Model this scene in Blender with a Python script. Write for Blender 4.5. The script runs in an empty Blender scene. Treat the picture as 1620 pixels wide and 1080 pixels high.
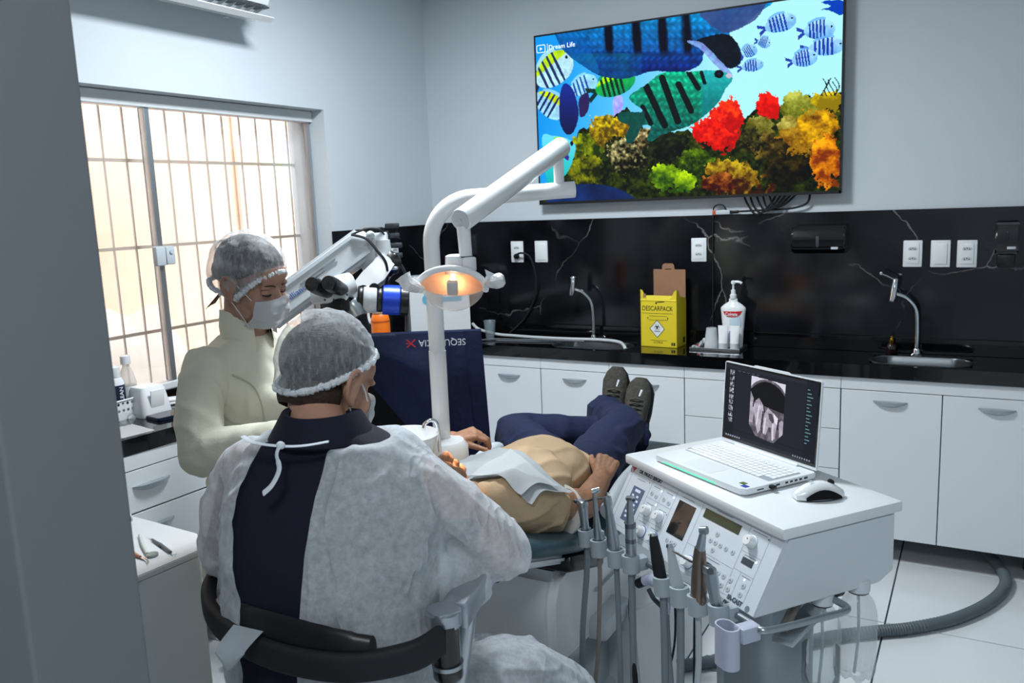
import bpy, bmesh, math, random
import numpy as np
from mathutils import Vector, Matrix, Euler, noise
from mathutils.bvhtree import BVHTree
random.seed(7); np.random.seed(7)
S = bpy.context.scene; COL = S.collection; PI = math.pi
def R(a): return math.radians(a)

# ------------------------------------------------------------ camera, world, lights, exposure
F = 1331.02; YAW, PITCH, ROLL, EYE = -0.512441898, -0.162266735, -0.0405656668, 1.65
fw = Vector((math.sin(YAW)*math.cos(PITCH), math.cos(YAW)*math.cos(PITCH), math.sin(PITCH)))
rt0 = Vector((math.cos(YAW), -math.sin(YAW), 0)); up0 = rt0.cross(fw)
rt = math.cos(ROLL)*rt0 + math.sin(ROLL)*up0; upv = -math.sin(ROLL)*rt0 + math.cos(ROLL)*up0
cam = bpy.data.cameras.new('camera'); cam.sensor_width = 36; cam.lens = F/1620*36; cam.clip_start = .02
cam.dof.use_dof = True; cam.dof.focus_distance = 2.4; cam.dof.aperture_fstop = 8
co = bpy.data.objects.new('camera', cam); COL.objects.link(co); S.camera = co
co.matrix_world = Matrix(((rt.x, upv.x, -fw.x, 0), (rt.y, upv.y, -fw.y, 0), (rt.z, upv.z, -fw.z, EYE), (0, 0, 0, 1)))
def P(px, py, d):                    # survey point: the spot d metres into the room along the sight line through a photo pixel
    return Vector((0, 0, EYE)) + (rt*((px-810)/F) + upv*(-(py-540)/F) + fw)*d
S.view_settings.view_transform = 'Standard'; S.view_settings.look = 'None'
S.view_settings.gamma = 1; S.view_settings.use_curve_mapping = False; S.view_settings.exposure = 0.0
W = bpy.data.worlds.new('daylight'); S.world = W; W.use_nodes = True
W.node_tree.nodes['Background'].inputs[0].default_value = (.93, .96, 1, 1); W.node_tree.nodes['Background'].inputs[1].default_value = 5.0
def area(name, loc, sx, sy, power, col, rot=(0, 0, 0)):
    l = bpy.data.lights.new(name, 'AREA'); l.shape = 'RECTANGLE'; l.size = sx; l.size_y = sy; l.energy = power; l.color = col
    o = bpy.data.objects.new(name, l); COL.objects.link(o); o.location = loc; o.rotation_euler = rot; return o
area('ceiling_lamp_light', (-1.6, 2.45, 2.845), .44, .44, 60, (.88, .95, 1))
area('added_fill_light', (-.2, -.3, 2.845), .6, .6, 23, (.88, .95, 1))  # added fill from behind the camera, brightens the sides facing it

# ------------------------------------------------------------ helpers
def lin(c):
    if isinstance(c, str): c = tuple(int(c[i:i+2], 16)/255 for i in (0, 2, 4))
    return tuple((x/12.92 if x <= .04045 else ((x+.055)/1.055)**2.4) for x in c)
MATS = {}
def mat(name, col, rough=.5, metal=0, var=0, vscale=30, bump=0, bscale=60, coat=0, emit=0, alpha=1, trans=0, ior=1.45, stretch=None, sss=0):
    if name in MATS: return MATS[name]
    m = bpy.data.materials.new(name); m.use_nodes = True; nt = m.node_tree; b = nt.nodes['Principled BSDF']
    c = lin(col)+(1,); I = b.inputs
    I['Base Color'].default_value = c; I['Roughness'].default_value = rough; I['Metallic'].default_value = metal
    I['Coat Weight'].default_value = coat; I['Alpha'].default_value = alpha; I['Transmission Weight'].default_value = trans; I['IOR'].default_value = ior
    if sss: I['Subsurface Weight'].default_value = sss; I['Subsurface Scale'].default_value = .01; I['Subsurface Radius'].default_value = (1, .35, .2)
    if emit: I['Emission Color'].default_value = c; I['Emission Strength'].default_value = emit
    if var or bump:
        tc = nt.nodes.new('ShaderNodeTexCoord'); mp = nt.nodes.new('ShaderNodeMapping'); nt.links.new(tc.outputs['Object'], mp.inputs[0])
        if stretch: mp.inputs['Scale'].default_value = stretch
    if var:
        n = nt.nodes.new('ShaderNodeTexNoise'); n.inputs['Scale'].default_value = vscale; n.inputs['Detail'].default_value = 5
        nt.links.new(mp.outputs[0], n.inputs['Vector'])
        rp = nt.nodes.new('ShaderNodeValToRGB'); e = rp.color_ramp.elements
        e[0].position = .3; e[1].position = .7
        e[0].color = tuple(max(0, x*(1-var)) for x in c[:3])+(1,); e[1].color = tuple(min(1, x*(1+var*.6)) for x in c[:3])+(1,)
        nt.links.new(n.outputs[0], rp.inputs[0]); nt.links.new(rp.outputs[0], I['Base Color'])
    if bump:
        n2 = nt.nodes.new('ShaderNodeTexNoise'); n2.inputs['Scale'].default_value = bscale; n2.inputs['Detail'].default_value = 4
        nt.links.new(mp.outputs[0], n2.inputs['Vector'])
        bp = nt.nodes.new('ShaderNodeBump'); bp.inputs['Strength'].default_value = bump; bp.inputs['Distance'].default_value = .01
        nt.links.new(n2.outputs[0], bp.inputs['Height']); nt.links.new(bp.outputs[0], I['Normal'])
    MATS[name] = m; return m
def veil(name, col, a0, a1, scale, stretch=None, rough=.8, crease=0):           # thin non-woven cloth: partly open weave, patchy
    m = bpy.data.materials.new(name); m.use_nodes = True; nt = m.node_tree; N = nt.nodes; L = nt.links
    b = N['Principled BSDF']; b.inputs['Base Color'].default_value = lin(col)+(1,); b.inputs['Roughness'].default_value = rough
    b.inputs['Subsurface Weight'].default_value = 0
    tl = N.new('ShaderNodeBsdfTranslucent'); tl.inputs[0].default_value = lin(col)+(1,)
    mx0 = N.new('ShaderNodeMixShader'); mx0.inputs[0].default_value = .3; L.new(b.outputs[0], mx0.inputs[1]); L.new(tl.outputs[0], mx0.inputs[2])
    tc = N.new('ShaderNodeTexCoord'); mp = N.new('ShaderNodeMapping'); L.new(tc.outputs['Object'], mp.inputs[0])
    if stretch: mp.inputs['Scale'].default_value = stretch
    n = N.new('ShaderNodeTexNoise'); n.inputs['Scale'].default_value = scale; n.inputs['Detail'].default_value = 6; n.inputs['Roughness'].default_value = .7
    L.new(mp.outputs[0], n.inputs['Vector'])
    mr = N.new('ShaderNodeMapRange'); mr.inputs[1].default_value = .3; mr.inputs[2].default_value = .7; mr.inputs[3].default_value = a0; mr.inputs[4].default_value = a1
    L.new(n.outputs[0], mr.inputs[0])
    lw_ = N.new('ShaderNodeLayerWeight'); lw_.inputs[0].default_value = .35; mg = N.new('ShaderNodeMath'); mg.operation = 'MULTIPLY_ADD'; mg.inputs[1].default_value = .45; mg.use_clamp = True
    L.new(lw_.outputs['Facing'], mg.inputs[0]); L.new(mr.outputs[0], mg.inputs[2])
    if crease:
        n4 = N.new('ShaderNodeTexNoise'); n4.inputs['Scale'].default_value = 5.5; n4.inputs['Detail'].default_value = 2; n4.inputs['Distortion'].default_value = .6
        mp4 = N.new('ShaderNodeMapping'); mp4.inputs['Rotation'].default_value = (R(20), R(-35), R(15)); mp4.inputs['Scale'].default_value = (2.2, 1.6, .8); L.new(tc.outputs['Object'], mp4.inputs[0]); L.new(mp4.outputs[0], n4.inputs['Vector'])
        s1 = N.new('ShaderNodeMath'); s1.operation = 'SUBTRACT'; s1.inputs[1].default_value = .5; L.new(n4.outputs[0], s1.inputs[0]); s2 = N.new('ShaderNodeMath'); s2.operation = 'ABSOLUTE'; L.new(s1.outputs[0], s2.inputs[0])
        s3 = N.new('ShaderNodeMath'); s3.operation = 'MULTIPLY'; s3.inputs[1].default_value = -9; L.new(s2.outputs[0], s3.inputs[0]); s4 = N.new('ShaderNodeMath'); s4.operation = 'EXPONENT'; L.new(s3.outputs[0], s4.inputs[0])
        bp = N.new('ShaderNodeBump'); bp.inputs['Strength'].default_value = crease; bp.inputs['Distance'].default_value = .012; L.new(s4.outputs[0], bp.inputs['Height'])
        b2 = N.new('ShaderNodeBump'); b2.inputs['Strength'].default_value = .25; b2.inputs['Distance'].default_value = .004; L.new(n.outputs[0], b2.inputs['Height']); L.new(bp.outputs[0], b2.inputs['Normal'])
        L.new(b2.outputs[0], b.inputs['Normal']); L.new(b2.outputs[0], tl.inputs['Normal'])
    tr = N.new('ShaderNodeBsdfTransparent'); mx = N.new('ShaderNodeMixShader')
    L.new(mg.outputs[0], mx.inputs[0]); L.new(tr.outputs[0], mx.inputs[1]); L.new(mx0.outputs[0], mx.inputs[2])
    L.new(mx.outputs[0], N['Material Output'].inputs[0]); MATS[name] = m; return m
def attr_mat(name, emit=0, rough=.4):
    m = bpy.data.materials.new(name); m.use_nodes = True; nt = m.node_tree; b = nt.nodes['Principled BSDF']
    a = nt.nodes.new('ShaderNodeVertexColor'); a.layer_name = 'Col'; nt.links.new(a.outputs[0], b.inputs['Base Color'])
    if emit:
        b.inputs['Base Color'].default_value = (.01, .01, .01, 1); nt.links.remove(b.inputs['Base Color'].links[0])
        b.inputs['Specular IOR Level'].default_value = .02; rough = .5; nt.links.new(a.outputs[0], b.inputs['Emission Color']); b.inputs['Emission Strength'].default_value = emit
    b.inputs['Roughness'].default_value = rough; MATS[name] = m; return m

def BM(): return bmesh.new()
def xf(bm, v0, M):
    bmesh.ops.transform(bm, matrix=M, verts=v0)
def box(bm, c, s, bev=0, rot=None, seg=2):
    r = bmesh.ops.create_cube(bm, size=1); vs = r['verts']
    M = Matrix.Translation(c) @ (rot if rot is not None else Matrix()) @ Matrix.Diagonal((*s, 1)); xf(bm, vs, M)
    if bev:
        es = list({e for v in vs for e in v.link_edges})
        bmesh.ops.bevel(bm, geom=es, offset=min(bev, min(s)*.49), segments=seg, affect='EDGES', profile=.5)
    return bm
def bx(bm, x0, x1, y0, y1, z0, z1, bev=0): return box(bm, ((x0+x1)/2, (y0+y1)/2, (z0+z1)/2), (abs(x1-x0), abs(y1-y0), abs(z1-z0)), bev)
def ring_faces(bm, rings, closed=True, cap=True, cyc=True):
    vs = [[bm.verts.new(p) for p in r] for r in rings]; n = len(vs[0])
    for a, b in zip(vs, vs[1:]):
        for i in range(n if cyc else n-1):
            j = (i+1) % n; bm.faces.new((a[i], a[j], b[j], b[i]))
    if cap and cyc: bm.faces.new(list(reversed(vs[0]))); bm.faces.new(vs[-1])
    return vs
def tube(bm, pts, r, n=10, cap=True, flat=1.0):
    pts = [Vector(p) for p in pts]; k = len(pts); rs = r if isinstance(r, (list, tuple)) else [r]*k
    t0 = (pts[1]-pts[0]).normalized(); ref = Vector((0, 0, 1)) if abs(t0.z) < .9 else Vector((1, 0, 0))
    u = t0.cross(ref).normalized(); rings = []
    for i, p in enumerate(pts):
        t = (pts[min(i+1, k-1)]-pts[max(i-1, 0)])
        t = t.normalized() if t.length > 1e-9 else t0
        u = (u - t*u.dot(t)).normalized(); w = t.cross(u)
        rings.append([p + (u*math.cos(2*PI*j/n) + w*math.sin(2*PI*j/n)*flat)*rs[i] for j in range(n)])
    ring_faces(bm, rings, cap=cap); return bm
def spline(pts, m=8):                # Catmull-Rom through the points
    pts = [Vector(p) for p in pts]; out = []
    for i in range(len(pts)-1):
        p0 = pts[max(i-1, 0)]; p1 = pts[i]; p2 = pts[i+1]; p3 = pts[min(i+2, len(pts)-1)]
        for j in range(m):
            t = j/m
            out.append(.5*((2*p1) + (p2-p0)*t + (2*p0-5*p1+4*p2-p3)*t*t + (3*p1-p0-3*p2+p3)*t**3))
    out.append(pts[-1]); return out
def lathe(bm, prof, n=24, M=None, cap=True, sx=1, sy=1):
    rings = [[Vector((r*sx*math.cos(2*PI*j/n), r*sy*math.sin(2*PI*j/n), z)) for j in range(n)] for r, z in prof]
    if M is not None: rings = [[M @ p for p in r] for r in rings]
    ring_faces(bm, rings, cap=cap); return bm
def prism(bm, poly, h, M=None):      # polygon in xy extruded along z by h
    M = M or Matrix()
    a = [bm.verts.new(M @ Vector((x, y, 0))) for x, y in poly]; b = [bm.verts.new(M @ Vector((x, y, h))) for x, y in poly]
    n = len(poly); bm.faces.new(list(reversed(a))); bm.faces.new(b)
    for i in range(n): bm.faces.new((a[i], a[(i+1) % n], b[(i+1) % n], b[i]))
    return bm
def ell(bm, c, r, rot=None, sub=3):
    v = bmesh.ops.create_icosphere(bm, subdivisions=sub, radius=1)['verts']
    xf(bm, v, Matrix.Translation(c) @ (rot if rot is not None else Matrix()) @ Matrix.Diagonal((*r, 1))); return bm
def caps(bm, a, b, ra, rb, n=14):    # tapered limb with round ends
    a = Vector(a); b = Vector(b); tube(bm, [a, a.lerp(b, .5), b], [ra, (ra+rb)/2, rb], n)
    ell(bm, a, (ra,)*3, sub=2); ell(bm, b, (rb,)*3, sub=2); return bm
def limb(bm, pts, rs, n=14):
    for i in range(len(pts)-1): caps(bm, pts[i], pts[i+1], rs[i], rs[i+1], n)
    return bm
def rings_loft(bm, rows, n=28, pw=2.0):   # rows: (cx, cy, z, a, b) superellipse sections
    rr = []
    for cx, cy, z, a, b in rows:
        q = []
        for j in range(n):
            t = 2*PI*j/n; c, s = math.cos(t), math.sin(t)
            q.append(Vector((cx + a*math.copysign(abs(c)**(2/pw), c), cy + b*math.copysign(abs(s)**(2/pw), s), z)))
        rr.append(q)
    ring_faces(bm, rr); return bm
def fuse(bm, voxel, smooth=4, fac=.5):    # melt overlapping pieces into one continuous surface
    me = bpy.data.meshes.new('tmp'); bmesh.ops.recalc_face_normals(bm, faces=bm.faces); bm.to_mesh(me); bm.free()
    o = bpy.data.objects.new('tmp', me); COL.objects.link(o)
    m = o.modifiers.new('r', 'REMESH'); m.mode = 'VOXEL'; m.voxel_size = voxel
    s = o.modifiers.new('s', 'SMOOTH'); s.iterations = smooth; s.factor = fac
    dg = bpy.context.evaluated_depsgraph_get(); dg.update()
    me2 = bpy.data.meshes.new_from_object(o.evaluated_get(dg))
    bpy.data.objects.remove(o); bpy.data.meshes.remove(me)
    out = bmesh.new(); out.from_mesh(me2); bpy.data.meshes.remove(me2); return out
def wrinkle(bm, amp, sc, mask=None):
    bm.normal_update()
    for v in bm.verts:
        p = Vector((v.co.x*sc[0], v.co.y*sc[1], v.co.z*sc[2]))
        h = noise.noise(p) + .45*noise.noise(p*2.3+Vector((5, 1, 3)))
        h = 1-2.2*abs(h) if len(sc) > 3 else h
        v.co += v.normal*amp*h*(mask(v.co) if mask else 1)
    return bm
def obj(name, bm, m, parent=None, smooth=True, world=False, angle=40):
    me = bpy.data.meshes.new(name); bmesh.ops.recalc_face_normals(bm, faces=bm.faces)
    if world and parent is not None:
        mw = parent.matrix_basis
        if parent.parent: mw = parent.parent.matrix_basis @ mw
        bmesh.ops.transform(bm, matrix=mw.inverted(), verts=bm.verts)
    if smooth:
        ca = math.cos(R(angle))
        for f in bm.faces: f.smooth = True
        for e in bm.edges:
            if len(e.link_faces) == 2 and e.link_faces[0].normal.dot(e.link_faces[1].normal) < ca: e.smooth = False
    bm.to_mesh(me); bm.free()
    for x in (m if isinstance(m, (list, tuple)) else [m]): me.materials.append(x)
    o = bpy.data.objects.new(name, me); COL.objects.link(o)
    if parent is not None: o.parent = parent
    return o
def tag(o, label=None, cat=None, group=None, kind=None):
    if label: o['label'] = label
    if cat: o['category'] = cat
    if group: o['group'] = group
    if kind: o['kind'] = kind
    return o
def thing(name, label, cat, loc=(0, 0, 0), rz=0, group=None):
    o = bpy.data.objects.new(name, None); COL.objects.link(o); o.empty_display_size = .05
    o.location = loc; o.rotation_euler = (0, 0, rz); o.matrix_basis = Matrix.Translation(loc) @ Matrix.Rotation(rz, 4, 'Z')
    return tag(o, label, cat, group)
def copy_tree(o, loc, rz=None, label=None, parent=None):
    c = o.copy(); COL.objects.link(c)
    if parent is None:
        c.location = loc
        if rz is not None: c.rotation_euler = (0, 0, rz)
        if label: c['label'] = label
    else: c.parent = parent
    for ch in list(o.children): copy_tree(ch, None, parent=c)
    return c
def struct(name, bm, m, parent=None, smooth=False):
    o = obj(name, bm, m, parent, smooth)
    if parent is None: o['kind'] = 'structure'
    return o
def frame(o, x, y):                   # matrix with origin o, x to the right, y up the writing
    x = Vector(x).normalized(); z = x.cross(Vector(y)).normalized(); y = z.cross(x)
    return Matrix(((x.x, y.x, z.x, o[0]), (x.y, y.y, z.y, o[1]), (x.z, y.z, z.z, o[2]), (0, 0, 0, 1)))
def text(name, s, size, M, m, parent=None, ext=.0004, align='CENTER', width=None, bold=0):
    cu = bpy.data.curves.new('t', 'FONT'); cu.body = s; cu.size = size; cu.extrude = ext; cu.align_x = align; cu.align_y = 'CENTER'; cu.offset = bold; cu.resolution_u = 3
    o = bpy.data.objects.new('t', cu); COL.objects.link(o); dg = bpy.context.evaluated_depsgraph_get(); dg.update()
    me = bpy.data.meshes.new_from_object(o.evaluated_get(dg)); bpy.data.objects.remove(o); bpy.data.curves.remove(cu)
    b = bmesh.new(); b.from_mesh(me); bpy.data.meshes.remove(me)
    if width:
        xs = [v.co.x for v in b.verts]; k = width/(max(xs)-min(xs)); bmesh.ops.transform(b, matrix=Matrix.Diagonal((k, 1, 1, 1)), verts=b.verts)
    bmesh.ops.transform(b, matrix=M, verts=b.verts)
    return obj(name, b, m, parent, False)
def decal(bm, M, poly, h=.0006): return prism(bm, poly, h, M)
def circ(r, n=20, cx=0, cy=0): return [(cx+r*math.cos(2*PI*i/n), cy+r*math.sin(2*PI*i/n)) for i in range(n)]
def rect(x0, x1, y0, y1): return [(x0, y0), (x1, y0), (x1, y1), (x0, y1)]
def rrect(w, h, r, n=5):
    o = []
    for cx, cy, a0 in ((w/2-r, h/2-r, 0), (-w/2+r, h/2-r, 90), (-w/2+r, -h/2+r, 180), (w/2-r, -h/2+r, 270)):
        o += [(cx+r*math.cos(R(a0+90*i/n)), cy+r*math.sin(R(a0+90*i/n))) for i in range(n+1)]
    return o
def XYZ(rx=0, ry=0, rz=0): return Euler((R(rx), R(ry), R(rz))).to_matrix().to_4x4()
def grid_picture(name, m, parent, W_, H_, nx, ny, M, rgb):   # printed / lit picture: fine grid coloured point by point; rgb (ny,nx,3) sRGB 0..1, row 0 on top
    me = bpy.data.meshes.new(name); us = np.linspace(0, 1, nx+1); vs = np.linspace(0, 1, ny+1)
    X, Y = np.meshgrid((us-.5)*W_, (.5-vs)*H_); co_ = np.zeros(((nx+1)*(ny+1), 3)); co_[:, 0] = X.ravel(); co_[:, 1] = Y.ravel()
    A = np.array(M)[:3, :3]; t = np.array(M)[:3, 3]; co_ = co_ @ A.T + t
    i = np.arange(nx*ny); r, c = i//nx, i % nx; a = r*(nx+1)+c
    f = np.stack([a, a+nx+1, a+nx+2, a+1], 1)
    me.vertices.add(len(co_)); me.vertices.foreach_set('co', co_.ravel()); me.loops.add(4*len(f)); me.loops.foreach_set('vertex_index', f.ravel().astype(np.int32))
    me.polygons.add(len(f)); me.polygons.foreach_set('loop_start', (np.arange(len(f))*4).astype(np.int32)); me.polygons.foreach_set('loop_total', np.full(len(f), 4, np.int32)); me.update()
    L = np.where(rgb <= .04045, rgb/12.92, ((np.clip(rgb, 0, 1)+.055)/1.055)**2.4)
    ca = me.color_attributes.new('Col', 'FLOAT_COLOR', 'CORNER'); d = np.ones((len(f)*4, 4), np.float32); d[:, :3] = np.repeat(L.reshape(-1, 3), 4, 0)
    ca.data.foreach_set('color', d.ravel()); me.materials.append(m)
    o = bpy.data.objects.new(name, me); COL.objects.link(o)
    if parent is not None: o.parent = parent
    return o
def inpoly(X, Y, poly):
    r = np.zeros(X.shape, bool); n = len(poly)
    for i in range(n):
        x1, y1 = poly[i]; x2, y2 = poly[i-1]
        if y1 == y2: continue
        r ^= ((Y < y1) != (Y < y2)) & (X < (x2-x1)*(Y-y1)/(y2-y1)+x1)
    return r
def vnoise(X, Y, s, seed=0, octv=3):
    out = np.zeros(X.shape); amp = 1; tot = 0
    for k in range(octv):
        x = X/s*2**k; y = Y/s*2**k; xi = np.floor(x).astype(int); yi = np.floor(y).astype(int); fx = x-xi; fy = y-yi; fx = fx*fx*(3-2*fx); fy = fy*fy*(3-2*fy)
        h = lambda a, b: (np.sin(a*127.1+b*311.7+seed*74.7+k*13)*43758.5453) % 1
        out += amp*((h(xi, yi)*(1-fx)+h(xi+1, yi)*fx)*(1-fy)+(h(xi, yi+1)*(1-fx)+h(xi+1, yi+1)*fx)*fy); tot += amp; amp *= .5
    return out/tot

# ------------------------------------------------------------ materials
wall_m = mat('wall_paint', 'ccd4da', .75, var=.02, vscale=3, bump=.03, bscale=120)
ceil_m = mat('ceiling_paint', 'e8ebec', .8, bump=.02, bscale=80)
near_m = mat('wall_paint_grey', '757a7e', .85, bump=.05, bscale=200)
white_lam = mat('white_laminate', 'dfe4e8', .38, bump=.01, bscale=200)
white_pl = mat('white_plastic', 'e6eaed', .32)
white_gl = mat('white_enamel', 'eef1f3', .18, coat=.4)
grey_pl = mat('grey_plastic', 'aab4bc', .4)
lgrey = mat('light_grey_plastic', 'c2cad0', .38)
dgrey = mat('dark_grey_plastic', '3a4046', .45)
black_pl = mat('black_plastic', '0e1013', .35)
black_gl = mat('black_gloss', '08090b', .12, coat=.5)
rubber = mat('black_rubber', '131519', .7)
chrome = mat('chrome', 'd9dde0', .12, 1)
steel = mat('brushed_steel', 'a9b0b5', .3, 1)
alu = mat('aluminium', 'b5bcc2', .35, .9)
ink = mat('black_ink', '15171a', .6)
inkb = mat('blue_ink', '2757a6', .5)
inkr = mat('red_ink', 'c8202b', .5)
inkg = mat('grey_ink', '7c868e', .6)
granite = mat('black_granite', '0b0c0e', .07, var=.5, vscale=180, coat=.3)
def glass(name, col=(1, 1, 1), rough=0, ior=1.45, clear=.9):   # thin pane: mostly clear, mirror at grazing angles
    m = bpy.data.materials.new(name); m.use_nodes = True; N = m.node_tree.nodes; L = m.node_tree.links; N.remove(N['Principled BSDF'])
    t = N.new('ShaderNodeBsdfTransparent'); t.inputs[0].default_value = (*[c*clear for c in col], 1); g = N.new('ShaderNodeBsdfGlossy'); g.inputs['Roughness'].default_value = rough
    f = N.new('ShaderNodeFresnel'); f.inputs[0].default_value = ior; mx = N.new('ShaderNodeMixShader'); L.new(f.outputs[0], mx.inputs[0]); L.new(t.outputs[0], mx.inputs[1]); L.new(g.outputs[0], mx.inputs[2]); L.new(mx.outputs[0], N['Material Output'].inputs[0]); MATS[name] = m; return m
pane_m = glass('window_glass', (1, 1, 1), 0, 1.35, .97)
clear_pl = glass('clear_plastic', (.9, .95, .97), .03, 1.35, .9)
water_m = mat('water', 'f4fafc', 0, trans=1, ior=1.33)
def marble():
    m = bpy.data.materials.new('black_marble'); m.use_nodes = True; nt = m.node_tree; N = nt.nodes; L = nt.links; b = N['Principled BSDF']
    b.inputs['Roughness'].default_value = .10
    tc = N.new('ShaderNodeTexCoord'); mp = N.new('ShaderNodeMapping'); mp.inputs['Rotation'].default_value = (0, R(38), 0); L.new(tc.outputs['Object'], mp.inputs[0])
    n = N.new('ShaderNodeTexNoise'); n.inputs['Scale'].default_value = 1.7; n.inputs['Detail'].default_value = 6; L.new(mp.outputs[0], n.inputs['Vector'])
    mxv = N.new('ShaderNodeMix'); mxv.data_type = 'VECTOR'; mxv.inputs[0].default_value = .35; L.new(mp.outputs[0], mxv.inputs[4]); L.new(n.outputs['Color'], mxv.inputs[5])
    v = N.new('ShaderNodeTexVoronoi'); v.feature = 'DISTANCE_TO_EDGE'; v.inputs['Scale'].default_value = 2.3; L.new(mxv.outputs[1], v.inputs['Vector'])
    r = N.new('ShaderNodeValToRGB'); r.color_ramp.elements[0].position = 0; r.color_ramp.elements[0].color = (.20, .19, .185, 1); r.color_ramp.elements[1].position = .0055; r.color_ramp.elements[1].color = (.0, .0, .0, 1)
    L.new(v.outputs[0], r.inputs[0])
    n2 = N.new('ShaderNodeTexNoise'); n2.inputs['Scale'].default_value = 3.1; n2.inputs['Detail'].default_value = 3; L.new(mp.outputs[0], n2.inputs['Vector'])
    r2 = N.new('ShaderNodeValToRGB'); r2.color_ramp.elements[0].position = .46; r2.color_ramp.elements[0].color = (0, 0, 0, 1); r2.color_ramp.elements[1].position = .62; r2.color_ramp.elements[1].color = (1, 1, 1, 1); L.new(n2.outputs[0], r2.inputs[0])
    mu = N.new('ShaderNodeMix'); mu.data_type = 'RGBA'; mu.blend_type = 'MULTIPLY'; mu.inputs[0].default_value = 1; L.new(r.outputs[0], mu.inputs[6]); L.new(r2.outputs[0], mu.inputs[7])
    n3 = N.new('ShaderNodeTexNoise'); n3.inputs['Scale'].default_value = 5; n3.inputs['Detail'].default_value = 8; L.new(mp.outputs[0], n3.inputs['Vector'])
    r3 = N.new('ShaderNodeValToRGB'); r3.color_ramp.elements[0].position = .4; r3.color_ramp.elements[0].color = (.0035, .004, .0055, 1); r3.color_ramp.elements[1].position = .8; r3.color_ramp.elements[1].color = (.014, .016, .021, 1); L.new(n3.outputs[0], r3.inputs[0])
    ad = N.new('ShaderNodeMix'); ad.data_type = 'RGBA'; ad.blend_type = 'ADD'; ad.inputs[0].default_value = 1; L.new(r3.outputs[0], ad.inputs[6]); L.new(mu.outputs[2], ad.inputs[7])
    L.new(ad.outputs[2], b.inputs['Base Color']); return m
marble_m = marble()
tile_m = mat('white_floor_tile', 'e3e7ea', .16, var=.02, vscale=6, coat=.2)
grout_m = mat('dark_grout', '4a4f55', .9)
skin_a = mat('skin_tan', 'b98c74', .5, var=.14, vscale=30, bump=.15, bscale=220, sss=.12)
skin_b = mat('skin_light', 'ab826f', .5, var=.08, vscale=25, bump=.06, bscale=250, sss=.12)
skin_c = mat('skin_brown', 'a5795d', .5, var=.2, vscale=45, bump=.3, bscale=160, sss=.1)
navy = mat('navy_cloth', '070d24', .85, var=.15, vscale=60, bump=.15, bscale=180)
hair_m = mat('dark_hair', '17130f', .55, bump=.5, bscale=90, stretch=(1, 1, 5))
# ------------------------------------------------------------ the room
XW, YB, XR, YF, ZC = -2.88, 4.22, 1.6, -1.6, 2.9
bm = BM(); bx(bm, XW-.3, XR, YF, YB, -.12, -.006); fl = struct('floor', bm, grout_m)
T = .605; k = 0; tile_me = None
for i in range(-5, 4):
    for j in range(-9, 2):
        x0, y0 = -.262+i*T, 3.315+j*T; x1, y1 = min(x0+T-.006, XR), min(y0+T-.006, YB-.01); x0 = max(x0, XW+.005); y0 = max(y0, YF)
        if x1-x0 < .03 or y1-y0 < .03: continue
        if abs(x1-x0-T+.006) < 1e-4 and abs(y1-y0-T+.006) < 1e-4:
            if tile_me is None:
                b = BM(); bx(b, 0, T-.006, 0, T-.006, -.008, 0, .0015); t = obj('tile', b, tile_m, fl, False); tile_me = t.data
            else: t = bpy.data.objects.new('tile', tile_me); COL.objects.link(t); t.parent = fl
            t.location = (x0, y0, 0)
        else: b = BM(); bx(b, x0, x1, y0, y1, -.008, 0, .0015); obj('tile', b, tile_m, fl, False)
bm = BM(); bx(bm, XW-.3, XR+.1, YF-.1, YB+.1, ZC, ZC+.1); struct('ceiling', bm, ceil_m)
bm = BM(); bx(bm, XW-.25, XR+.1, YB, YB+.1, -.1, ZC); wb = struct('wall_back', bm, wall_m)
for x0, x1 in ((XW, -1.1905), (-1.1885, .62), (.622, XR)):
    b = BM(); bx(b, x0, x1, YB-.012, YB, .93, 1.553, .001); obj('splash_panel', b, marble_m, wb, False)
bm = BM(); bx(bm, XR, XR+.1, YF, YB, -.1, ZC); struct('wall_right', bm, wall_m)
bm = BM(); bx(bm, XW-.2, XR, YF-.1, YF, -.1, ZC); struct('wall_front', bm, wall_m)
# window wall with its opening (y 1.35..3.312, z .90..2.145)
WY0, WY1, WZ0, WZ1, XO = 1.35, 3.312, .925, 2.145, -3.125; XG0 = -2.955
bm = BM()
bx(bm, XO, XW, YF, WY0, -.1, ZC); bx(bm, XO, XW, WY1, YB, -.1, ZC); bx(bm, XO, XW, WY0, WY1, -.1, .838); bx(bm, XO, XG0, WY0, WY1, .838, WZ0); bx(bm, XO, XW, WY0, WY1, WZ1, ZC)
wl = struct('wall_left', bm, wall_m)
b = BM(); bx(b, XW, XW+.012, WY1-.005, YB-.012, .93, 1.548, .001); obj('splash_panel', b, marble_m, wl, False)
# doorway pier beside the camera
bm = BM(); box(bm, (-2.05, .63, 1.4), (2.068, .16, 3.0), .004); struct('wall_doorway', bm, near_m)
# window: sill rail, head rail, two glass leaves, stiles, lock
bm = BM(); XG = -2.986
fr_m = mat('window_rail_white', 'dfe3e6', .4)
win = tag(bpy.data.objects.new('window_1', None), kind='structure'); COL.objects.link(win); win.location = (XG, 2.35, WZ0); win.matrix_basis = Matrix.Translation(win.location)
b = BM(); bx(b, XG-.03, XG+.03, WY0, WY1, WZ0, WZ0+.045, .004); obj('bottom_rail', b, fr_m, win, False, True)
b = BM(); bx(b, XG-.03, XG+.03, WY0, WY1, WZ1-.055, WZ1-.002, .004); obj('top_rail', b, fr_m, win, False, True)
b = BM(); bx(b, XG-.01, XG+.01, WY1-.022, WY1-.002, WZ0+.045, WZ1-.055, .002); obj('side_channel', b, alu, win, False, True)
b = BM(); bx(b, XG+.008, XG+.016, WY0, 2.36, WZ0+.04, WZ1-.05); obj('glass_leaf', b, pane_m, win, False, True)
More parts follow.
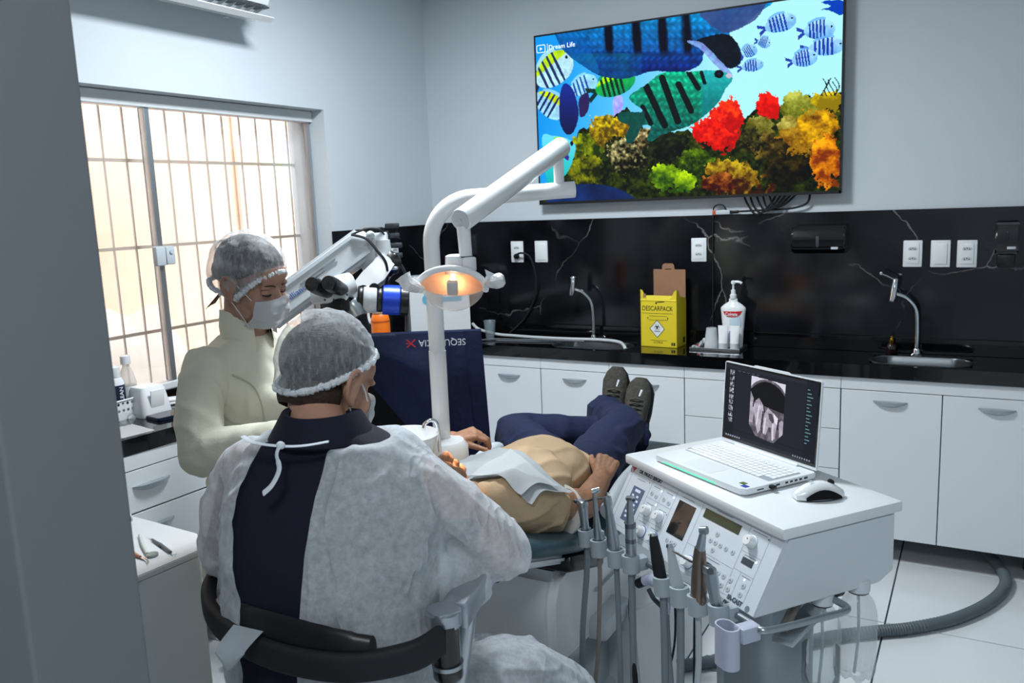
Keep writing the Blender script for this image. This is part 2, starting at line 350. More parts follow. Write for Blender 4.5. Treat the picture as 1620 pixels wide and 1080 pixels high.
b = BM(); bx(b, XG-.016, XG-.008, 2.335, WY1-.01, WZ0+.04, WZ1-.05); obj('glass_leaf', b, pane_m, win, False, True)
b = BM(); bx(b, XG-.018, XG+.02, 2.335, 2.36, WZ0+.045, WZ1-.055, .002); obj('meeting_stile', b, alu, win, False, True)
lk = BM(); bx(lk, XG+.016, XG+.045, 2.306, 2.352, 1.455, 1.535, .006); lko = obj('window_lock', lk, lgrey, win, True, True)
lk = BM(); bx(lk, XG+.016, XG+.04, 2.358, 2.402, 1.457, 1.533, .006)
lathe(lk, [(.008, 0), (.008, .006)], 12, Matrix.Translation((XG+.04, 2.38, 1.51)) @ XYZ(0, 90, 0)); obj('lock_keeper', lk, lgrey, win, True, True)
b = BM(); bx(b, XG+.032, XG+.052, WY0, WY1, .9005, .945, .002); obj('window_sill', b, granite, win, False, True)
# window grille outside
gm = mat('grille_metal', 'c9beb3', .6)
gr = thing('window_grille', 'grey metal bar grille outside the sliding window', 'grille', (-3.10, 2.33, WZ0))
for i in range(19):
    y = 3.274-.1045*i
    if y < 1.4: break
    b = BM(); tube(b, [(-3.1, y, WZ0-.0), (-3.1, y, WZ1)], .0052, 6); obj('upright_bar', b, gm, gr, True, True)
for z in (1.17, 1.531, 1.889):
    b = BM(); bx(b, -3.106, -3.098, WY0, WY1, z-.007, z+.007); obj('cross_bar', b, gm, gr, False, True)
# outside
ow = mat('orange_render', 'f2d2ba', .95, var=.05, vscale=3.5, bump=.2, bscale=14)
bm = BM(); bx(bm, -4.5, -4.3, -.5, 5.2, -.1, 3.1); struct('wall_exterior', bm, ow)
bm = BM(); bx(bm, -4.3, XO-.005, -.5, 5.2, -.12, -.02); struct('ground_exterior', bm, mat('concrete', '9a958e', .9, var=.1))
pm = mat('conduit', 'd9c9bb', .6)
b = BM(); tube(b, [(-4.28, 4.05, -.02), (-4.28, 4.05, 3.0)], .02, 8); tag(obj('drain_pipe', b, pm), 'pale vertical pipe on the orange wall outside', 'pipe')
b = BM(); tube(b, spline([(-4.285, 4.62, 3.05), (-4.285, 4.72, 2.3), (-4.285, 4.95, 1.75), (-4.285, 5.1, 1.6)]), .006, 6)
tag(obj('wall_cable', b, mat('cable_grey', '6e6761', .7)), 'thin cable curving down the orange wall outside', 'cable')
# crumpled white corrugated sheet leaning outside
b = BM(); rows = []
for i in range(9):
    u = i/8; rows.append([Vector((-3.62-.28*u+.012*math.sin(9*u+j*.4), 2.36+.055*j+.0*u, .72+.46*u+.022*math.sin(j*1.25)+.02*noise.noise(Vector((i*.7, j*.5, 2)))) ) for j in range(14)])
vs = ring_faces(b, rows, cap=False, cyc=False); bmesh.ops.solidify(b, geom=b.faces[:], thickness=.006)
t = thing('corrugated_sheet', 'wavy white corrugated sheet outside the window', 'sheet', (-3.75, 2.7, -.02))
obj('sheet', b, mat('corrugated_white', 'f1efea', .6), t, True, True)
for px_, py_, pz_ in ((-3.86, 2.5, 1.05), (-3.86, 2.95, 1.05), (-3.66, 2.5, .735), (-3.66, 2.95, .735)): b = BM(); bx(b, px_-.015, px_+.015, py_-.015, py_+.015, -.02, pz_); obj('post', b, pm, t, False, True)
# ceiling lamp over the chair, and a housing for the added fill light
for loc, lab, n in (((-1.6, 2.45), 'square white ceiling lamp above the dental chair', .5), ((-.2, -.3), 'added square white fill lamp above the doorway, out of view', .55)):
    t = thing('ceiling_lamp', lab, 'lamp', (loc[0], loc[1], ZC-.045))
    b = BM(); bx(b, -n/2, n/2, -n/2, n/2, .005, .045, .006); obj('lamp_frame', b, white_pl, t)
    b = BM(); bx(b, -n/2+.02, n/2-.02, -n/2+.02, n/2-.02, 0, .006); obj('diffuser', b, mat('lamp_diffuser', 'ffffff', .5, emit=6), t)

# ------------------------------------------------------------ wall things
# air conditioner (only its lower front hangs into view)
t = thing('air_conditioner', 'white split air conditioner above the window', 'air conditioner', (XW, 2.35, 2.46))
prof = [(0, .04), (.05, .02), (.09, .022), (.15, .05), (.185, .06), (.215, .12), (.22, .24), (.20, .30), (0, .31)]
b = BM(); M = Matrix(((1, 0, 0, 0), (0, 0, 1, -.46), (0, 1, 0, 0), (0, 0, 0, 1)))
prism(b, prof, .92, M); bmesh.ops.bevel(b, geom=[e for e in b.edges if abs((e.verts[0].co-e.verts[1].co).y) < .01], offset=.012, segments=3, affect='EDGES'); obj('casing', b, white_pl, t)
b = BM(); prism(b, [(.075, .012), (.19, -.012), (.215, .004), (.212, .008), (.19, -.006), (.078, .018)], .9, Matrix(((1, 0, 0, 0), (0, 0, 1, -.45), (0, 1, 0, 0), (0, 0, 0, 1)))); obj('flap', b, white_gl, t)
for j in range(18):
    b = BM(); box(b, (.14, -.42+.0495*j, .045), (.08, .003, .035), rot=XYZ(0, -20, 0)); obj('louvre', b, lgrey, t, False)
b = BM(); bx(b, .075, .20, -.44, .44, .044, .05); obj('outlet_slot', b, dgrey, t, False)
b = BM(); lathe(b, [(.012, 0), (.012, .006)], 12, Matrix.Translation((.06, .33, .015)) @ XYZ(180, 0, 0)); obj('sensor', b, lgrey, t)
# television
inpoly0 = inpoly
def tv_picture(nx, ny):
    u = (np.arange(nx)+.5)/nx; v = (np.arange(ny)+.5)/ny; U, V = np.meshgrid(u, v)
    X = 70+U*1475; yt = 168-.137*(X-70); yb = 970-.031*(X-100); Y = yt+V*(yb-yt)
    C = np.zeros((ny, nx, 3)); n1 = vnoise(X, Y, 60, 1); n2 = vnoise(X, Y, 18, 2); n3 = vnoise(X, Y, 140, 3); n4 = vnoise(X, Y, 9, 9)
    def hexc(h): return np.array([int(h[i:i+2], 16)/255 for i in (0, 2, 4)])
    def inpoly(X_, Y_, poly, n=6):          # rounded outlines, slightly ragged edges
        q = []; k = len(poly)
        for i in range(k):
            p0, p1, p2, p3 = [np.array(poly[(i+d) % k], float) for d in (-1, 0, 1, 2)]
            for j in range(n):
                t_ = j/n; q.append(tuple(.5*((2*p1)+(p2-p0)*t_+(2*p0-5*p1+4*p2-p3)*t_*t_+(3*p1-p0-3*p2+p3)*t_**3)))
        return inpoly0(X_+5*(n2-.5), Y_+5*(n4-.5), q)
    def put(mask, col, a=1.0):
        col = col if isinstance(col, np.ndarray) and col.ndim == 3 else np.broadcast_to(hexc(col) if isinstance(col, str) else col, C.shape)
        m = (mask*a)[..., None] if not np.isscalar(a) or True else mask
        C[:] = C*(1-m)+col*m
    def mix(h1, h2, t): return hexc(h1)*(1-t[..., None])+hexc(h2)*t[..., None]
    put(np.ones(X.shape), mix('2f9be0', 'b9f0fb', np.clip((X-150)/900+.15*(Y-300)/600, 0, 1)))
    def ellm(cx, cy, rx, ry, a=0):
        c, s = math.cos(R(a)), math.sin(R(a)); dx = X-cx; dy = Y-cy; return ((dx*c+dy*s)/rx)**2+((-dx*s+dy*c)/ry)**2 < 1
    def fish(cx, cy, L, H, ang, body, stripe, k=4, top=None, tailw=.6, shade=None, eye=True, flip=1):
        c, s = math.cos(R(ang)), math.sin(R(ang)); dx = (X-cx)*c+(Y-cy)*s; dy = -(X-cx)*s+(Y-cy)*c; dx = dx*flip
        q = np.clip(dx/L, -1, 1); hh = H*np.sqrt(np.clip(1-q*q, 0, 1))*(1+.12*q); bodym = (abs(dx) < L) & (abs(dy) < hh)
        tail = (dx < -L*.82) & (dx > -L*1.45) & (abs(dy) < H*tailw*(-(dx+L*.7)/L*1.5)) & (abs(dy) > H*.5*(-(dx+L*1.12)/L*1.6))
        fin = (abs(dx+.1*L) < .6*L) & (dy < -hh*.9) & (dy > -H*1.28*(1-.5*(q-.1)**2))
        put(tail, stripe, .9); put(fin, shade or body, .85)
        col = mix(body, shade or body, np.clip(dy/H*.5+.5, 0, 1)) if shade else np.broadcast_to(hexc(body), C.shape).copy()
        if top: col = np.where((dy < -H*.35)[..., None], hexc(top), col)
        put(bodym, col*(.85+.3*n2[..., None]))
        for i in range(k):
            x0 = -.62*L+i*1.15*L/k; put(bodym & (abs(dx-x0+.12*dy) < L*.07*(1-.3*abs(dy)/H)), stripe, .92)
        if eye: put((dx-L*.78)**2+(dy+H*.12)**2 < (H*.1)**2, '05060a')
    # far fish on the right
    for f in ((1285, 105, 70, 42, -20), (1450, 140, 65, 46, -10), (1480, 222, 75, 42, -8), (1215, 195, 30, 26, 10), (1390, 275, 55, 40, -15), (1150, 235, 36, 30, -35), (1165, 305, 50, 28, -12)):
        fish(*f, 'b5dff5', '2a3f9a', 5, shade='7fb6ea')
    put(inpoly(X, Y, [(1455, 10), (1540, 5), (1540, 75), (1490, 50), (1455, 45), (1495, 30)]), '1c4fae')
    # left fish
    fish(170, 320, 120, 75, -35, 'bfe6f2', '21305f', 4, top='b7d838'); fish(140, 490, 95, 60, 28, 'a9d7ef', '1c2a66', 4, top='c2d62c')
    fish(330, 395, 80, 45, -25, 'a5dcf5', '31479c', 4)
    put(inpoly(X, Y, [(215, 395), (250, 390), (285, 440), (300, 545), (265, 625), (225, 630), (195, 570), (195, 470)]), mix('2b3c8e', '20264d', np.clip((Y-400)/230, 0, 1)))
    put(inpoly(X, Y, [(305, 460), (350, 430), (362, 470), (345, 530), (308, 545)]), '3a2f5e')
    put(inpoly(X, Y, [(487, 470), (520, 440), (540, 470), (525, 590), (520, 680), (505, 640), (490, 560)]), mix('8f8be0', 'cfd6ff', n2)); 
    fish(500, 385, 110, 60, -22, '3fc04a', '10302a', 5, top='a6dd1c', shade='1d8f6a')
    # reef
    top = np.interp(X[0], [70, 210, 300, 380, 470, 560, 650, 720, 860, 900, 1000, 1130, 1180, 1300, 1400, 1450, 1545], [900, 820, 610, 600, 560, 500, 610, 640, 610, 640, 600, 560, 520, 500, 450, 470, 440])[None, :]+22*(n2-.5)
    reef = Y > top; put(reef, mix('0d120c', '4a5a1c', np.clip(n2*1.6-.35, 0, 1)))
    def coral(cx, cy, rx, ry, dark, lite, sc, seed, thr=.0, a=0):
        m = ellm(cx+.9*rx*(n1-.5)+.5*rx*(n2-.5), cy+.9*ry*(n2-.5)+.5*ry*(n4-.5), rx*(1+.5*(n1-.5)), ry*(1+.5*(n2-.5)), a); t = np.clip((vnoise(X, Y, sc, seed, 3)-.3)*1.7-(Y-cy)/ry*.32-(X-cx)/rx*.10+(n4-.5)*.6, 0, 1); put(m, mix(dark, lite, t))
    coral(330, 700, 90, 70, '2b3a0a', 'b9c21f', 30, 11); coral(440, 610, 85, 70, '5a4a08', 'e5cf3a', 16, 12); coral(550, 600, 60, 55, '5c4a0a', 'f0c93c', 14, 13)
    coral(560, 740, 100, 85, '11130b', 'd8cf9a', 15, 14); coral(650, 650, 70, 50, '2b2410', 'f0dfb0', 14, 15); coral(330, 810, 110, 75, '232a06', 'b6b81e', 45, 16)
    coral(760, 690, 90, 80, '0b0e0a', '39462a', 20, 17); coral(760, 850, 85, 65, '2f4a05', 'b9e01f', 60, 18); coral(900, 780, 85, 75, '1f2e08', '8fae2a', 35, 19)
    coral(850, 870, 60, 50, '3a5a05', 'c8e82a', 60, 20); coral(1090, 860, 150, 90, '3a1f0a', 'c9b33a', 30, 21, a=20); coral(1020, 880, 90, 55, '3a140a', 'b5793a', 25, 22)
    coral(1060, 560, 95, 95, 'a80b08', 'ff5a2a', 26, 23); coral(960, 620, 80, 65, 'b00d0a', 'ff4a2e', 22, 24); coral(1020, 670, 60, 55, '9c0b08', 'f0402a', 22, 25); coral(1235, 500, 50, 65, 'b5120c', 'ff3d2e', 24, 26)
    coral(1370, 510, 80, 75, '4a5012', 'c5c96a', 90, 27); coral(1200, 600, 55, 50, '4d4a16', 'b5b06a', 60, 28); coral(1330, 600, 55, 48, '5a5218', 'd5ca78', 60, 29)
    coral(1350, 680, 90, 70, '6a4a10', 'e8c24a', 80, 30); coral(1450, 620, 90, 100, '5a3a08', 'f2c32a', 40, 31); coral(1490, 480, 70, 45, '8a7a10', 'ffe22a', 70, 32)
    coral(1490, 780, 70, 130, '7a3a08', 'ffb42a', 35, 33); coral(1230, 690, 80, 70, '2a2410', 'a5914a', 35, 34); coral(1160, 660, 70, 60, '1b1c10', '7f7a3a', 25, 35); coral(1330, 830, 100, 90, '0c0d08', '4a3f1a', 30, 36)
    for k in range(7): put(abs(X-(1470+9*k)-12*np.sin(Y/20+k)) < 2.2, '203038', ((Y > 370+9*(k % 3)) & (Y < 460)).astype(float))
    # great fish across the top, tail sweeping down
    big = inpoly(X, Y, [(160, 60), (500, 60), (1210, -10), (1180, 60), (1130, 110), (1060, 150), (1110, 220), (1110, 290), (1060, 318), (1000, 280), (950, 230), (920, 300), (820, 335), (700, 325), (560, 360), (430, 350), (330, 300), (240, 240), (190, 170)])
    t = np.clip((Y-80)/250, 0, 1); sc_ = (.5+.5*np.sin(X/5.2+np.sin(Y/7)*1.4))*(.5+.5*np.sin(Y/5.8)); put(big, mix('1f8fc4', '14307a', t)*(.62+.4*vnoise(X, Y, 26, 41, 2)+.34*sc_)[..., None])
    for x0 in (470, 615, 745, 860): put(big, '04101f', .95*np.clip((30-.05*abs(Y-150)-abs(X-x0-.05*(Y-150)))/14, 0, 1)*np.clip((262-Y)/40, 0, 1))
    for x0 in (410, 540, 680, 810): put(big & (abs(X-x0) < 40) & (Y < 230), '5aa5e8', .35*n2)
    put(inpoly(X, Y, [(200, 150), (330, 170), (420, 330), (330, 300), (230, 235)]) & big, '1b6fb5', .5)
    put(inpoly(X, Y, [(940, 40), (1210, -20), (1190, 70), (1130, 115), (1040, 145), (960, 95)]), mix('5a5f8e', '3a4a7a', n1), .85)
    put(inpoly(X, Y, [(905, 180), (1040, 150), (1105, 215), (1105, 290), (1065, 316), (1010, 280), (950, 215)]), mix('07131c', '10283a', n2))
    put(inpoly(X, Y, [(860, 185), (930, 190), (1010, 270), (1070, 340), (1060, 360), (985, 290), (930, 225)]), mix('9ad2f5', '8a84c8', n2), .9)
    put(big & (Y > 240) & (X < 640), '2fa59a', .4*n1)
    # green striped fish in the middle
    g = inpoly(X, Y, [(520, 525), (640, 520), (570, 455), (660, 390), (740, 335), (860, 330), (960, 325), (1030, 330), (1075, 365), (1040, 420), (1010, 480), (950, 540), (880, 590), (790, 620), (730, 640), (680, 670), (660, 655), (680, 600), (640, 590), (600, 660), (560, 680), (550, 640), (570, 590), (520, 570)])
    put(g, mix('1fae8a', '0c5f5a', np.clip((Y-340)/300+.35*(n2-.5), 0, 1))*(.68+.4*vnoise(X, Y, 14, 42, 2)+.34*sc_)[..., None]); put(g & (X > 930), mix('4fb5c8', '1c7f88', np.clip((Y-330)/150, 0, 1)), .7)
    for (a, b_, w) in (((660, 400), (750, 590), 17), ((740, 360), (815, 570), 17), ((820, 390), (880, 520), 15), ((870, 335), (915, 410), 13), ((640, 500), (680, 580), 13), ((930, 335), (945, 385), 9)):
        dx, dy = b_[0]-a[0], b_[1]-a[1]; tt = np.clip(((X-a[0])*dx+(Y-a[1])*dy)/(dx*dx+dy*dy), 0, 1); put(g & (np.hypot(X-a[0]-tt*dx, Y-a[1]-tt*dy) < w), '04161a', .95)
    put(g & (X < 650) & (Y > 520), mix('0a3a3a', '145a52', n2), .8); put(ellm(1012, 343, 22, 20), '05070c'); put(ellm(1012, 343, 9, 8), '1a2a4a'); put(ellm(1058, 352, 14, 12), 'e8c8dc', .8)
    # fish at the lower left corner, bottom fish
    f = inpoly(X, Y, [(90, 650), (150, 640), (235, 655), (278, 690), (262, 760), (220, 830), (160, 865), (110, 860)]); put(f, mix('7fdcf0', '2fb5b0', np.clip((Y-650)/210, 0, 1)))
    put(f & inpoly(X, Y, [(160, 650), (215, 648), (205, 690), (175, 690)]), '7fdc1a'); put(f & inpoly(X, Y, [(165, 690), (200, 690), (240, 740), (225, 760)]), '4a3a8a'); put(f & inpoly(X, Y, [(135, 745), (160, 740), (195, 805), (175, 830)]), '6a3f8e'); put(ellm(258, 678, 9, 12), '10142a')
    put(inpoly(X, Y, [(110, 960), (150, 900), (330, 880), (450, 890), (560, 930), (560, 975), (110, 985)]), mix('2b4a86', '16244a', n1), .95)
    C = np.clip(C, 0, 1); g_ = C.mean(2, keepdims=True); C = g_+(C-g_)*1.18; C = .5+(C-.5)*1.12-.02
    return np.clip(C, 0, 1)
t = thing('television', 'large wall television showing striped reef fish over coral', 'television', (-1.352, YB-.012, 1.63))
tw, th, cx, zc = 1.548, .884, -1.352, 2.078
b = BM(); bx(b, cx-tw/2, cx+tw/2, 4.152, 4.195, zc-th/2, zc+th/2, .004); obj('tv_body', b, black_pl, t, False, True)
b = BM()
for x0, x1, z0, z1 in ((cx-tw/2, cx+tw/2, zc+th/2-.008, zc+th/2), (cx-tw/2, cx+tw/2, zc-th/2, zc-th/2+.014), (cx-tw/2, cx-tw/2+.007, zc-th/2, zc+th/2), (cx+tw/2-.007, cx+tw/2, zc-th/2, zc+th/2)): bx(b, x0, x1, 4.146, 4.153, z0, z1)
obj('bezel', b, mat('bezel_black', '060708', .6), t, False, True)
b = BM(); bx(b, cx-.2, cx+.2, 4.194, YB-.001, zc-.2, zc+.2); obj('wall_bracket', b, black_pl, t, False, True)
pic = grid_picture('screen', attr_mat('tv_light', 1.0, .25), t, tw-.014, th-.022, 480, 270, t.matrix_basis.inverted() @ frame((cx, 4.1505, zc+.003), (1, 0, 0), (0, 0, 1)), tv_picture(480, 270))
scr_white = mat('screen_white', 'eaf6ff', .4, emit=.9)
text('caption', 'Dream Life', .034, t.matrix_basis.inverted() @ frame((cx-.690, 4.1490, zc+.372), (1, 0, 0), (0, 0, 1)), scr_white, t, .0002, 'LEFT')
b = BM(); Mx = t.matrix_basis.inverted() @ frame((cx-.735, 4.1490, zc+.372), (1, 0, 0), (0, 0, 1))
o_, i_ = rrect(.052, .040, .008), rrect(.046, .034, .006)
vo = [b.verts.new(Mx @ Vector((x, y, 0))) for x, y in o_]; vi = [b.verts.new(Mx @ Vector((x, y, 0))) for x, y in i_]
for q in range(len(o_)): b.faces.new((vo[q], vo[(q+1) % len(o_)], vi[(q+1) % len(o_)], vi[q]))
decal(b, Mx, [(-.006, -.008), (.009, 0), (-.006, .008)], .0002); decal(b, Mx, rect(.038, .040, -.022, .022), .0002); obj('play_icon', b, scr_white, t, False)
# cable bundle under the television with its small adapter
t = thing('television_cable', 'coiled black cables hanging under the television', 'cable', (-.95, 4.19, 1.57))
for k in range(5):
    b = BM(); x0 = -1.03+.03*k; w = .13-.012*k; d = .085-.008*k
    tube(b, spline([(x0, 4.185, 1.655), (x0+.02, 4.195-.004*k, 1.60-.01*(k % 2)), (x0+w*.5, 4.19-.006*k, 1.645-d-.01), (x0+w, 4.195, 1.60), (x0+w+.03+.008*k, 4.188, 1.655)]), .0052, 6); obj('cable_loop', b, rubber, t, True, True)
b = BM(); tube(b, spline([(-.72, 4.19, 1.655), (-.73, 4.19, 1.60), (-.80, 4.19, 1.575), (-.95, 4.19, 1.57), (-1.06, 4.19, 1.567)]), .0055, 6); obj('cable_lead', b, rubber, t, True, True)
t = thing('streaming_adapter', 'small grey and orange adapter on the television cable', 'adapter', (-1.13, 4.19, 1.566))
b = BM(); box(b, (0, 0, 0), (.072, .018, .022), .004); obj('casing', b, lgrey, t); b = BM(); box(b, (-.043, 0, 0), (.016, .019, .024), .003); obj('end_cap', b, mat('orange_plastic', 'c4552f', .45), t)
b = BM(); box(b, (.056, 0, 0), (.042, .014, .016), .003); obj('plug', b, black_pl, t)
b = BM(); tube(b, spline([(-1.115, 4.19, 1.575), (-1.13, 4.19, 1.60), (-1.165, 4.19, 1.60), (-1.182, 4.198, 1.56), (-1.184, 4.2, 1.35), (-1.184, 4.2, .95)]), .0035, 6)
tag(obj('power_cable', b, rubber), 'thin black cable running down the marble splash from the adapter', 'cable')
# sockets and switches
def plate(x, z, kind, label, loc=None, rz=0):
    t = thing('wall_outlet' if kind else 'wall_switch', label, 'outlet' if kind else 'switch', loc or (x, YB-.012, z), rz)
    b = BM(); box(b, (0, -.005, 0), (.079, .010, .120), .004); obj('cover_plate', b, white_pl, t)
    if kind:
        b = BM(); box(b, (0, -.0115, 0), (.052, .003, .088), .001); obj('insert', b, white_gl, t)
        for dz in (.022, -.022):
            b = BM(); prism(b, [(-.016, -.006), (.016, -.006), (.019, .001), (.012, .008), (-.012, .008), (-.019, .001)], .0012, frame((0, -.013, dz), (1, 0, 0), (0, 0, 1))); s = obj('socket', b, lgrey, t, False)
            b = BM()
            for dx in (-.009, 0, .009): lathe(b, [(.0024, 0), (.0024, .0008)], 8, frame((dx, -.0145, dz+(.002 if dx == 0 else -.001)), (1, 0, 0), (0, 0, 1)))
            obj('pin_hole', b, black_pl, s, False)
    else:
        b = BM(); box(b, (0, -.0115, 0), (.052, .005, .092), .002); obj('rocker', b, white_gl, t)
    return t
plate(-2.306, 1.379, 1, 'white double outlet with a black plug, left end of the splash'); plate(-2.153, 1.379, 0, 'white blank rocker plate beside the plugged-in outlet')
plate(-1.256, 1.381, 1, 'white double outlet above the yellow sharps box'); plate(-.274, 1.355, 1, 'white double outlet nearest the black towel dispenser')
plate(-.162, 1.354, 0, 'white rocker plate between two outlets on the right'); plate(-.058, 1.353, 1, 'white double outlet nearest the black soap dispenser')
plate(0, 0, 1, 'white outlet half hidden behind the microscope', (XW+.012, 3.79, 1.40), PI/2)
t = thing('power_plug', 'black plug and cord in the leftmost outlet of the splash', 'plug', (-2.3, 4.19, 1.345))
b = BM(); lathe(b, [(.010, 0), (.016, .004), (.014, .02), (.006, .03)], 14, Matrix.Translation((-2.303, 4.194, 1.355)) @ XYZ(90, 0, 0)); obj('plug_body', b, black_pl, t, True, True)
b = BM(); tube(b, spline([(-2.303, 4.165, 1.355), (-2.26, 4.16, 1.375), (-2.21, 4.17, 1.35), (-2.185, 4.185, 1.24), (-2.20, 4.19, 1.12), (-2.27, 4.19, 1.0), (-2.36, 4.17, .915)]), .006, 6); obj('cord', b, rubber, t, True, True)
# paper towel dispenser, soap dispenser
t = thing('towel_dispenser', 'glossy black paper towel dispenser on the marble splash', 'dispenser', (-.667, YB-.012, 1.36))
b = BM(); prism(b, [(0, 0), (-.09, .005), (-.115, .03), (-.11, .10), (-.085, .132), (0, .135)], .236, Matrix(((0, 0, 1, -.118), (1, 0, 0, 0), (0, 1, 0, 0), (0, 0, 0, 1)))); bmesh.ops.bevel(b, geom=b.edges[:], offset=.007, segments=2, affect='EDGES'); obj('casing', b, black_gl, t)
b = BM(); box(b, (.0, -.1125, .06), (.014, .004, .05), .003); obj('sight_window', b, dgrey, t); b = BM(); box(b, (.075, -.1145, .03), (.030, .004, .011), .001); obj('badge', b, lgrey, t)
t = thing('soap_dispenser', 'black soap dispenser at the right end of the splash', 'dispenser', (.09, YB-.012, 1.295))
b = BM(); prism(b, [(0, .06), (-.085, .06), (-.095, .09), (-.085, .18), (-.06, .198), (0, .2)], .088, Matrix(((0, 0, 1, -.044), (1, 0, 0, 0), (0, 1, 0, 0), (0, 0, 0, 1)))); bmesh.ops.bevel(b, geom=b.edges[:], offset=.006, segments=2, affect='EDGES'); obj('casing', b, black_gl, t)
b = BM(); box(b, (0, -.05, .032), (.066, .075, .056), .006); obj('push_lever', b, black_pl, t); b = BM(); box(b, (0, -.094, .14), (.012, .004, .04), .002); obj('sight_window', b, mat('smoked_violet', '23222e', .2), t)
b = BM(); box(b, (.016, -.0955, .088), (.032, .004, .011), .001); obj('badge', b, lgrey, t)

# ------------------------------------------------------------ worktop and cabinets
SINKS = ((-1.765, 4.0, .43, .20), (-.215, 4.0, .40, .20))
t = thing('worktop', 'L-shaped black granite worktop under the window and the splash', 'worktop', (-2.5, 3.9, .84))
b = BM(); zs, zt = .842, .90
xs = [-2.45]+[v for s in SINKS for v in (s[0]-s[2]/2, s[0]+s[2]/2)]+[XR-.005]
ys0, ys1 = 3.858, YB-.013
for i in range(len(xs)-1):
    if i % 2 == 0: bx(b, xs[i], xs[i+1], ys0, ys1, zs, zt)
    else: bx(b, xs[i], xs[i+1], ys0, 3.905, zs, zt); bx(b, xs[i], xs[i+1], 4.105, ys1, zs, zt)
prism(b, [(XW+.013, YB-.013), (XW+.013, 3.312), (XG+.033, 3.308), (XG+.033, 1.355), (XW+.005, 1.355), (XW+.005, .8), (-2.575, .8), (-2.555, 1.75), (-2.45, 3.858), (-2.45, YB-.013)], zt-zs, Matrix.Translation((0, 0, zs)))
obj('slab', b, granite, t, False, True)
b = BM(); bx(b, XW+.013, XR-.01, YB-.03, YB-.013, .9, .972, .002); obj('upstand', b, granite, t, False, True)
b = BM(); bx(b, XW+.002, XW+.02, 3.33, YB-.03, .9, .972, .002); obj('upstand', b, granite, t, False, True)
for sx, sy, sw, sd in SINKS:
    b = BM(); rim = rrect(sw, sd, .085, 8)
    rr = [[Vector((sx+x*k, sy+y*k, z)) for x, y in rim] for k, z in ((1.03, .901), (1.0, .903), (.97, .899), (.95, .84), (.90, .78), (.6, .765), (.1, .762))]
    ring_faces(b, rr, cap=False); bmesh.ops.solidify(b, geom=b.faces[:], thickness=-.002); bs = obj('basin', b, steel, t, True, True)
    b = BM(); lathe(b, [(.0, .766), (.028, .766), (.028, .769), (.0, .768)], 16, Matrix.Translation((sx, sy, 0)), False); obj('drain', b, chrome, bs, True, True)
hm = mat('handle_grey', 'a8b0b6', .35, .5)
def handle_bm(w, horiz=True):        # shallow crescent pull, lies in xz, sticks out to -y
    b = BM(); rows = []
    for i in range(13):
        u = -1+2*i/12; zz = -.018*(1-u*u); d = .022*(1-u**4)+.003; h = .007*(1-.5*u*u)
        rows.append([Vector((u*w/2, -d, zz*.25+h)), Vector((u*w/2, 0.0, h*.6)), Vector((u*w/2, 0.0, zz-h)), Vector((u*w/2, -d*.75, zz*.5-h))])
    ring_faces(b, rows); return b
def front(name, t, x0, x1, z0, z1, y, hx=None):
    b = BM(); bx(b, x0+.0015, x1-.0015, y, y+.018, z0+.0015, z1-.0015, .0015); f = obj(name, b, white_lam, t, False, True)
    if hx is not None:
        h = handle_bm(.135); bmesh.ops.transform(h, matrix=Matrix.Translation((hx, y, z1-.045)), verts=h.verts); obj('handle', h, hm, f, True, True)
    return f
YD, ZB, ZT = 3.872, .12, .785
dark_gap = mat('cabinet_gap', '2a2e31', .8)
def base_unit(x0, x1, label, fronts):
    t = thing('base_cabinet', label, 'cabinet', ((x0+x1)/2, 4.04, ZB))
    b = BM(); bx(b, x0+.0005, x1-.0005, YD+.020, YB-.02, ZB+.002, ZB+.018); bx(b, x0+.0005, x1-.0005, YD+.03, YD+.032, ZB, ZT)
    bx(b, x0+.0005, x0+.016, YD+.02, YB-.02, ZB+.002, .840); bx(b, x1-.016, x1-.0005, YD+.02, YB-.02, ZB+.002, .840); obj('carcass', b, [dark_gap], t, False, True)
    b = BM(); bx(b, x0+.0005, x1-.0005, YD-.001, YD+.02, ZT+.002, .841, .001); obj('top_rail', b, white_lam, t, False, True)
    for kind, a, c, z0, z1, h in fronts: front(kind, t, a, c, z0, z1, YD, (a+c)/2 if h else None)
    for xx in (x0+.05, x1-.05): b = BM(); lathe(b, [(.018, 0), (.018, .12), (.014, .121)], 10, Matrix.Translation((xx, 4.05, 0))); obj('foot', b, dgrey, t, True, True)
    return t
base_unit(-2.405, -2.0125, 'white base cabinet with one door in the back left corner', [('door', -2.395, -2.014, ZB, ZT, 1)])
base_unit(-2.0115, -1.6225, 'white one-door base cabinet beneath the left sink', [('door', -2.011, -1.623, ZB, ZT, 1)])
base_unit(-1.6215, -1.2325, 'white one-door base cabinet behind the black shoes', [('door', -1.621, -1.233, ZB, ZT, 1)])
base_unit(-1.2315, -.5205, 'white drawer cabinet behind the laptop', [('drawer', a, c, z0, z1, 1) for a, c in ((-1.231, -.521),) for z0, z1 in ((.60, ZT), (.415, .60), (ZB, .415))])
base_unit(-.5195, .2815, 'white two-door base cabinet beneath the right sink', [('door', -.519, -.119, ZB, ZT, 1), ('door', -.118, .281, ZB, ZT, 1)])
base_unit(.2825, 1.08, 'white two-door base cabinet past the right sink, at the frame edge', [('door', .283, .681, ZB, ZT, 1), ('door', .682, 1.079, ZB, ZT, 1)])
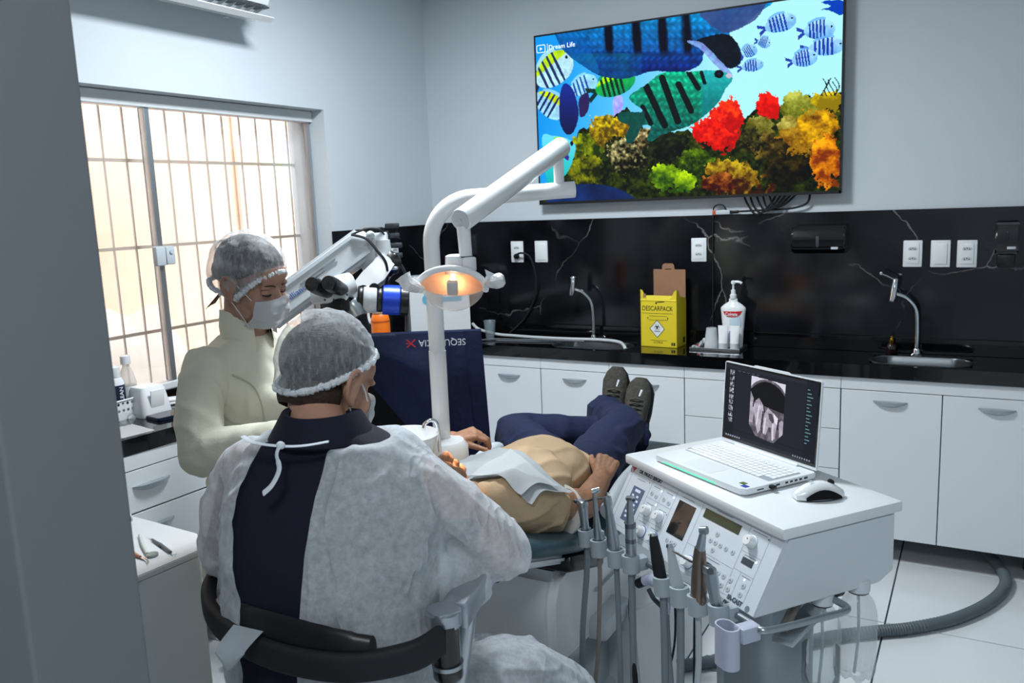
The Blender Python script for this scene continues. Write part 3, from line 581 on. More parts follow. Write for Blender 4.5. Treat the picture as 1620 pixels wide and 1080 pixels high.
# return along the window wall, built in the same pattern and turned
t = thing('corner_filler', 'white filler panel closing the corner between both cabinet runs', 'panel', (-2.46, 3.84, ZB))
b = BM(); bx(b, -2.50, -2.405, 3.86, 3.885, ZB, .841, .002); bx(b, -2.50, -2.478, 3.62, 3.86, ZB, .841, .002); obj('panel', b, white_lam, t, False, True)
DW = (-2.585, 1.0); DE = (-2.488, 3.61); dvx = Vector((DE[0]-DW[0], DE[1]-DW[1], 0)); dl = dvx.length; dang = math.atan2(dvx.y, dvx.x)
MD = Matrix.Translation((DW[0], DW[1], 0)) @ Matrix.Rotation(dang, 4, 'Z')
def side_unit(u0, u1, label, rows):
    t = thing('drawer_cabinet', label, 'cabinet', MD @ Vector(((u0+u1)/2, .15, ZB)), dang)
    Mi = t.matrix_basis.inverted() @ MD
    def add(nm, b, m, par, sm=False): bmesh.ops.transform(b, matrix=Mi, verts=b.verts); return obj(nm, b, m, par, sm)
    b = BM(); bx(b, u0, u1, .022, .27, ZB, .838); add('carcass', b, dark_gap, t)
    b = BM(); bx(b, u0, u1, -.001, .02, ZT+.002, .841, .001); add('top_rail', b, white_lam, t)
    for z0, z1 in rows:
        b = BM(); bx(b, u0+.002, u1-.002, 0, .018, z0+.002, z1-.002, .0015); f = add('drawer', b, white_lam, t)
        h = handle_bm(.15); bmesh.ops.transform(h, matrix=Matrix.Translation(((u0+u1)/2, 0, z1-.06)), verts=h.verts); add('handle', h, hm, f, True)
    for uu in (u0+.05, u1-.05): b = BM(); lathe(b, [(.018, 0), (.018, .12), (.014, .121)], 10, Matrix.Translation((uu, .14, 0))); add('foot', b, dgrey, t, True)
side_unit(.60, 1.155, 'white drawer cabinet under the window behind the side table', [(.632, ZT), (.39, .63), (ZB, .388)])
side_unit(1.157, 1.86, 'white drawer cabinet under the window behind the assistant', [(.632, ZT), (.39, .63), (ZB, .388)])
side_unit(1.862, dl-.002, 'white drawer cabinet under the window nearest the corner', [(.632, ZT), (.39, .63), (ZB, .388)])
# ------------------------------------------------------------ on the back worktop
def faucet(x, label, dx, hook):
    t = thing('faucet', label, 'faucet', (x, 4.135, .90))
    b = BM(); lathe(b, [(.026, 0), (.026, .006), (.017, .012), (.015, .03), (.013, .034)], 20); obj('base_ring', b, chrome, t)
    b = BM(); pts = spline([(0, 0, .02), (0, 0, .12), (-.008, -.005, .21), (-.045, -.02, .262), (-.085, -.035, .282), (-.098, -.04, .29)]); tube(b, pts, .0095, 12); obj('spout', b, chrome, t)
    b = BM(); tube(b, [(-.104, -.045, .252), (-.1, -.043, .27), (-.092, -.04, .345), (-.090, -.039, .352)], [.012, .015, .013, .008], 14); a = obj('nozzle', b, chrome, t)
    b = BM(); tube(b, [(-.104, -.045, .249), (-.1035, -.045, .254)], .011, 12); obj('aerator', b, dgrey, a)
    if hook:
        b = BM(); tube(b, [(-.094, -.04, .345), (-.13, -.045, .365), (-.150, -.046, .372)], .004, 6); ell(b, (-.152, -.046, .375), (.008, .008, .010), sub=2); obj('lever', b, chrome, t)
    else:
        b = BM(); tube(b, [(-.108, -.045, .345), (-.08, -.038, .348)], .004, 6); obj('lever', b, chrome, t)
faucet(-1.818, 'curved chrome faucet at the left sink, hose behind it', 0, 0); faucet(-.24, 'curved chrome faucet with a lever at the right sink', 0, 1)
# yellow sharps box
t = thing('sharps_box', 'open yellow cardboard sharps box with a brown lid flap', 'box', (-1.412, 4.10, .901), R(-4))
yel = mat('yellow_card', 'e3cd2c', .55, var=.03, vscale=10); kraft = mat('brown_card', '9a7358', .8, var=.06, vscale=25)
w, d, h = .196, .125, .235; b = BM()
th = .003
bx(b, -w/2, w/2, -d/2, -d/2+th, 0, h); bx(b, -w/2, w/2, d/2-th, d/2, 0, h); bx(b, -w/2, -w/2+th, -d/2, d/2, 0, h); bx(b, w/2-th, w/2, -d/2, d/2, 0, h); bx(b, -w/2, w/2, -d/2, d/2, 0, th)
obj('box_body', b, yel, t, False)
for s in (-1, 1):
    b = BM(); M = Matrix(((0, 0, s, s*w/2), (1, 0, 0, 0), (0, 1, 0, h), (0, 0, 0, 1)))
    prism(b, [(-d/2, 0), (d/2, 0), (d/2-.03, .012), (-d/2+.045, .020), (-d/2+.02, .055), (-d/2, .058)] if s > 0 else [(-d/2, 0), (d/2, 0), (d/2-.03, .012), (-d/2+.045, .020), (-d/2+.02, .05), (-d/2, .052)], -.003, M); obj('side_flap', b, yel, t, False)
b = BM(); prism(b, [(-w/2, 0), (w/2, 0), (w/2-.006, .028), (-w/2+.006, .028)], .003, Matrix.Translation((0, -d/2, h)) @ XYZ(70, 0, 0)); prism(b, [(-w/2, h), (-w/2+.05, h), (-w/2+.028, h+.02), (-w/2+.01, h+.054), (-w/2, h+.057)], -.003, frame((0, -d/2, 0), (1, 0, 0), (0, 0, 1))); prism(b, [(w/2-.05, h), (w/2, h), (w/2, h+.057), (w/2-.012, h+.05), (w/2-.03, h+.018)], -.003, frame((0, -d/2, 0), (1, 0, 0), (0, 0, 1))); obj('front_flap', b, yel, t, False)
b = BM(); prism(b, [(-w/2+.022, h-.01), (w/2, h-.01), (w/2, h+.150), (w/2-.058, h+.150), (w/2-.062, h+.172), (w/2-.07, h+.18), (w/2-.115, h+.18), (w/2-.124, h+.172), (w/2-.128, h+.150), (-w/2+.022, h+.150)], .003, frame((0, d/2-.004, 0), (1, 0, 0), (0, 0, 1))); lidf = obj('lid_flap', b, kraft, t, False)
b = BM(); prism(b, [(w/2-.112, h+.149), (w/2-.074, h+.149), (w/2-.078, h+.153), (w/2-.108, h+.153)], .0005, frame((0, d/2-.0072, 0), (1, 0, 0), (0, 0, 1))); obj('hand_slot', b, black_pl, lidf, False)
fy = -d/2-.0005; FM = lambda x, z: frame((x, fy, z), (1, 0, 0), (0, 0, 1))
text('lettering', 'DESCARPACK', .034, FM(-.006, .196), ink, t, .0003, width=.165, bold=.0002)
b = BM()
for z, x0, x1 in ((.172, -.088, .075), (.158, -.05, .045), (.138, -.055, .05), (.034, -.045, .045)): decal(b, FM(0, z), rect(x0, x1, -.0009, .0009), .0002)
for x in (-.058, .050): decal(b, FM(x, .148), rect(-.002, .002, -.005, .005), .0002)
decal(b, FM(0, .2285), [(-.02, -.002), (.03, .001), (.034, .005), (.0, .004)], .0002); decal(b, FM(-.012, .224), circ(.005, 10), .0002)
decal(b, FM(.078, .018), rect(-.010, -.002, -.008, .008), .0002); decal(b, FM(.078, .018), rect(.001, .010, -.008, .008), .0002)
obj('print_lines', b, ink, t, False)
text('lettering', '13 LITROS', .015, FM(-.004, .023), ink, t, .0003, width=.05)
b = BM(); decal(b, FM(-.008, .093), [(0, -.046), (.042, 0), (0, .046), (-.042, 0)], .0002); obj('diamond_border', b, ink, t, False)
b = BM(); decal(b, FM(-.008, .093), [(0, -.042), (.038, 0), (0, .042), (-.038, 0)], .0004); obj('diamond_label', b, white_pl, t, False)
b = BM()
for k in range(3):
    a = R(90+120*k); cx_, cy_ = .0085*math.cos(a), .0085*math.sin(a)
    ro, ri = circ(.0085, 18), circ(.0056, 18, .0022*math.cos(a), .0022*math.sin(a)); Mk = FM(-.008+cx_, .102+cy_) @ Matrix.Translation((0, 0, .0006))
    vo = [b.verts.new(Mk @ Vector((x, y, 0))) for x, y in ro]; vi = [b.verts.new(Mk @ Vector((x, y, 0))) for x, y in ri]
    for q in range(18): b.faces.new((vo[q], vo[(q+1) % 18], vi[(q+1) % 18], vi[q]))
decal(b, FM(-.008, .102) @ Matrix.Translation((0, 0, .0005)), circ(.003, 10), .0003)
for z in (.083, .079): decal(b, FM(-.008, z) @ Matrix.Translation((0, 0, .0005)), rect(-.016, .016, -.001, .001), .0002)
obj('biohazard_sign', b, ink, t, False)
b = BM(); decal(b, FM(-.076, .262), [(-.008, -.012), (.006, -.010), (.009, .008), (-.005, .012)], .0003); obj('corner_print', b, kraft, t, False)
b = BM(); decal(b, frame((w/2+.0003, .03, .03), (0, 1, 0), (0, 0, 1)), rect(-.012, .012, -.014, .014), .0003); obj('side_print', b, ink, t, False)
# tray with pump bottle, tubes, cups, sachet
t = thing('tray', 'flat grey steel tray under the white toothpaste bottle', 'tray', (-1.125, 4.085, .901))
b = BM(); bx(b, -.125, .125, -.075, .075, 0, .004, .002)
for x0, x1, y0, y1 in ((-.125, -.121, -.075, .075), (.121, .125, -.075, .075), (-.125, .125, -.075, -.071), (-.125, .125, .071, .075)): bx(b, x0, x1, y0, y1, 0, .012, .001)
obj('tray_body', b, steel, t, False)
t = thing('pump_bottle', 'tall white pump bottle with a red label on the tray', 'bottle', (-1.055, 4.10, .906))
b = BM(); lathe(b, [(.030, 0), (.036, .004), (.039, .08), (.0455, .17), (.0475, .192), (.046, .200), (.034, .214), (.0165, .228), (.0165, .242)], 36, sx=1.3, sy=.62); obj('bottle_body', b, white_gl, t)
b = BM(); lathe(b, [(.0155, .242), (.0165, .245), (.0165, .262), (.0115, .266), (.0115, .285), (.005, .287), (.005, .312), (.010, .314), (.011, .326), (.006, .331)], 18); tube(b, spline([(-.010, 0, .320), (.015, 0, .325), (.034, 0, .322), (.040, 0, .316)]), [.0065]*24+[.004], 8); obj('pump_head', b, white_pl, t)
def cyl_label(t, name, poly, rx, ry, z, m, off=.0006):
    b = BM(); rows = []
    n = len(poly)
    def on(x, y):
        a = max(-.99, min(.99, x/rx)); return Vector((x, -(ry+off)*math.sqrt(1-a*a)-off, z+y))
    x0, x1 = min(p[0] for p in poly), max(p[0] for p in poly); cols = []
    for i in range(25):
        x = x0+(x1-x0)*min(.999, max(.001, i/24)); ys = sorted(y1+(y2-y1)*(x-xa)/(xb-xa) for (xa, y1), (xb, y2) in zip(poly, poly[1:]+poly[:1]) if (xa-x)*(xb-x) < 0)
        cols.append((b.verts.new(on(x, ys[0])), b.verts.new(on(x, ys[-1]))))
    for p, q in zip(cols, cols[1:]): b.faces.new((p[0], q[0], q[1], p[1]))
    return obj(name, b, m, t, False)
cyl_label(t, 'red_label', [(-.044, .014), (-.02, .0145), (0, .0145), (.02, .0145), (.049, .017), (.038, -.002), (.022, -.011), (0, -.013), (-.022, -.011), (-.038, -.003)], .0595, .0284, .168, inkr, .0012)
text('lettering', 'Colgate', .023, frame((-.002, -.0312, .1685), (1, 0, 0), (0, 0, 1)), white_pl, t, .0004, width=.060, bold=.0005)
cyl_label(t, 'pale_blue_label', [(-.012, .006), (.02, .010), (.042, .016), (.042, -.03), (-.012, -.03)], .057, .0274, .140, mat('pale_blue_print', 'c6d9e6', .4), .0005)
for x, y, l, s in ((-1.088, 4.038, 'white toothpaste tube standing on the tray, left of two', 0), (-1.033, 4.043, 'white toothpaste tube standing on the tray, right of two', 1)):
    t = thing('toothpaste_tube', l, 'tube', (x, y, .906))
    b = BM(); lathe(b, [(.021, 0), (.0225, .004), (.0225, .03), (.0235, .032)], 20); obj('tube_cap', b, white_pl, t)
    b = BM(); rr = [[Vector(((.0225+.003*k)*math.cos(2*PI*j/20), .0225*(1-k*.93)*math.sin(2*PI*j/20), .032+.085*k)) for j in range(20)] for k in (0, .25, .5, .75, 1)]; ring_faces(b, rr); obj('tube_body', b, white_gl, t)
    if s: b = BM(); bx(b, -.0245, -.0225, -.006, .006, .04, .09); obj('blue_stripe', b, inkb, t, False)
t = thing('plastic_cup', 'stack of clear plastic cups upside down on the tray', 'cup', (-1.152, 4.06, .906))
for k in range(3):
    b = BM(); lathe(b, [(.036, 0+.008*k), (.035, .003+.008*k), (.025, .084+.008*k), (.021, .087+.008*k)], 20, cap=False); obj('cup_wall', b, mat('frosted_plastic', 'dfe6ea', .3, alpha=.55), t)
t = thing('sachet', 'small white sachet with a red mark on the tray', 'sachet', (-1.218, 4.045, .906))
b = BM(); pts = [[Vector((-.026+.013*i, -.016+.011*j, .022+.012*math.sin(i*1.7+j)+.008*(i-2)-.01*abs(j-1.5))) for j in range(4)] for i in range(5)]; ring_faces(b, pts, cap=False, cyc=False); bmesh.ops.solidify(b, geom=b.faces[:], thickness=.012); obj('sachet_body', b, white_pl, t)
b = BM(); prism(b, [(-.006, -.004), (.004, -.006), (.006, .004), (0, .0), (-.003, .006)], .0006, frame((.008, -.0215, .018), (1, 0, 0), (0, .3, 1))); obj('red_mark', b, inkr, t, False)
t = thing('small_bottle', 'tiny black bottle with a white cap on the tray', 'bottle', (-1.188, 4.09, .906))
b = BM(); lathe(b, [(.014, 0), (.015, .002), (.015, .018), (.012, .02)], 16); obj('bottle_body', b, black_pl, t); b = BM(); lathe(b, [(.015, .02), (.016, .022), (.016, .040), (.014, .042)], 16); obj('bottle_cap', b, white_pl, t)
# amber bottle by the right sink
t = thing('dropper_bottle', 'small dark amber bottle with a gold cap by the right sink', 'bottle', (-.345, 4.155, .901))
b = BM(); lathe(b, [(.020, 0), (.022, .003), (.022, .036), (.016, .046), (.009, .05)], 18); obj('bottle_body', b, mat('amber_glass', '1c0d07', .08, coat=.5), t)
b = BM(); lathe(b, [(.010, .05), (.011, .052), (.011, .066), (.008, .068), (.006, .072), (.007, .078), (.004, .082)], 18); obj('gold_cap', b, mat('gold_metal', 'c9a23a', .2, 1), t)
# cup and hoses at the left end
t = thing('clear_cup', 'clear plastic cup standing by the white device', 'cup', (-2.425, 4.06, .901))
b = BM(); lathe(b, [(.024, 0), (.025, .002), (.035, .098), (.037, .10), (.034, .098), (.0235, .004), (.0, .003)], 22, cap=False); obj('cup_wall', b, mat('clear_cup_plastic', 'a9bcc6', .1, alpha=.3), t)
hz = .912
b = BM(); tube(b, spline([(-2.52, 4.03, .985), (-2.47, 4.02, .955), (-2.40, 4.10, .918), (-2.3, 4.10, .914), (-2.15, 4.09, hz), (-1.95, 4.09, hz), (-1.75, 4.09, hz+.003), (-1.64, 4.06, hz), (-1.58, 3.98, .905), (-1.565, 3.95, .89)], 10), .0085, 8)
tag(obj('drain_hose', b, mat('hose_white', 'cfd4d8', .4)), 'white hose lying along the worktop into the left sink', 'hose')
b = BM(); tube(b, spline([(-2.43, 3.93, .9075), (-2.36, 4.0, .9075), (-2.2, 4.02, .9075), (-2.05, 4.045, .9075), (-1.84, 4.06, .9075)]), .0055, 6)
tag(obj('thin_hose', b, mat('hose_grey', '5a6066', .5)), 'thin grey hose lying in front of the white worktop hose', 'hose')
# white device box across the corner
a0, a1 = Vector((-2.735, 3.735, .901)), Vector((-2.505, 3.985, .901)); ax = (a1-a0).normalized(); ang = math.atan2(ax.y, ax.x)
t = thing('ultrasonic_unit', 'upright white device with a pale blue logo in the counter corner', 'device', (a0+a1)/2+Vector((-.055*math.sin(ang)*1, .055*math.cos(ang), 0)), ang)
L = (a1-a0).length
b = BM(); prism(b, rrect(L, .36, .045), .11, Matrix.Translation((0, .055, .195)) @ XYZ(90, 0, 0)); bmesh.ops.bevel(b, geom=[e for e in b.edges if len(e.link_faces) == 2 and any(len(f.verts) > 6 for f in e.link_faces)], offset=.006, segments=2, affect='EDGES'); obj('device_body', b, white_pl, t)
b = BM(); prism(b, rrect(L+.004, .364, .045), .012, Matrix.Translation((0, .006, .195)) @ XYZ(90, 0, 0)); obj('seam_band', b, alu, t)
b = BM()
for x in (-.10, .10): lathe(b, [(.014, 0), (.014, .016)], 12, Matrix.Translation((x, 0, 0)))
obj('feet', b, dgrey, t)['kind'] = 'stuff'
lb = mat('logo_blue', '6fb6d6', .4); LM = lambda x, z: frame((x, -.0565, z), (1, 0, 0), (0, 0, 1))
b = BM(); decal(b, LM(-.07, .245), circ(.030, 24)); decal(b, LM(.03, .240), rect(-.085, .095, -.013, .013)); obj('logo', b, lb, t, False)

# orange bottle
fl0 = P(604, 541, 3.62); t = thing('equipment_case', 'black case on the worktop carrying the orange flask', 'case', (fl0.x, fl0.y, .901), R(40)); b = BM(); box(b, (0, 0, .06), (.22, .16, .12), .012); obj('case_shell', b, black_pl, t); b = BM(); tube(b, spline([(-.05, -.082, .09), (-.045, -.10, .09), (.045, -.10, .09), (.05, -.082, .09)]), .006, 8); obj('case_handle', b, dgrey, t)
t = thing('orange_flask', 'orange flask with a white carry cap behind the microscope', 'bottle', P(604, 541, 3.62)+Vector((0, 0, -.02)))
t.location.z = 1.023; t.matrix_basis = Matrix.Translation(t.location)
b = BM(); lathe(b, [(.036, 0), (.040, .004), (.040, .16), (.034, .182), (.030, .186)], 26); obj('flask_body', b, mat('orange_paint', 'e2701e', .35), t)
b = BM(); lathe(b, [(.031, .186), (.033, .189), (.033, .206), (.022, .212), (.020, .228), (.017, .231)], 22); obj('flask_cap', b, mat('cap_pale_orange', 'e8c3a4', .4), t)
b = BM(); tube(b, spline([(-.03, -.006, .205), (-.050, -.01, .20), (-.054, -.01, .17), (-.045, -.01, .145), (-.037, -.008, .165)]), .006, 8); obj('carry_loop', b, white_pl, t)
b = BM(); lathe(b, [(.0404, .150), (.0404, .157)], 26, cap=False); obj('neck_band', b, mat('orange_dark', 'b4531a', .4), t)
b = BM(); o0 = t.location; tube(b, spline([o0+Vector((.03, .0, .01)), o0+Vector((.06, -.01, .075)), o0+Vector((.10, 0, .06)), o0+Vector((.15, .03, -.115))]), .003, 6)
tag(obj('charging_cord', b, white_pl), 'thin white cord arching beside the orange flask', 'cord')

# ------------------------------------------------------------ on the bench below the window
t = thing('storage_basket', 'white perforated basket holding two bottles by the window', 'basket', (-2.865, 2.03, .901), R(92))
b = BM(); bw, bd, bh = .20, .11, .075
def holed_wall(b, M, w, h):           # thin wall with two rows of round holes cut as geometry
    nx, nz = int(w/.019), 3; gx = [-w/2+w*i/nx for i in range(nx+1)]; gz = [h*j/nz for j in range(nz+1)]
    for i in range(nx):
        for j in range(nz):
            x0, x1, z0, z1 = gx[i], gx[i+1], gz[j], gz[j+1]
            q = [(x0, z0), ((x0+x1)/2, z0), (x1, z0), (x1, (z0+z1)/2), (x1, z1), ((x0+x1)/2, z1), (x0, z1), (x0, (z0+z1)/2)]
            if j >= 1:
                c = ((x0+x1)/2, (z0+z1)/2); hr = .0058; inn = [(c[0]+hr*math.cos(R(225+45*k)), c[1]+hr*math.sin(R(225+45*k))) for k in range(8)]
                vo = [b.verts.new(M @ Vector((x, 0, z))) for x, z in q]; vi = [b.verts.new(M @ Vector((x, 0, z))) for x, z in inn]
                for k in range(8): b.faces.new((vo[k], vo[(k+1) % 8], vi[(k+1) % 8], vi[k]))
            else: b.faces.new([b.verts.new(M @ Vector((x, 0, z))) for x, z in q])
holed_wall(b, Matrix.Translation((0, -bd/2, 0)), bw, bh); holed_wall(b, Matrix.Translation((0, bd/2, 0)), bw, bh)
holed_wall(b, Matrix.Translation((-bw/2, 0, 0)) @ XYZ(0, 0, 90), bd, bh); holed_wall(b, Matrix.Translation((bw/2, 0, 0)) @ XYZ(0, 0, 90), bd, bh)
bx(b, -bw/2, bw/2, -bd/2, bd/2, 0, .003); obj('basket_body', b, white_pl, t, False)
b = BM(); tube(b, [(-bw/2, -bd/2, bh), (bw/2, -bd/2, bh)], .004, 6); tube(b, [(bw/2, -bd/2, bh), (bw/2, bd/2, bh)], .004, 6); tube(b, [(bw/2, bd/2, bh), (-bw/2, bd/2, bh)], .004, 6); tube(b, [(-bw/2, bd/2, bh), (-bw/2, -bd/2, bh)], .004, 6); obj('basket_rim', b, white_pl, t)['kind'] = 'stuff'
t = thing('rinse_bottle', 'white bottle with a navy label in the basket', 'bottle', (-2.868, 2.0, .905), R(60))
b = BM(); lathe(b, [(.030, 0), (.033, .004), (.033, .135), (.026, .150), (.017, .154)], 24); obj('bottle_body', b, white_gl, t); b = BM(); lathe(b, [(.022, .154), (.023, .157), (.022, .192), (.018, .195)], 20); obj('bottle_cap', b, white_pl, t)
b = BM(); lathe(b, [(.0336, .04), (.0336, .125)], 24, cap=False); obj('navy_label', b, mat('navy_print', '141f3c', .4), t)
text('label_lettering', 'CLEAN', .022, frame((.0175, -.0300, .083), (0, 0, 1), (-.86, -.5, 0)), white_pl, t, .0012, width=.07)
t = thing('clear_bottle', 'clear bottle with a white cap and blue print in the basket', 'bottle', (-2.893, 2.072, .905), R(60))
b = BM(); lathe(b, [(.030, 0), (.032, .004), (.032, .12), (.022, .16), (.013, .182), (.013, .19)], 24); obj('bottle_body', b, mat('cloudy_plastic', 'e8e2dc', .2, alpha=.45), t)
b = BM(); lathe(b, [(.018, .19), (.019, .193), (.018, .222), (.014, .225)], 20); obj('bottle_cap', b, white_pl, t); b = BM(); lathe(b, [(.0325, .03), (.0325, .105)], 24, cap=False); obj('white_label', b, white_pl, t)
b = BM(); box(b, (.012, -.0315, .085), (.016, .003, .022), rot=XYZ(0, 0, 20)); box(b, (.012, -.0315, .05), (.03, .003, .006), rot=XYZ(0, 0, 20)); obj('blue_print', b, mat('blue_print', '33449a', .4), t, False)
t = thing('napkin_dispenser', 'white tapered napkin dispenser beside the basket', 'dispenser', (-2.800, 2.085, .901), R(88))
b = BM(); rr = []
for z, a, d in ((0, .065, .06), (.01, .066, .061), (.10, .052, .046), (.112, .046, .040)): rr.append([Vector((x*a/.065, y*d/.06, z)) for x, y in rrect(.13, .12, .02)])
ring_faces(b, rr); obj('dispenser_body', b, white_pl, t); b = BM(); box(b, (.0, -.0575, .06), (.06, .006, .085), .002, rot=XYZ(8, 0, 0)); obj('napkin', b, mat('paper_white', 'eef0f1', .8), t)
t = thing('tablet', 'dark blue tablet lying on the bench by the assistant', 'tablet', (-2.690, 2.095, .901), R(80)); b = BM(); prism(b, rrect(.155, .10, .012), .011); bmesh.ops.bevel(b, geom=[e for e in b.edges if abs(e.verts[0].co.z-e.verts[1].co.z) < 1e-5], offset=.002, segments=2, affect='EDGES'); obj('tablet_body', b, mat('dark_blue_case', '101c38', .35), t)
b = BM(); prism(b, rrect(.145, .092, .01), .0005, Matrix.Translation((0, 0, .011))); obj('tablet_screen', b, black_gl, t, False)
t = thing('paper_sheet', 'white paper sheet near the bench edge by the doorway', 'paper', (-2.67, 1.80, .9005), R(80)); b = BM(); rows = [[Vector((-.14+.028*i, -.085+.034*j, .0006+.002*noise.noise(Vector((i*.5, j*.5, 1))))) for j in range(6)] for i in range(11)]; ring_faces(b, rows, cap=False, cyc=False); bmesh.ops.solidify(b, geom=b.faces[:], thickness=-.0006); obj('sheet', b, mat('paper_white2', 'f2f3f3', .85), t)
t = thing('folded_cloth', 'small white folded pad by the window sill', 'pad', (-2.868, 2.245, .901), R(70)); b = BM(); box(b, (0, 0, .006), (.10, .07, .010), .004); box(b, (.004, .002, .017), (.098, .068, .010), .004, rot=XYZ(0, 4, 3)); obj('pad_layers', b, mat('pad_white', 'e9ebec', .8), t)
t = thing('safety_glasses', 'clear safety glasses lying beside the paper on the bench', 'glasses', (-2.742, 1.905, .901), R(70)); cp = mat('lens_plastic', 'dfe8ec', .08, alpha=.35)
for s in (-1, 1):
    b = BM(); rr = [[Vector((s*(.034+.028*math.cos(2*PI*j/18)*k), .004-.012*(math.cos(2*PI*j/18)*k*s > 0)*abs(math.cos(2*PI*j/18)), .024+.022*math.sin(2*PI*j/18)*k)) for j in range(18)] for k in (1, .5, .05)]; ring_faces(b, rr, cap=False); bmesh.ops.solidify(b, geom=b.faces[:], thickness=.002); obj('lens', b, cp, t)
    b = BM(); tube(b, spline([(s*.062, 0, .03), (s*.066, .05, .028), (s*.066, .10, .012), (s*.064, .13, .004)]), .0028, 6); obj('temple', b, clear_pl, t)
b = BM(); tube(b, spline([(-.008, .003, .026), (0, 0, .030), (.008, .003, .026)]), .003, 6); obj('bridge', b, cp, t)

# ------------------------------------------------------------ surgical microscope on its stand
t = thing('microscope', 'white surgical microscope on a sloping arm behind the assistant', 'microscope', (P(420, 545, 3.0).x-.10, P(420, 545, 3.0).y-.1, 0))
DM = 2.95; mw = mat('microscope_white', 'c2c7cb', .28, coat=.3)
pa, pb = P(425, 497, DM), P(582, 382, DM+.03); dirv = (pb-pa).normalized(); side = dirv.cross(fw).normalized(); Mx = Matrix(((dirv.x, side.x, 0, pa.x), (dirv.y, side.y, 0, pa.y), (dirv.z, side.z, 0, pa.z), (0, 0, 0, 1)))
nn = dirv.cross(side); Mx.col[2][:3] = nn
L = (pb-pa).length
if side.z < 0: side = -side
Mx.col[1][:3] = side; nn = dirv.cross(side); Mx.col[2][:3] = nn
b = BM(); box(b, (0, 0, 0), (1, 1, 1), 0); bmesh.ops.transform(b, matrix=Mx @ Matrix.Translation((L*.48, 0, 0)) @ Matrix.Diagonal((L*1.05, .112, .10, 1)), verts=b.verts); bmesh.ops.bevel(b, geom=b.edges[:], offset=.014, segments=3, affect='EDGES'); arm = obj('balance_arm', b, mw, t, True, True)
b = BM()
for yy in (.036, -.040): box(b, (0, 0, 0), (1, 1, 1)); bmesh.ops.transform(b, matrix=Mx @ Matrix.Translation((L*.48, yy, -.0555 if nn.dot(fw) > 0 else .0555)) @ Matrix.Diagonal((L*.98, .012, .004, 1)), verts=b.verts[-8:])
obj('arm_groove', b, lgrey, arm, False, True)
sg = -1 if nn.dot(fw) > 0 else 1
lm_ = Matrix.Translation(Mx @ Vector((L*.24, -.005, sg*.0565))); lm_ = frame(Mx @ Vector((L*.305, -.008, sg*.052)), dirv, side)
text('arm_logo', 'Alliance', .030, lm_, inkb, t, .0005).parent = t
bpy.context.view_layer.update()
b = BM()
for q in range(4): decal(b, frame(Mx @ Vector((L*(.47+.12*(q % 2)), .008-.012*(q//2), sg*.052)), dirv, side), rect(-.05, .05, -.0025, .0025))
obj('arm_print', b, inkg, arm, False, True)
b = BM(); c0 = P(593, 402, DM+.03); lathe(b, [(.044, -.060), (.050, -.045), (.050, .065), (.046, .076)], 28, Matrix.Translation(c0)); lathe(b, [(.026, -.10), (.030, -.06)], 20, Matrix.Translation(c0)); obj('turret', b, mw, t, True, True)
b = BM(); lathe(b, [(.038, .074), (.038, .090), (.034, .094)], 26, Matrix.Translation(c0)); obj('turret_cap', b, black_pl, t, True, True)
b = BM(); ell(b, P(586, 372, DM-.03), (.016, .016, .016), sub=2); ell(b, P(570, 380, DM-.0), (.04, .04, .034), sub=3); obj('arm_joint', b, mw, t, True, True)
b = BM(); c1 = P(618, 366, DM+.03)
for k in range(4): box(b, c1+Vector((.004*k, .01, .02-.035*k)), (.045-.01*(k % 2), .03, .018), .004)
tube(b, [P(612, 365, DM+.03), P(612, 405, DM+.03)], .006, 8); obj('clamp_knobs', b, dgrey, t, True, True)['kind'] = 'stuff'
b = BM(); box(b, P(552, 421, DM), (.11, .05, .03), .008, rot=Matrix.Rotation(-math.atan2(rt.x*0-dirv.z, 1)*1.0, 4, Vector(fw)) if False else frame((0, 0, 0), dirv, side)); obj('spring_cover', b, mw, t, True, True)
# lower link: two cheeks
q0, q1 = P(608, 420, DM), P(560, 468, DM-.02); d2 = (q1-q0).normalized(); s2 = d2.cross(fw).normalized(); n2 = d2.cross(s2)
if s2.z < 0: s2 = -s2
L2 = (q1-q0).length
for off, hh in ((-.05, .050), (.035, .048)):
    b = BM(); prism(b, [(-.03, -hh*.6), (L2*.2, -hh*.85), (L2*1.0, -hh*.45), (L2*1.0, hh*.4), (L2*.45, hh*.6), (-.03, hh*.55)], .012, frame(q0+fw*off, d2, s2)); obj('link_cheek', b, mw, t, True, True)
b = BM(); tube(b, [q0-fw*.04, q0+fw*.045], .034, 18); tube(b, [q0+Vector((0, 0, .09)), q0-Vector((0, 0, .01))], [.025, .033], 18); obj('link_pivot', b, mw, t, True, True)
b = BM(); c = P(617, 416, DM); ell(b, c, (.042, .04, .042), sub=3)
for k in range(8): ell(b, c+Vector((.036*math.cos(k*.785), -.005, .036*math.sin(k*.785))), (.014,)*3, sub=2)
b = fuse(b, .006, 2); obj('tension_knob', b, black_pl, t, True, True); b = BM(); box(b, P(619, 424, DM-.02), (.05, .02, .012), .004); obj('knob_plate', b, mw, t, True, True)
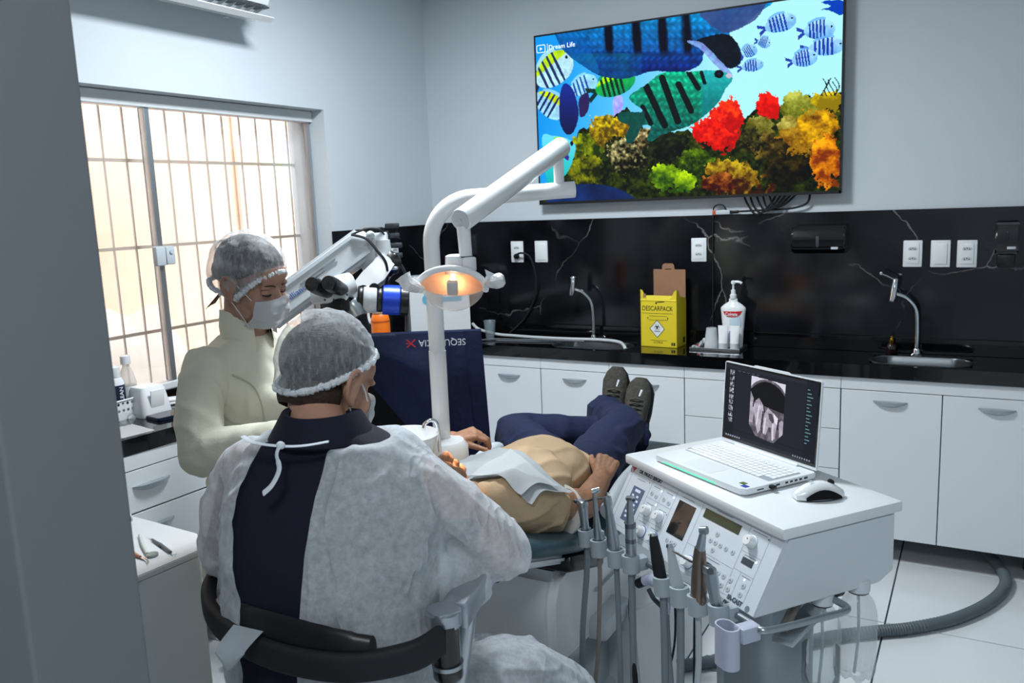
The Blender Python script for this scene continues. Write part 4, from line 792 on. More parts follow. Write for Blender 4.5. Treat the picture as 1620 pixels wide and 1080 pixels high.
# optical head
b = BM(); hc = P(535, 457, DM-.05); tube(b, [P(526, 461, DM-.1), P(540, 455, DM-.06), P(556, 450, DM-.04)], [.040, .046, .044], 26); box(b, P(521, 467, DM-.1), (.125, .055, .042), .012, rot=frame((0, 0, 0), rt+upv*.05, upv)); obj('optical_head', b, mw, t, True, True)
for k, (u0, v0, u1, v1) in enumerate(((493, 449, 520, 462), (519, 447, 541, 458))):
    e0, e1 = P(u0, v0, DM-.30), P(u1, v1, DM-.10); b = BM(); dd = (e1-e0).normalized()
    tube(b, [e0, e0+dd*.004, e0+dd*.035, e0+dd*.045, e0+dd*.085, e1], [.021, .0235, .0235, .026, .026, .022], 22); e_ = obj('eyepiece', b, black_pl, t, True, True)
    b = BM(); tube(b, [e0-dd*.0005, e0+dd*.002], .016, 18); obj('eyepiece_lens', b, black_gl, e_, True, True)
b = BM(); 
for u in ((484+30, 474), (528, 474), (549, 466)): tube(b, [P(*u, DM-.163), P(*u, DM-.158)], .004, 8)
obj('head_screws', b, dgrey, t, True, True)['kind'] = 'stuff'
b = BM(); tube(b, [P(536, 478, DM-.05), P(545, 500, DM-.05)], [.05, .042], 22); box(b, P(530, 482, DM-.09), (.10, .05, .05), .012); obj('objective', b, black_pl, t, True, True)
b = BM(); tube(b, [P(556, 478, DM-.06), P(562, 486, DM-.06), P(568, 500, DM-.06)], [.036, .04, .03], 20); obj('zoom_ring', b, steel, t, True, True)
g0 = P(566, 472, DM-.05); gd = (rt*1+fw*.15-upv*.04).normalized()
for a, c, r, m, n in ((0, .02, .046, black_pl, 'adapter_ring'), (.02, .065, .048, mw, 'beam_splitter'), (.065, .085, .044, black_pl, 'adapter_ring'), (.085, .145, .052, mat('blue_anodised', '1f46c4', .35, .2), 'camera_ring'), (.145, .175, .052, black_pl, 'camera_end')):
    b = BM(); tube(b, [g0+gd*a, g0+gd*(a+.003), g0+gd*(c-.003), g0+gd*c], [r*.95, r, r, r*.95], 24); obj(n, b, m, t, True, True)
for u in ((575, 459), (592, 456), (569, 494)): b = BM(); tube(b, [P(*u, DM-.07), P(u[0]+1, u[1]-1, DM-.02)], .018, 12); obj('focus_knob', b, black_pl, t, True, True)
b = BM(); tube(b, spline([P(556, 371, DM-.075), P(580, 378, DM-.08), P(597, 397, DM-.08), P(610, 415, DM-.07), P(613, 440, DM-.03), P(605, 460, DM-.03)]), .005, 6); tube(b, spline([P(556, 371, DM-.07), P(580, 362, DM-.06), P(600, 363, DM-.03), P(608, 372, DM)]), .004, 6); obj('signal_cable', b, rubber, t, True, True)
b = BM(); tube(b, spline([P(628, 412, DM+.05), P(640, 430, DM+.1), P(645, 460, DM+.15), P(643, 505, DM+.2), P(644, 570, DM+.2)]), .006, 6); obj('power_lead', b, dgrey, t, True, True)
# pillar and foot of the stand
cx_, cy_ = pa.x-.03, pa.y-.02
b = BM(); tube(b, [(cx_, cy_, .06), (cx_, cy_, pa.z-.03)], .035, 16); obj('stand_column', b, mw, t, True, True)
b = BM(); lathe(b, [(.05, pa.z-.10), (.06, pa.z-.08), (.06, pa.z+.06), (.05, pa.z+.07)], 20, Matrix.Translation((cx_, cy_, 0))); obj('column_head', b, mw, t, True, True)
for k in range(4):
    a = R(45+90*k); b = BM(); tube(b, [(cx_, cy_, .09), (cx_+.22*math.cos(a), cy_+.22*math.sin(a), .07)], [.035, .022], 10); lg = obj('stand_leg', b, mw, t, True, True)
    b = BM(); tube(b, [(cx_+.2*math.cos(a)-.012, cy_+.2*math.sin(a), .03), (cx_+.2*math.cos(a)+.012, cy_+.2*math.sin(a), .03)], .03, 14); tube(b, [(cx_+.2*math.cos(a), cy_+.2*math.sin(a), .03), (cx_+.2*math.cos(a), cy_+.2*math.sin(a), .07)], .008, 8); obj('caster', b, black_pl, lg, True, True)

# ------------------------------------------------------------ lead apron on a stand
DA = 3.12
st = thing('garment_stand', 'dark stand carrying the navy lead apron', 'stand', (P(665, 600, DA+.02).x, P(665, 600, DA+.02).y, 0))
c = st.location; aa = (P(742, 527, DA)-P(590, 531, DA)); aa.z = 0; aw = aa.normalized(); an = Vector((aw.y, -aw.x, 0))
if an.dot(fw) > 0: an = -an
tz = 1.175
b = BM(); tube(b, [c+aw*-.2+Vector((0, 0, tz)), c+aw*.22+Vector((0, 0, tz))], .014, 10); obj('rail', b, black_pl, st, True, True)
for s in (-.18, .2): b = BM(); tube(b, [c+aw*s+Vector((0, 0, .02)), c+aw*s+Vector((0, 0, tz))], .013, 10); obj('post', b, black_pl, st, True, True)
for s in (-.18, .2): b = BM(); tube(b, [c+aw*s+an*.2+Vector((0, 0, .015)), c+aw*s-an*.2+Vector((0, 0, .015))], .014, 10); obj('foot_bar', b, black_pl, st, True, True)
t = thing('lead_apron', 'navy lead apron folded over its stand behind the lamp post', 'apron', (c.x, c.y, .5))
nav2 = mat('navy_vinyl', '17264f', .5, var=.15, vscale=8, bump=.25, bscale=25); blk = mat('black_lining', '0a0b10', .7, bump=.2, bscale=40)
def sheet(u0, u1, z0f, off, m, name, amp=.012, nu=26, nz=24, ztop=tz+.02, over=True):
    b = BM(); rows = []
    for i in range(nu+1):
        u = u0+(u1-u0)*i/nu; z0 = z0f((u-u0)/(u1-u0)); r = []
        if over: r += [c+aw*u-an*.03+Vector((0, 0, ztop-.10)), c+aw*u-an*.022+Vector((0, 0, ztop-.01)), c+aw*u+Vector((0, 0, ztop+.004))]
        for j in range(nz+1):
            k = j/nz; z = ztop-(ztop-z0)*k
            w = amp*(math.sin(u*21+k*2)+.7*noise.noise(Vector((u*7, k*3, off*50))))*min(1, k*1.5)
            r.append(c+aw*(u+.03*k*math.sin(u*9))+an*(off*min(1, .4+k*2)+w)+Vector((0, 0, z)))
        rows.append(r)
    ring_faces(b, rows, cap=False, cyc=False); bmesh.ops.solidify(b, geom=b.faces[:], thickness=.004)
    return obj(name, b, m, t, True, True, 60)
sheet(-.20, .235, lambda k: .58, .022, blk, 'lining')
def flap(k): return 1.03-.02*k-.33*max(0, min(1, (k-.1)/.62))**1.1 if k < .8 else .70+.2*(k-.8)
sheet(-.20, .17, flap, .055, nav2, 'front_flap', .010)
sheet(.165, .235, lambda k: .60, .045, nav2, 'side_panel', .006, 6)
tx = c+aw*.0+an*.068+Vector((0, 0, tz-.012))
text('printed_word', 'SEQUÊNCIA', .034, frame(c+aw*.095+an*.0685+Vector((0, 0, tz-.010)), -aw, (0, 0, -1)), white_pl, t, .0004, width=.17)
b = BM(); Mk = frame(c+aw*-.018+an*.0685+Vector((0, 0, tz-.010)), aw, (0, 0, 1))
decal(b, Mk, [(-.018, -.014), (-.012, -.014), (.018, .014), (.012, .014)], .0005); decal(b, Mk, [(-.018, .014), (-.012, .014), (.018, -.014), (.012, -.014)], .0005); decal(b, Mk, [(-.018, -.002), (-.002, 0), (-.018, .003)], .0005); obj('red_emblem', b, inkr, t, False, True)
b = [o for o in t.children if o.name.startswith('printed_word')][0]
b.data.transform(t.matrix_basis.inverted()); a_ = [o for o in bpy.data.objects if o.name.startswith('arm_logo')][0]; a_.data.transform(a_.parent.matrix_basis.inverted())

# ------------------------------------------------------------ dental unit: spittoon, lamp, chair
t = thing('spittoon_unit', 'white spittoon unit with a round basin beside the patient', 'spittoon', (-1.56, 2.14, 0))
b = BM(); prism(b, rrect(.20, .32, .06), .44, Matrix.Translation((.0, .02, .36))); bmesh.ops.bevel(b, geom=[e for e in b.edges if abs(e.verts[0].co.z-e.verts[1].co.z) < 1e-5], offset=.02, segments=3, affect='EDGES'); obj('unit_body', b, white_pl, t)
b = BM(); prism(b, rrect(.14, .2, .05), .37, Matrix.Translation((.0, .02, .0))); obj('unit_foot', b, lgrey, t)
b = BM(); lathe(b, [(.07, .79), (.085, .80), (.085, .865), (.07, .885), (.03, .892)], 28, Matrix.Translation((.02, .10, 0))); obj('post_socket', b, white_gl, t)
b = BM(); lathe(b, [(.03, .80), (.05, .815), (.085, .86), (.1, .925), (.103, .948), (.1, .951), (.096, .945), (.08, .885), (.045, .85), (.012, .845), (0, .846)], 40, Matrix.Translation((0, -.07, 0)), False); obj('basin', b, white_gl, t)
b = BM(); tube(b, spline([(.075, .0, .88), (.072, .0, .965), (.06, -.015, .985), (.045, -.03, .975), (.042, -.034, .955)]), .006, 10); obj('rinse_spout', b, chrome, t)
t = thing('operating_lamp', 'white dental operating lamp on its curved post, lit orange', 'lamp', (-1.545, 2.245, .885))
lw = mat('lamp_white', 'e9ecee', .25, coat=.3)
z1 = 1.675; ad = Vector((.82, .572, 0)); p0 = Vector((-1.545, 2.245, .885))
pts = [p0, p0+Vector((0, 0, .5))]; cc = Vector((p0.x, p0.y, z1-.14))
for k in range(11): a = R(9*k); pts.append(cc+ad*(.14*(1-math.cos(a)))+Vector((0, 0, .14*math.sin(a))))
pe = p0+ad*.47; pe.z = z1+.012; pts.append(pe)
b = BM(); tube(b, [p0, p0+Vector((0, 0, .30))], .0285, 20); obj('post_sleeve', b, lw, t, True, True)
b = BM(); tube(b, [p0+Vector((0, 0, .28))]+pts[1:], .0265, 20); obj('post', b, lw, t, True, True)
pj = p0+ad*.42; pj.z = z1
b = BM(); tube(b, [pj+Vector((0, 0, -.01)), pj+Vector((0, 0, .145))], .017, 14); obj('arm_spindle', b, lw, t, True, True)
j0 = Vector((pj.x, pj.y, 1.815)); j1 = P(729, 349, 2.28)
b = BM(); dj = (j1-j0).normalized(); tube(b, [j0-dj*.03, j0-dj*.022, j1-dj*.004, j1], [.026, .0325, .0325, .0315], 24); obj('spring_arm', b, lw, t, True, True)
b = BM(); tube(b, [j1-dj*.001, j1+dj*.003], .027, 22); tube(b, [j1, j1+dj*.005], .006, 10); obj('arm_end_cap', b, lgrey, t, True, True)
k0, k1 = P(733, 358, 2.30), P(737, 405, 2.31)
b = BM(); tube(b, [k0, k0.lerp(k1, .5), k1], [.0195, .0185, .018], 16); obj('drop_stem', b, lw, t, True, True)
b = BM(); tube(b, [k1, k1-Vector((0, 0, .003))], .0188, 16); obj('stem_seam', b, dgrey, t, True, True)
k2 = P(742, 424, 2.31)
b = BM(); tube(b, [k1, k2], .016, 12); box(b, P(743, 418, 2.29), (.03, .03, .04), .006); obj('swivel', b, lw, t, True, True)
LC = P(716, 446, 2.30)                                       # lamp head, trough opening forward and down
hx = (rt+upv*-.03).normalized(); hf = (-fw*.55 - Vector((0, 0, 1))*.45).normalized(); hf = (hf-hx*hf.dot(hx)).normalized(); hu = hf.cross(hx)
if hu.z < 0: hu = -hu
HM = Matrix(((hx.x, hf.x, hu.x, LC.x), (hx.y, hf.y, hu.y, LC.y), (hx.z, hf.z, hu.z, LC.z), (0, 0, 0, 1)))
def dish(off, r0=.080, dp=.040):
    rows = []
    for k in range(9):
        q = k/8; r = []
        for j in range(36):
            a = 2*PI*j/36; r.append(HM @ Vector((r0*q*math.cos(a)*1.08, -dp*(1-q*q)-off+.012*(math.cos(a)*q)**2, r0*.62*q*math.sin(a))))
        rows.append(r)
    return rows
b = BM(); ring_faces(b, dish(.006, .084, .045), cap=False); bmesh.ops.solidify(b, geom=b.faces[:], thickness=.004); obj('lamp_shell', b, lw, t, True, True)
refl = mat('reflector_orange', 'f6d6bd', .32, .25); b = BM(); ring_faces(b, dish(0), cap=False); bmesh.ops.solidify(b, geom=b.faces[:], thickness=.002); obj('reflector', b, refl, t, True, True)
b = BM(); tube(b, [HM @ Vector((.092*math.cos(R(a)), .008+.012*math.cos(R(a))**2, .054*math.sin(R(a)))) for a in range(-10, 200, 10)], .009, 10); obj('shade_rim', b, lw, t, True, True)
b = BM(); rows = []
for k in range(9):
    q = k/8; rows.append([HM @ Vector((.088*math.cos(R(a))*q, .012+.042*math.sqrt(max(0, 1-q*q)), -.002+.086*math.sin(R(a))*q)) for a in range(180, 361, 10)])
ring_faces(b, rows, cap=False, cyc=False); bmesh.ops.solidify(b, geom=b.faces[:], thickness=.0015); obj('clear_shield', b, mat('shield_plastic', 'e8e4e0', .12, alpha=.42), t, True, True)
b = BM(); tube(b, [HM @ Vector((0, -.035, .012)), HM @ Vector((0, .004, -.002))], [.006, .008], 10); obj('bulb', b, mat('lamp_bulb', 'ffc490', .4, emit=30), t, True, True)
b = BM(); box(b, HM @ Vector((.0, .010, -.012)), (.03, .02, .045), .006, rot=HM.to_3x3().to_4x4()); obj('bulb_shield', b, lgrey, t, True, True)
b = BM(); lathe(b, [(.036, 0), (.037, .006), (.034, .05), (.026, .054)], 24, Matrix.Translation(P(719, 434, 2.32)+Vector((0, .02, .0)))); obj('lamp_housing', b, lw, t, True, True)
wrapm = mat('plastic_wrap', 'e6eaec', .15, alpha=.72, bump=.8, bscale=60)
for s, (u, v_) in ((-1, (668, 458)), (1, (767, 447))):
    h0 = P(u, v_, 2.27); h1 = P(u+s*(-22 if s < 0 else 12)*-1 if False else (645 if s < 0 else 785), 449 if s < 0 else 444, 2.24); b = BM(); tube(b, [h0, h0.lerp(h1, .5), h1], [.011, .014, .015], 12); obj('handle', b, lw, t, True, True)
    b = BM(); h2 = P(637, 437, 2.24) if s < 0 else P(798, 442, 2.23)
    tube(b, [h0.lerp(h1, .3), h1, h1.lerp(h2, .6), h2], [.016, .021, .019, .022 if s < 0 else .010], 10)
    if s > 0: q = P(767, 426, 2.24); prism(b, [(0, 0), (.05, -.025), (.045, -.045), (.012, -.045)], .004, frame(q, rt, upv))
    wrinkle(b, .004, (60, 60, 60)); obj('handle_wrap', b, wrapm, t, True, True)
lp = bpy.data.lights.new('operating_lamp_light', 'SPOT'); lp.energy = 40; lp.color = (1, .62, .34); lp.spot_size = R(16); lp.spot_blend = .35; lp.shadow_soft_size = .015
lo = bpy.data.objects.new('operating_lamp_light', lp); COL.objects.link(lo); l0 = HM @ Vector((0, .075, -.04)); lo.location = l0
tgt = Vector((-1.195, 1.80, .98)); lo.rotation_euler = (tgt-l0).to_track_quat('-Z', 'Y').to_euler()
# chair
t = thing('dental_chair', 'reclined dental chair with dark teal upholstery under the patient', 'chair', (-1.22, 2.6, 0))
teal = mat('teal_upholstery', '33505c', .45, bump=.08, bscale=120, coat=.1)
def cushion(name, path, w, th, m=teal):   # path of (y,z) centre line of the top surface
    b = BM(); rows = []
    n = len(path)
    for i, (y, z, x0, x1) in enumerate(path):
        y2, z2 = path[min(i+1, n-1)][:2]; y1, z1_ = path[max(i-1, 0)][:2]; tn = Vector((0, y2-y1, z2-z1_)).normalized(); nr = Vector((0, -tn.z, tn.y))
        end = .35 if i in (0, n-1) else 1
        cxm = (x0+x1)/2; hw = (x1-x0)/2*(.94 if end < 1 else 1); r = []
        for a in range(24):
            q = 2*PI*a/24; cs, sn = math.cos(q), math.sin(q); e = .35
            r.append(Vector((cxm+hw*math.copysign(abs(cs)**e, cs), y, z))+nr*(th/2*end*math.copysign(abs(sn)**.6, sn)-th/2))
        rows.append(r)
    ring_faces(b, rows); return obj(name, b, m, t, True, True, 50)
cushion('backrest', [(1.70, .835, -1.42, -1.0), (1.72, .83, -1.43, -.99), (1.9, .765, -1.44, -.975), (2.1, .70, -1.44, -.975), (2.19, .672, -1.43, -.985), (2.21, .667, -1.42, -1.0)], .42, .065)
cushion('seat', [(2.23, .645, -1.45, -1.0), (2.25, .65, -1.46, -.99), (2.5, .625, -1.46, -.98), (2.8, .63, -1.45, -.99), (3.2, .62, -1.44, -.99), (3.36, .612, -1.41, -1.02), (3.38, .61, -1.4, -1.03)], .45, .07)
cushion('headrest', [(1.52, .90, -1.3, -1.1), (1.54, .905, -1.32, -1.08), (1.62, .885, -1.33, -1.07), (1.69, .86, -1.32, -1.08), (1.70, .855, -1.3, -1.1)], .2, .06)
b = BM(); prism(b, [(1.74, .76), (2.20, .604), (2.20, .575), (1.74, .73)], .42, Matrix(((0, 0, 1, -1.42), (1, 0, 0, 0), (0, 1, 0, 0), (0, 0, 0, 1)))); bmesh.ops.bevel(b, geom=b.edges[:], offset=.01, segments=2, affect='EDGES'); obj('back_shell', b, white_pl, t, True, True)
b = BM(); prism(b, [(2.24, .575), (3.30, .548), (3.25, .51), (2.24, .52)], .38, Matrix(((0, 0, 1, -1.41), (1, 0, 0, 0), (0, 1, 0, 0), (0, 0, 0, 1)))); bmesh.ops.bevel(b, geom=b.edges[:], offset=.01, segments=2, affect='EDGES'); obj('seat_shell', b, white_pl, t, True, True)
b = BM(); prism(b, [(1.98, .30), (1.98, .52), (2.02, .60), (2.10, .585), (2.25, .565), (2.9, .53), (2.9, .34), (2.5, .29)], .28, Matrix(((0, 0, 1, -1.30), (1, 0, 0, 0), (0, 1, 0, 0), (0, 0, 0, 1)))); bmesh.ops.bevel(b, geom=b.edges[:], offset=.025, segments=3, affect='EDGES'); obj('lift_casing', b, white_pl, t, True, True)
b = BM(); box(b, (-1.015, 2.38, .44), (.012, .22, .003), 0); box(b, (-1.012, 2.33, .33), (.10, .20, .07), .015); obj('side_cover', b, lgrey, t, True, True)
b = BM(); box(b, (-1.10, 2.15, .595), (.24, .26, .05), .012, rot=XYZ(-18, 0, 0)); obj('gap_shade_block', b, black_pl, t, True, True)  # black block standing in for the shade between cushion and casing
b = BM(); prism(b, [(2.25, .05), (2.45, .05), (2.75, .34), (2.55, .34)], .06, Matrix(((0, 0, 1, -1.27), (1, 0, 0, 0), (0, 1, 0, 0), (0, 0, 0, 1)))); prism(b, [(2.25, .05), (2.45, .05), (2.75, .34), (2.55, .34)], .06, Matrix(((0, 0, 1, -1.11), (1, 0, 0, 0), (0, 1, 0, 0), (0, 0, 0, 1)))); obj('lift_arms', b, lgrey, t, True, True)['kind'] = 'stuff'
b = BM(); prism(b, rrect(.36, .95, .08), .05, Matrix.Translation((-1.2, 2.6, 0))); bmesh.ops.bevel(b, geom=[e for e in b.edges if abs(e.verts[0].co.z-e.verts[1].co.z) < 1e-5 and e.verts[0].co.z > .04], offset=.015, segments=2, affect='EDGES'); obj('base_plate', b, lgrey, t, True, True)
b = BM(); box(b, (-1.345, 2.16, .10), (.09, .10, .20), .012); obj('base_box', b, white_pl, t, True, True)
for xs_, lab in ((-.955, 'right'), (-1.50, 'left')):
    b = BM(); s = 1 if xs_ > -1.2 else -1
    tube(b, spline([(xs_-s*.06, 2.62, .58), (xs_, 2.62, .62), (xs_+s*.01, 2.60, .72), (xs_+s*.005, 2.52, .775), (xs_, 2.38, .765), (xs_, 2.24, .72)]), [.026]*8+[.03]*33, 14, flat=.8); obj('armrest', b, lgrey, t, True, True)
# junction box on the floor
t = thing('junction_box', 'tall white floor box in front of the chair base', 'box', (-1.0, 2.52, 0), R(-30))
b = BM(); prism(b, [(-.16, 0), (.16, 0), (.12, .34), (-.14, .36)], .17, Matrix(((1, 0, 0, 0), (0, 0, -1, .085), (0, 1, 0, 0), (0, 0, 0, 1)))); bmesh.ops.bevel(b, geom=b.edges[:], offset=.008, segments=2, affect='EDGES'); obj('box_shell', b, white_pl, t)
b = BM(); box(b, (-.11, -.086, .12), (.025, .003, .05), .001); obj('switch', b, black_pl, t)
# ------------------------------------------------------------ delivery cart with its console
CA = R(-37); CO = Vector((-.36, 1.843, 0)); CM = Matrix.Translation(CO) @ Matrix.Rotation(CA, 4, 'Z')
def cw(x, y, z): return CM @ Vector((x, y, z))
t = thing('delivery_cart', 'white dental cart with a sloping control panel under the laptop', 'cart', CO, CA); cart = t
cart_w = mat('cart_white', 'd7dde2', .42, bump=.02, bscale=300); cart_t = mat('cart_top_white', 'e9edf0', .35)
b = BM(); bx(b, -.667, .004, -.004, .362, .882, .910, .006); obj('top', b, cart_t, t)
b = BM(); rr = []
for x in (-.652, -.002):
    rr.append([Vector((x, y, z)) for y, z in ((.016, .882), (.345, .882), (.345, .735), (.30, .712), (-.080, .712))])
ring_faces(b, rr); bmesh.ops.bevel(b, geom=b.edges[:], offset=.004, segments=2, affect='EDGES'); obj('console_body', b, cart_w, t)
pu = Vector((1, 0, 0)); pv = Vector((0, .096, .17)).normalized()           # up the panel
PL0 = Vector((0, .016, .882)); pn = pu.cross(pv)
def PF(x, s, off=.0): return frame(PL0+pu*x-pv*s+pn*off, pu, pv)
panel_m = mat('panel_pale', 'd3dbe3', .4)
b = BM(); prism(b, rect(-.648, -.006, -.192, -.004), .0025, PF(0, 0, .0)); panel = obj('control_panel', b, panel_m, t, False)
def dec(name, polys, m, h=.0004, off=.0026, par=None):
    b = BM()
    for x, s, poly in polys: decal(b, PF(x, s, off), poly, h)
    return obj(name, b, m, par or panel, False)
dec('screen', [(0, 0, rect(-.600, -.545, -.158, -.056))], mat('lcd_blue_grey', '5c6b86', .25), .001)
marks = [(-.573, .066, rect(-.013, .013, -.004, .004))]
for i in range(2):
    for j in range(6): marks.append((-.587+.022*i+.006*(j % 2), .082+.0125*j, rect(-.005, .005, -.003, .003)))
dec('screen_icons', marks, mat('lcd_icon', 'c8d3e8', .4, emit=.25), .0003, .0037)
dec('touch_display', [(0, 0, rect(-.392, -.320, -.125, -.033))], black_gl, .001)
dec('green_lcd', [(0, 0, rect(-.285, -.146, -.0445, -.021))], mat('lcd_green', '2c3a22', .2), .001)
dec('small_display', [(-.2, .147, rect(-.014, .012, -.009, .009))], mat('lcd_small', '39434c', .2), .0008); dec('small_display', [(0, 0, rect(-.104, -.066, -.099, -.083))], mat('lcd_small', '39434c', .2), .0008)
lines = []
def ln(x0, s0, x1, s1, w=.0008):
    if x0 == x1: lines.append((x0, 0, rect(-w/2, w/2, -s1, -s0)))
    else: lines.append((0, s0, rect(x0, x1, -w/2, w/2)))
for x in (-.632, -.528, -.470, -.412, -.300, -.118, -.048): ln(x, .022 if x < -.42 else .012, x, .178)
ln(-.632, .178, -.412, .178); ln(-.632, .022, -.412, .022); ln(-.412, .012, -.048, .012); ln(-.528, .068, -.412, .068); ln(-.528, .126, -.412, .126)
ln(-.300, .122, -.118, .122); ln(-.118, .072, -.048, .072); ln(-.118, .118, -.048, .118); ln(-.300, .183, -.048, .183); ln(-.155+.064, .118, -.155+.064, .183)
for x, s, w in ((-.58, .034, .04), (-.50, .032, .03), (-.44, .032, .03), (-.50, .082, .034), (-.44, .082, .034), (-.50, .136, .034), (-.44, .136, .034), (-.36, .022, .05), (-.215, .014, .06), (-.083, .018, .05), (-.083, .078, .04), (-.2, .129, .07), (-.265, .150, .03), (-.07, .124, .03)): lines.append((x, s, rect(-w/2, w/2, -.0009, .0009)))
dec('printed_lines', lines, inkg, .0002, .0026)
text('printed_name', 'DR. PAULO SÉRGIO', .014, PF(-.548, .0135, .0027), ink, panel, .0002, width=.112, bold=.0006)
text('printed_brand', 'SR-CAST', .015, PF(-.075, .183, .0032), mat('brand_ink', '4b5563', .5), panel, .0002, width=.052, bold=.0008)
dec('brand_underline', [(-.075, .1925, rect(-.026, .026, -.001, .001)), (-.030, .184, circ(.0075, 16))], inkg, .0002, .0028)
dec('red_emblem', [(-.630, .0135, [(-.012, .009), (-.004, .004), (.012, .010), (.004, -.001), (-.001, -.012), (-.004, -.005), (-.011, .002)])], mat('emblem_red', 'b8473c', .5), .0003, .0027)
dec('emblem_ring', [(-.632, .0135, [(-.016, .010), (-.014, .010), (-.013, -.002), (-.004, -.012), (-.006, -.013), (-.015, -.003)])], ink, .0003, .0027)
leds = [(-.476, .036), (-.418, .036), (-.476, .076), (-.060, .082), (-.072, .130)]
dec('led', [(x, s, circ(.0022, 8)) for x, s in leds], mat('led_white', 'dfeaff', .3, emit=3), .0008)['kind'] = 'stuff'
dec('dot', [(x, s, circ(.0018, 8)) for x, s in ((-.54, .030), (-.418, .086), (-.052, .022), (-.272, .075), (-.185, .142))], ink, .0004)['kind'] = 'stuff'
for x, s in ((-.512, .052), (-.490, .055), (-.454, .052), (-.430, .055), (-.212, .066), (-.226, .087), (-.207, .087), (-.188, .087), (-.206, .106), (-.166, .087), (-.141, .087), (-.158, .147), (-.137, .147), (-.112, .147), (-.156, .168), (-.134, .168), (-.109, .168), (-.068, .143), (-.067, .164), (-.376, .142), (-.358, .142), (-.342, .142)):
    b = BM(); M = PF(x, s, .0024); ro = [(.0078, 0), (.0078, .0012), (.0066, .0014), (.0062, .0010), (.0, .0011)]
    lathe(b, [(.0076, 0), (.0076, .0010), (.0066, .0014)], 16, M); o = obj('button', b, lgrey, panel)
    b = BM(); decal(b, PF(x, s, .0038), [(-.003, -.002), (.003, -.002), (0, .0035)], .0002); obj('button_mark', b, inkg, o, False)
for x, s, ringm in ((-.500, .102, lgrey), (-.441, .100, lgrey), (-.486, .160, inkb), (-.429, .158, inkb), (-.097, .044, lgrey), (-.266, .163, inkb)):
    b = BM(); lathe(b, [(.0165, .002), (.0165, .005), (.0145, .006), (.0135, .020), (.0115, .023), (0, .0235)], 22, PF(x, s), False); k = obj('knob', b, white_gl, panel)
    b = BM(); lathe(b, [(.0180, .0022), (.0180, .0034), (.016, .0036)], 22, PF(x, s), True); obj('knob_ring', b, ringm, k)
    b = BM(); lathe(b, [(.0016, .0236), (.0016, .0242)], 8, PF(x+.003, s-.004)); obj('knob_dot', b, dgrey, k)
# under the console: column, crossing arms, base with casters
b = BM(); prism(b, rrect(.18, .17, .03), .62, Matrix.Translation((-.21, .14, .09))); obj('column', b, mat('column_grey', '9fa9b1', .45), t)
b = BM(); prism(b, rrect(.07, .12, .015), .62, Matrix.Translation((-.33, .18, .09))); obj('column_duct', b, cart_w, t)
b = BM(); prism(b, rrect(.46, .40, .06), .035, Matrix.Translation((-.26, .16, .06))); obj('base', b, lgrey, t)
for x, y in ((-.44, .01), (-.08, .01), (-.44, .31), (-.08, .31)):
    b = BM(); tube(b, [(x-.012, y, .03), (x+.012, y, .03)], .03, 14); tube(b, [(x, y, .03), (x, y, .062)], .008, 8); obj('caster', b, rubber, t)
b = BM(); tube(b, spline([(-.635, -.128, .700), (-.45, -.105, .692), (-.02, -.10, .712), (.045, -.105, .716), (.058, -.07, .715), (.062, .05, .712), (.052, .14, .705), (.0, .16, .700), (-.10, .16, .695)]), .0085, 10); obj('holder_rail', b, steel, t)
b = BM(); box(b, (-.02, .07, .655), (.05, .20, .016), .003, rot=XYZ(0, 0, 25)); obj('bracket', b, steel, t)
b = BM(); tube(b, [(.0, -.0, .665), (-.07, .12, .70)], .012, 10); obj('brace', b, mat('dull_brass', '8c857b', .4, .6), t)
# holder cradles on the rail
HB = [(-.672, .675), (-.602, .670), (-.508, .676), (-.429, .690), (-.278, .690), (-.205, .694), (-.134, .703), (-.054, .715)]
hold_m = mat('holder_grey', 'a9b3ba', .4)
HY = [-.172, -.162, -.152, -.143, -.135, -.135, -.135, -.135]
HS = [Vector((1.83*(-.135-y), y+.135, .87*(-.135-y))) for y in HY]
for (x, z), hs in zip(HB, HS):
    x += hs.x; z += hs.z
    b = BM(); n = 20; outer, inner = .0235, .0165
    rows = []
    angs = [R(-245+310*i/n) for i in range(n+1)]
    M = Matrix.Translation((x, -.135+hs.y, z-.024)) @ XYZ(0, -6, 0)
    vv = []
    for a in angs:
        c, s = math.cos(a), math.sin(a); vv.append([b.verts.new(M @ Vector((r*c, r*s, zz))) for r, zz in ((outer, 0), (outer, .046), (inner, .046), (inner, 0))])
    for p, q in zip(vv, vv[1:]):
        for k in range(4): b.faces.new((p[k], q[k], q[(k+1) % 4], p[(k+1) % 4]))
    b.faces.new(vv[0]); b.faces.new(list(reversed(vv[-1])))
    box(b, (x+.004, -.108+hs.y*.8, z-.002), (.030, .028, .036), .004); obj('holder', b, hold_m, t)
b = BM()
for i in range(1): pass
rr = []
for k, z in ((1, .0), (1.0, .094), (.86, .094), (.86, .004)): rr.append([Vector((x*k, y*k, z)) for x, y in rrect(.062, .040, .0195)])
ring_faces(b, [[Matrix.Translation((.012, -.165, .632)) @ p for p in r] for r in rr], cap=False); b.faces.new([b.verts.new(Matrix.Translation((.012, -.165, .636)) @ p) for p in rr[3]]); box(b, (.030, -.125, .708), (.034, .05, .036), .005); obj('cup_holder', b, mat('lilac_plastic', 'b9bfd2', .35, alpha=.97), t)

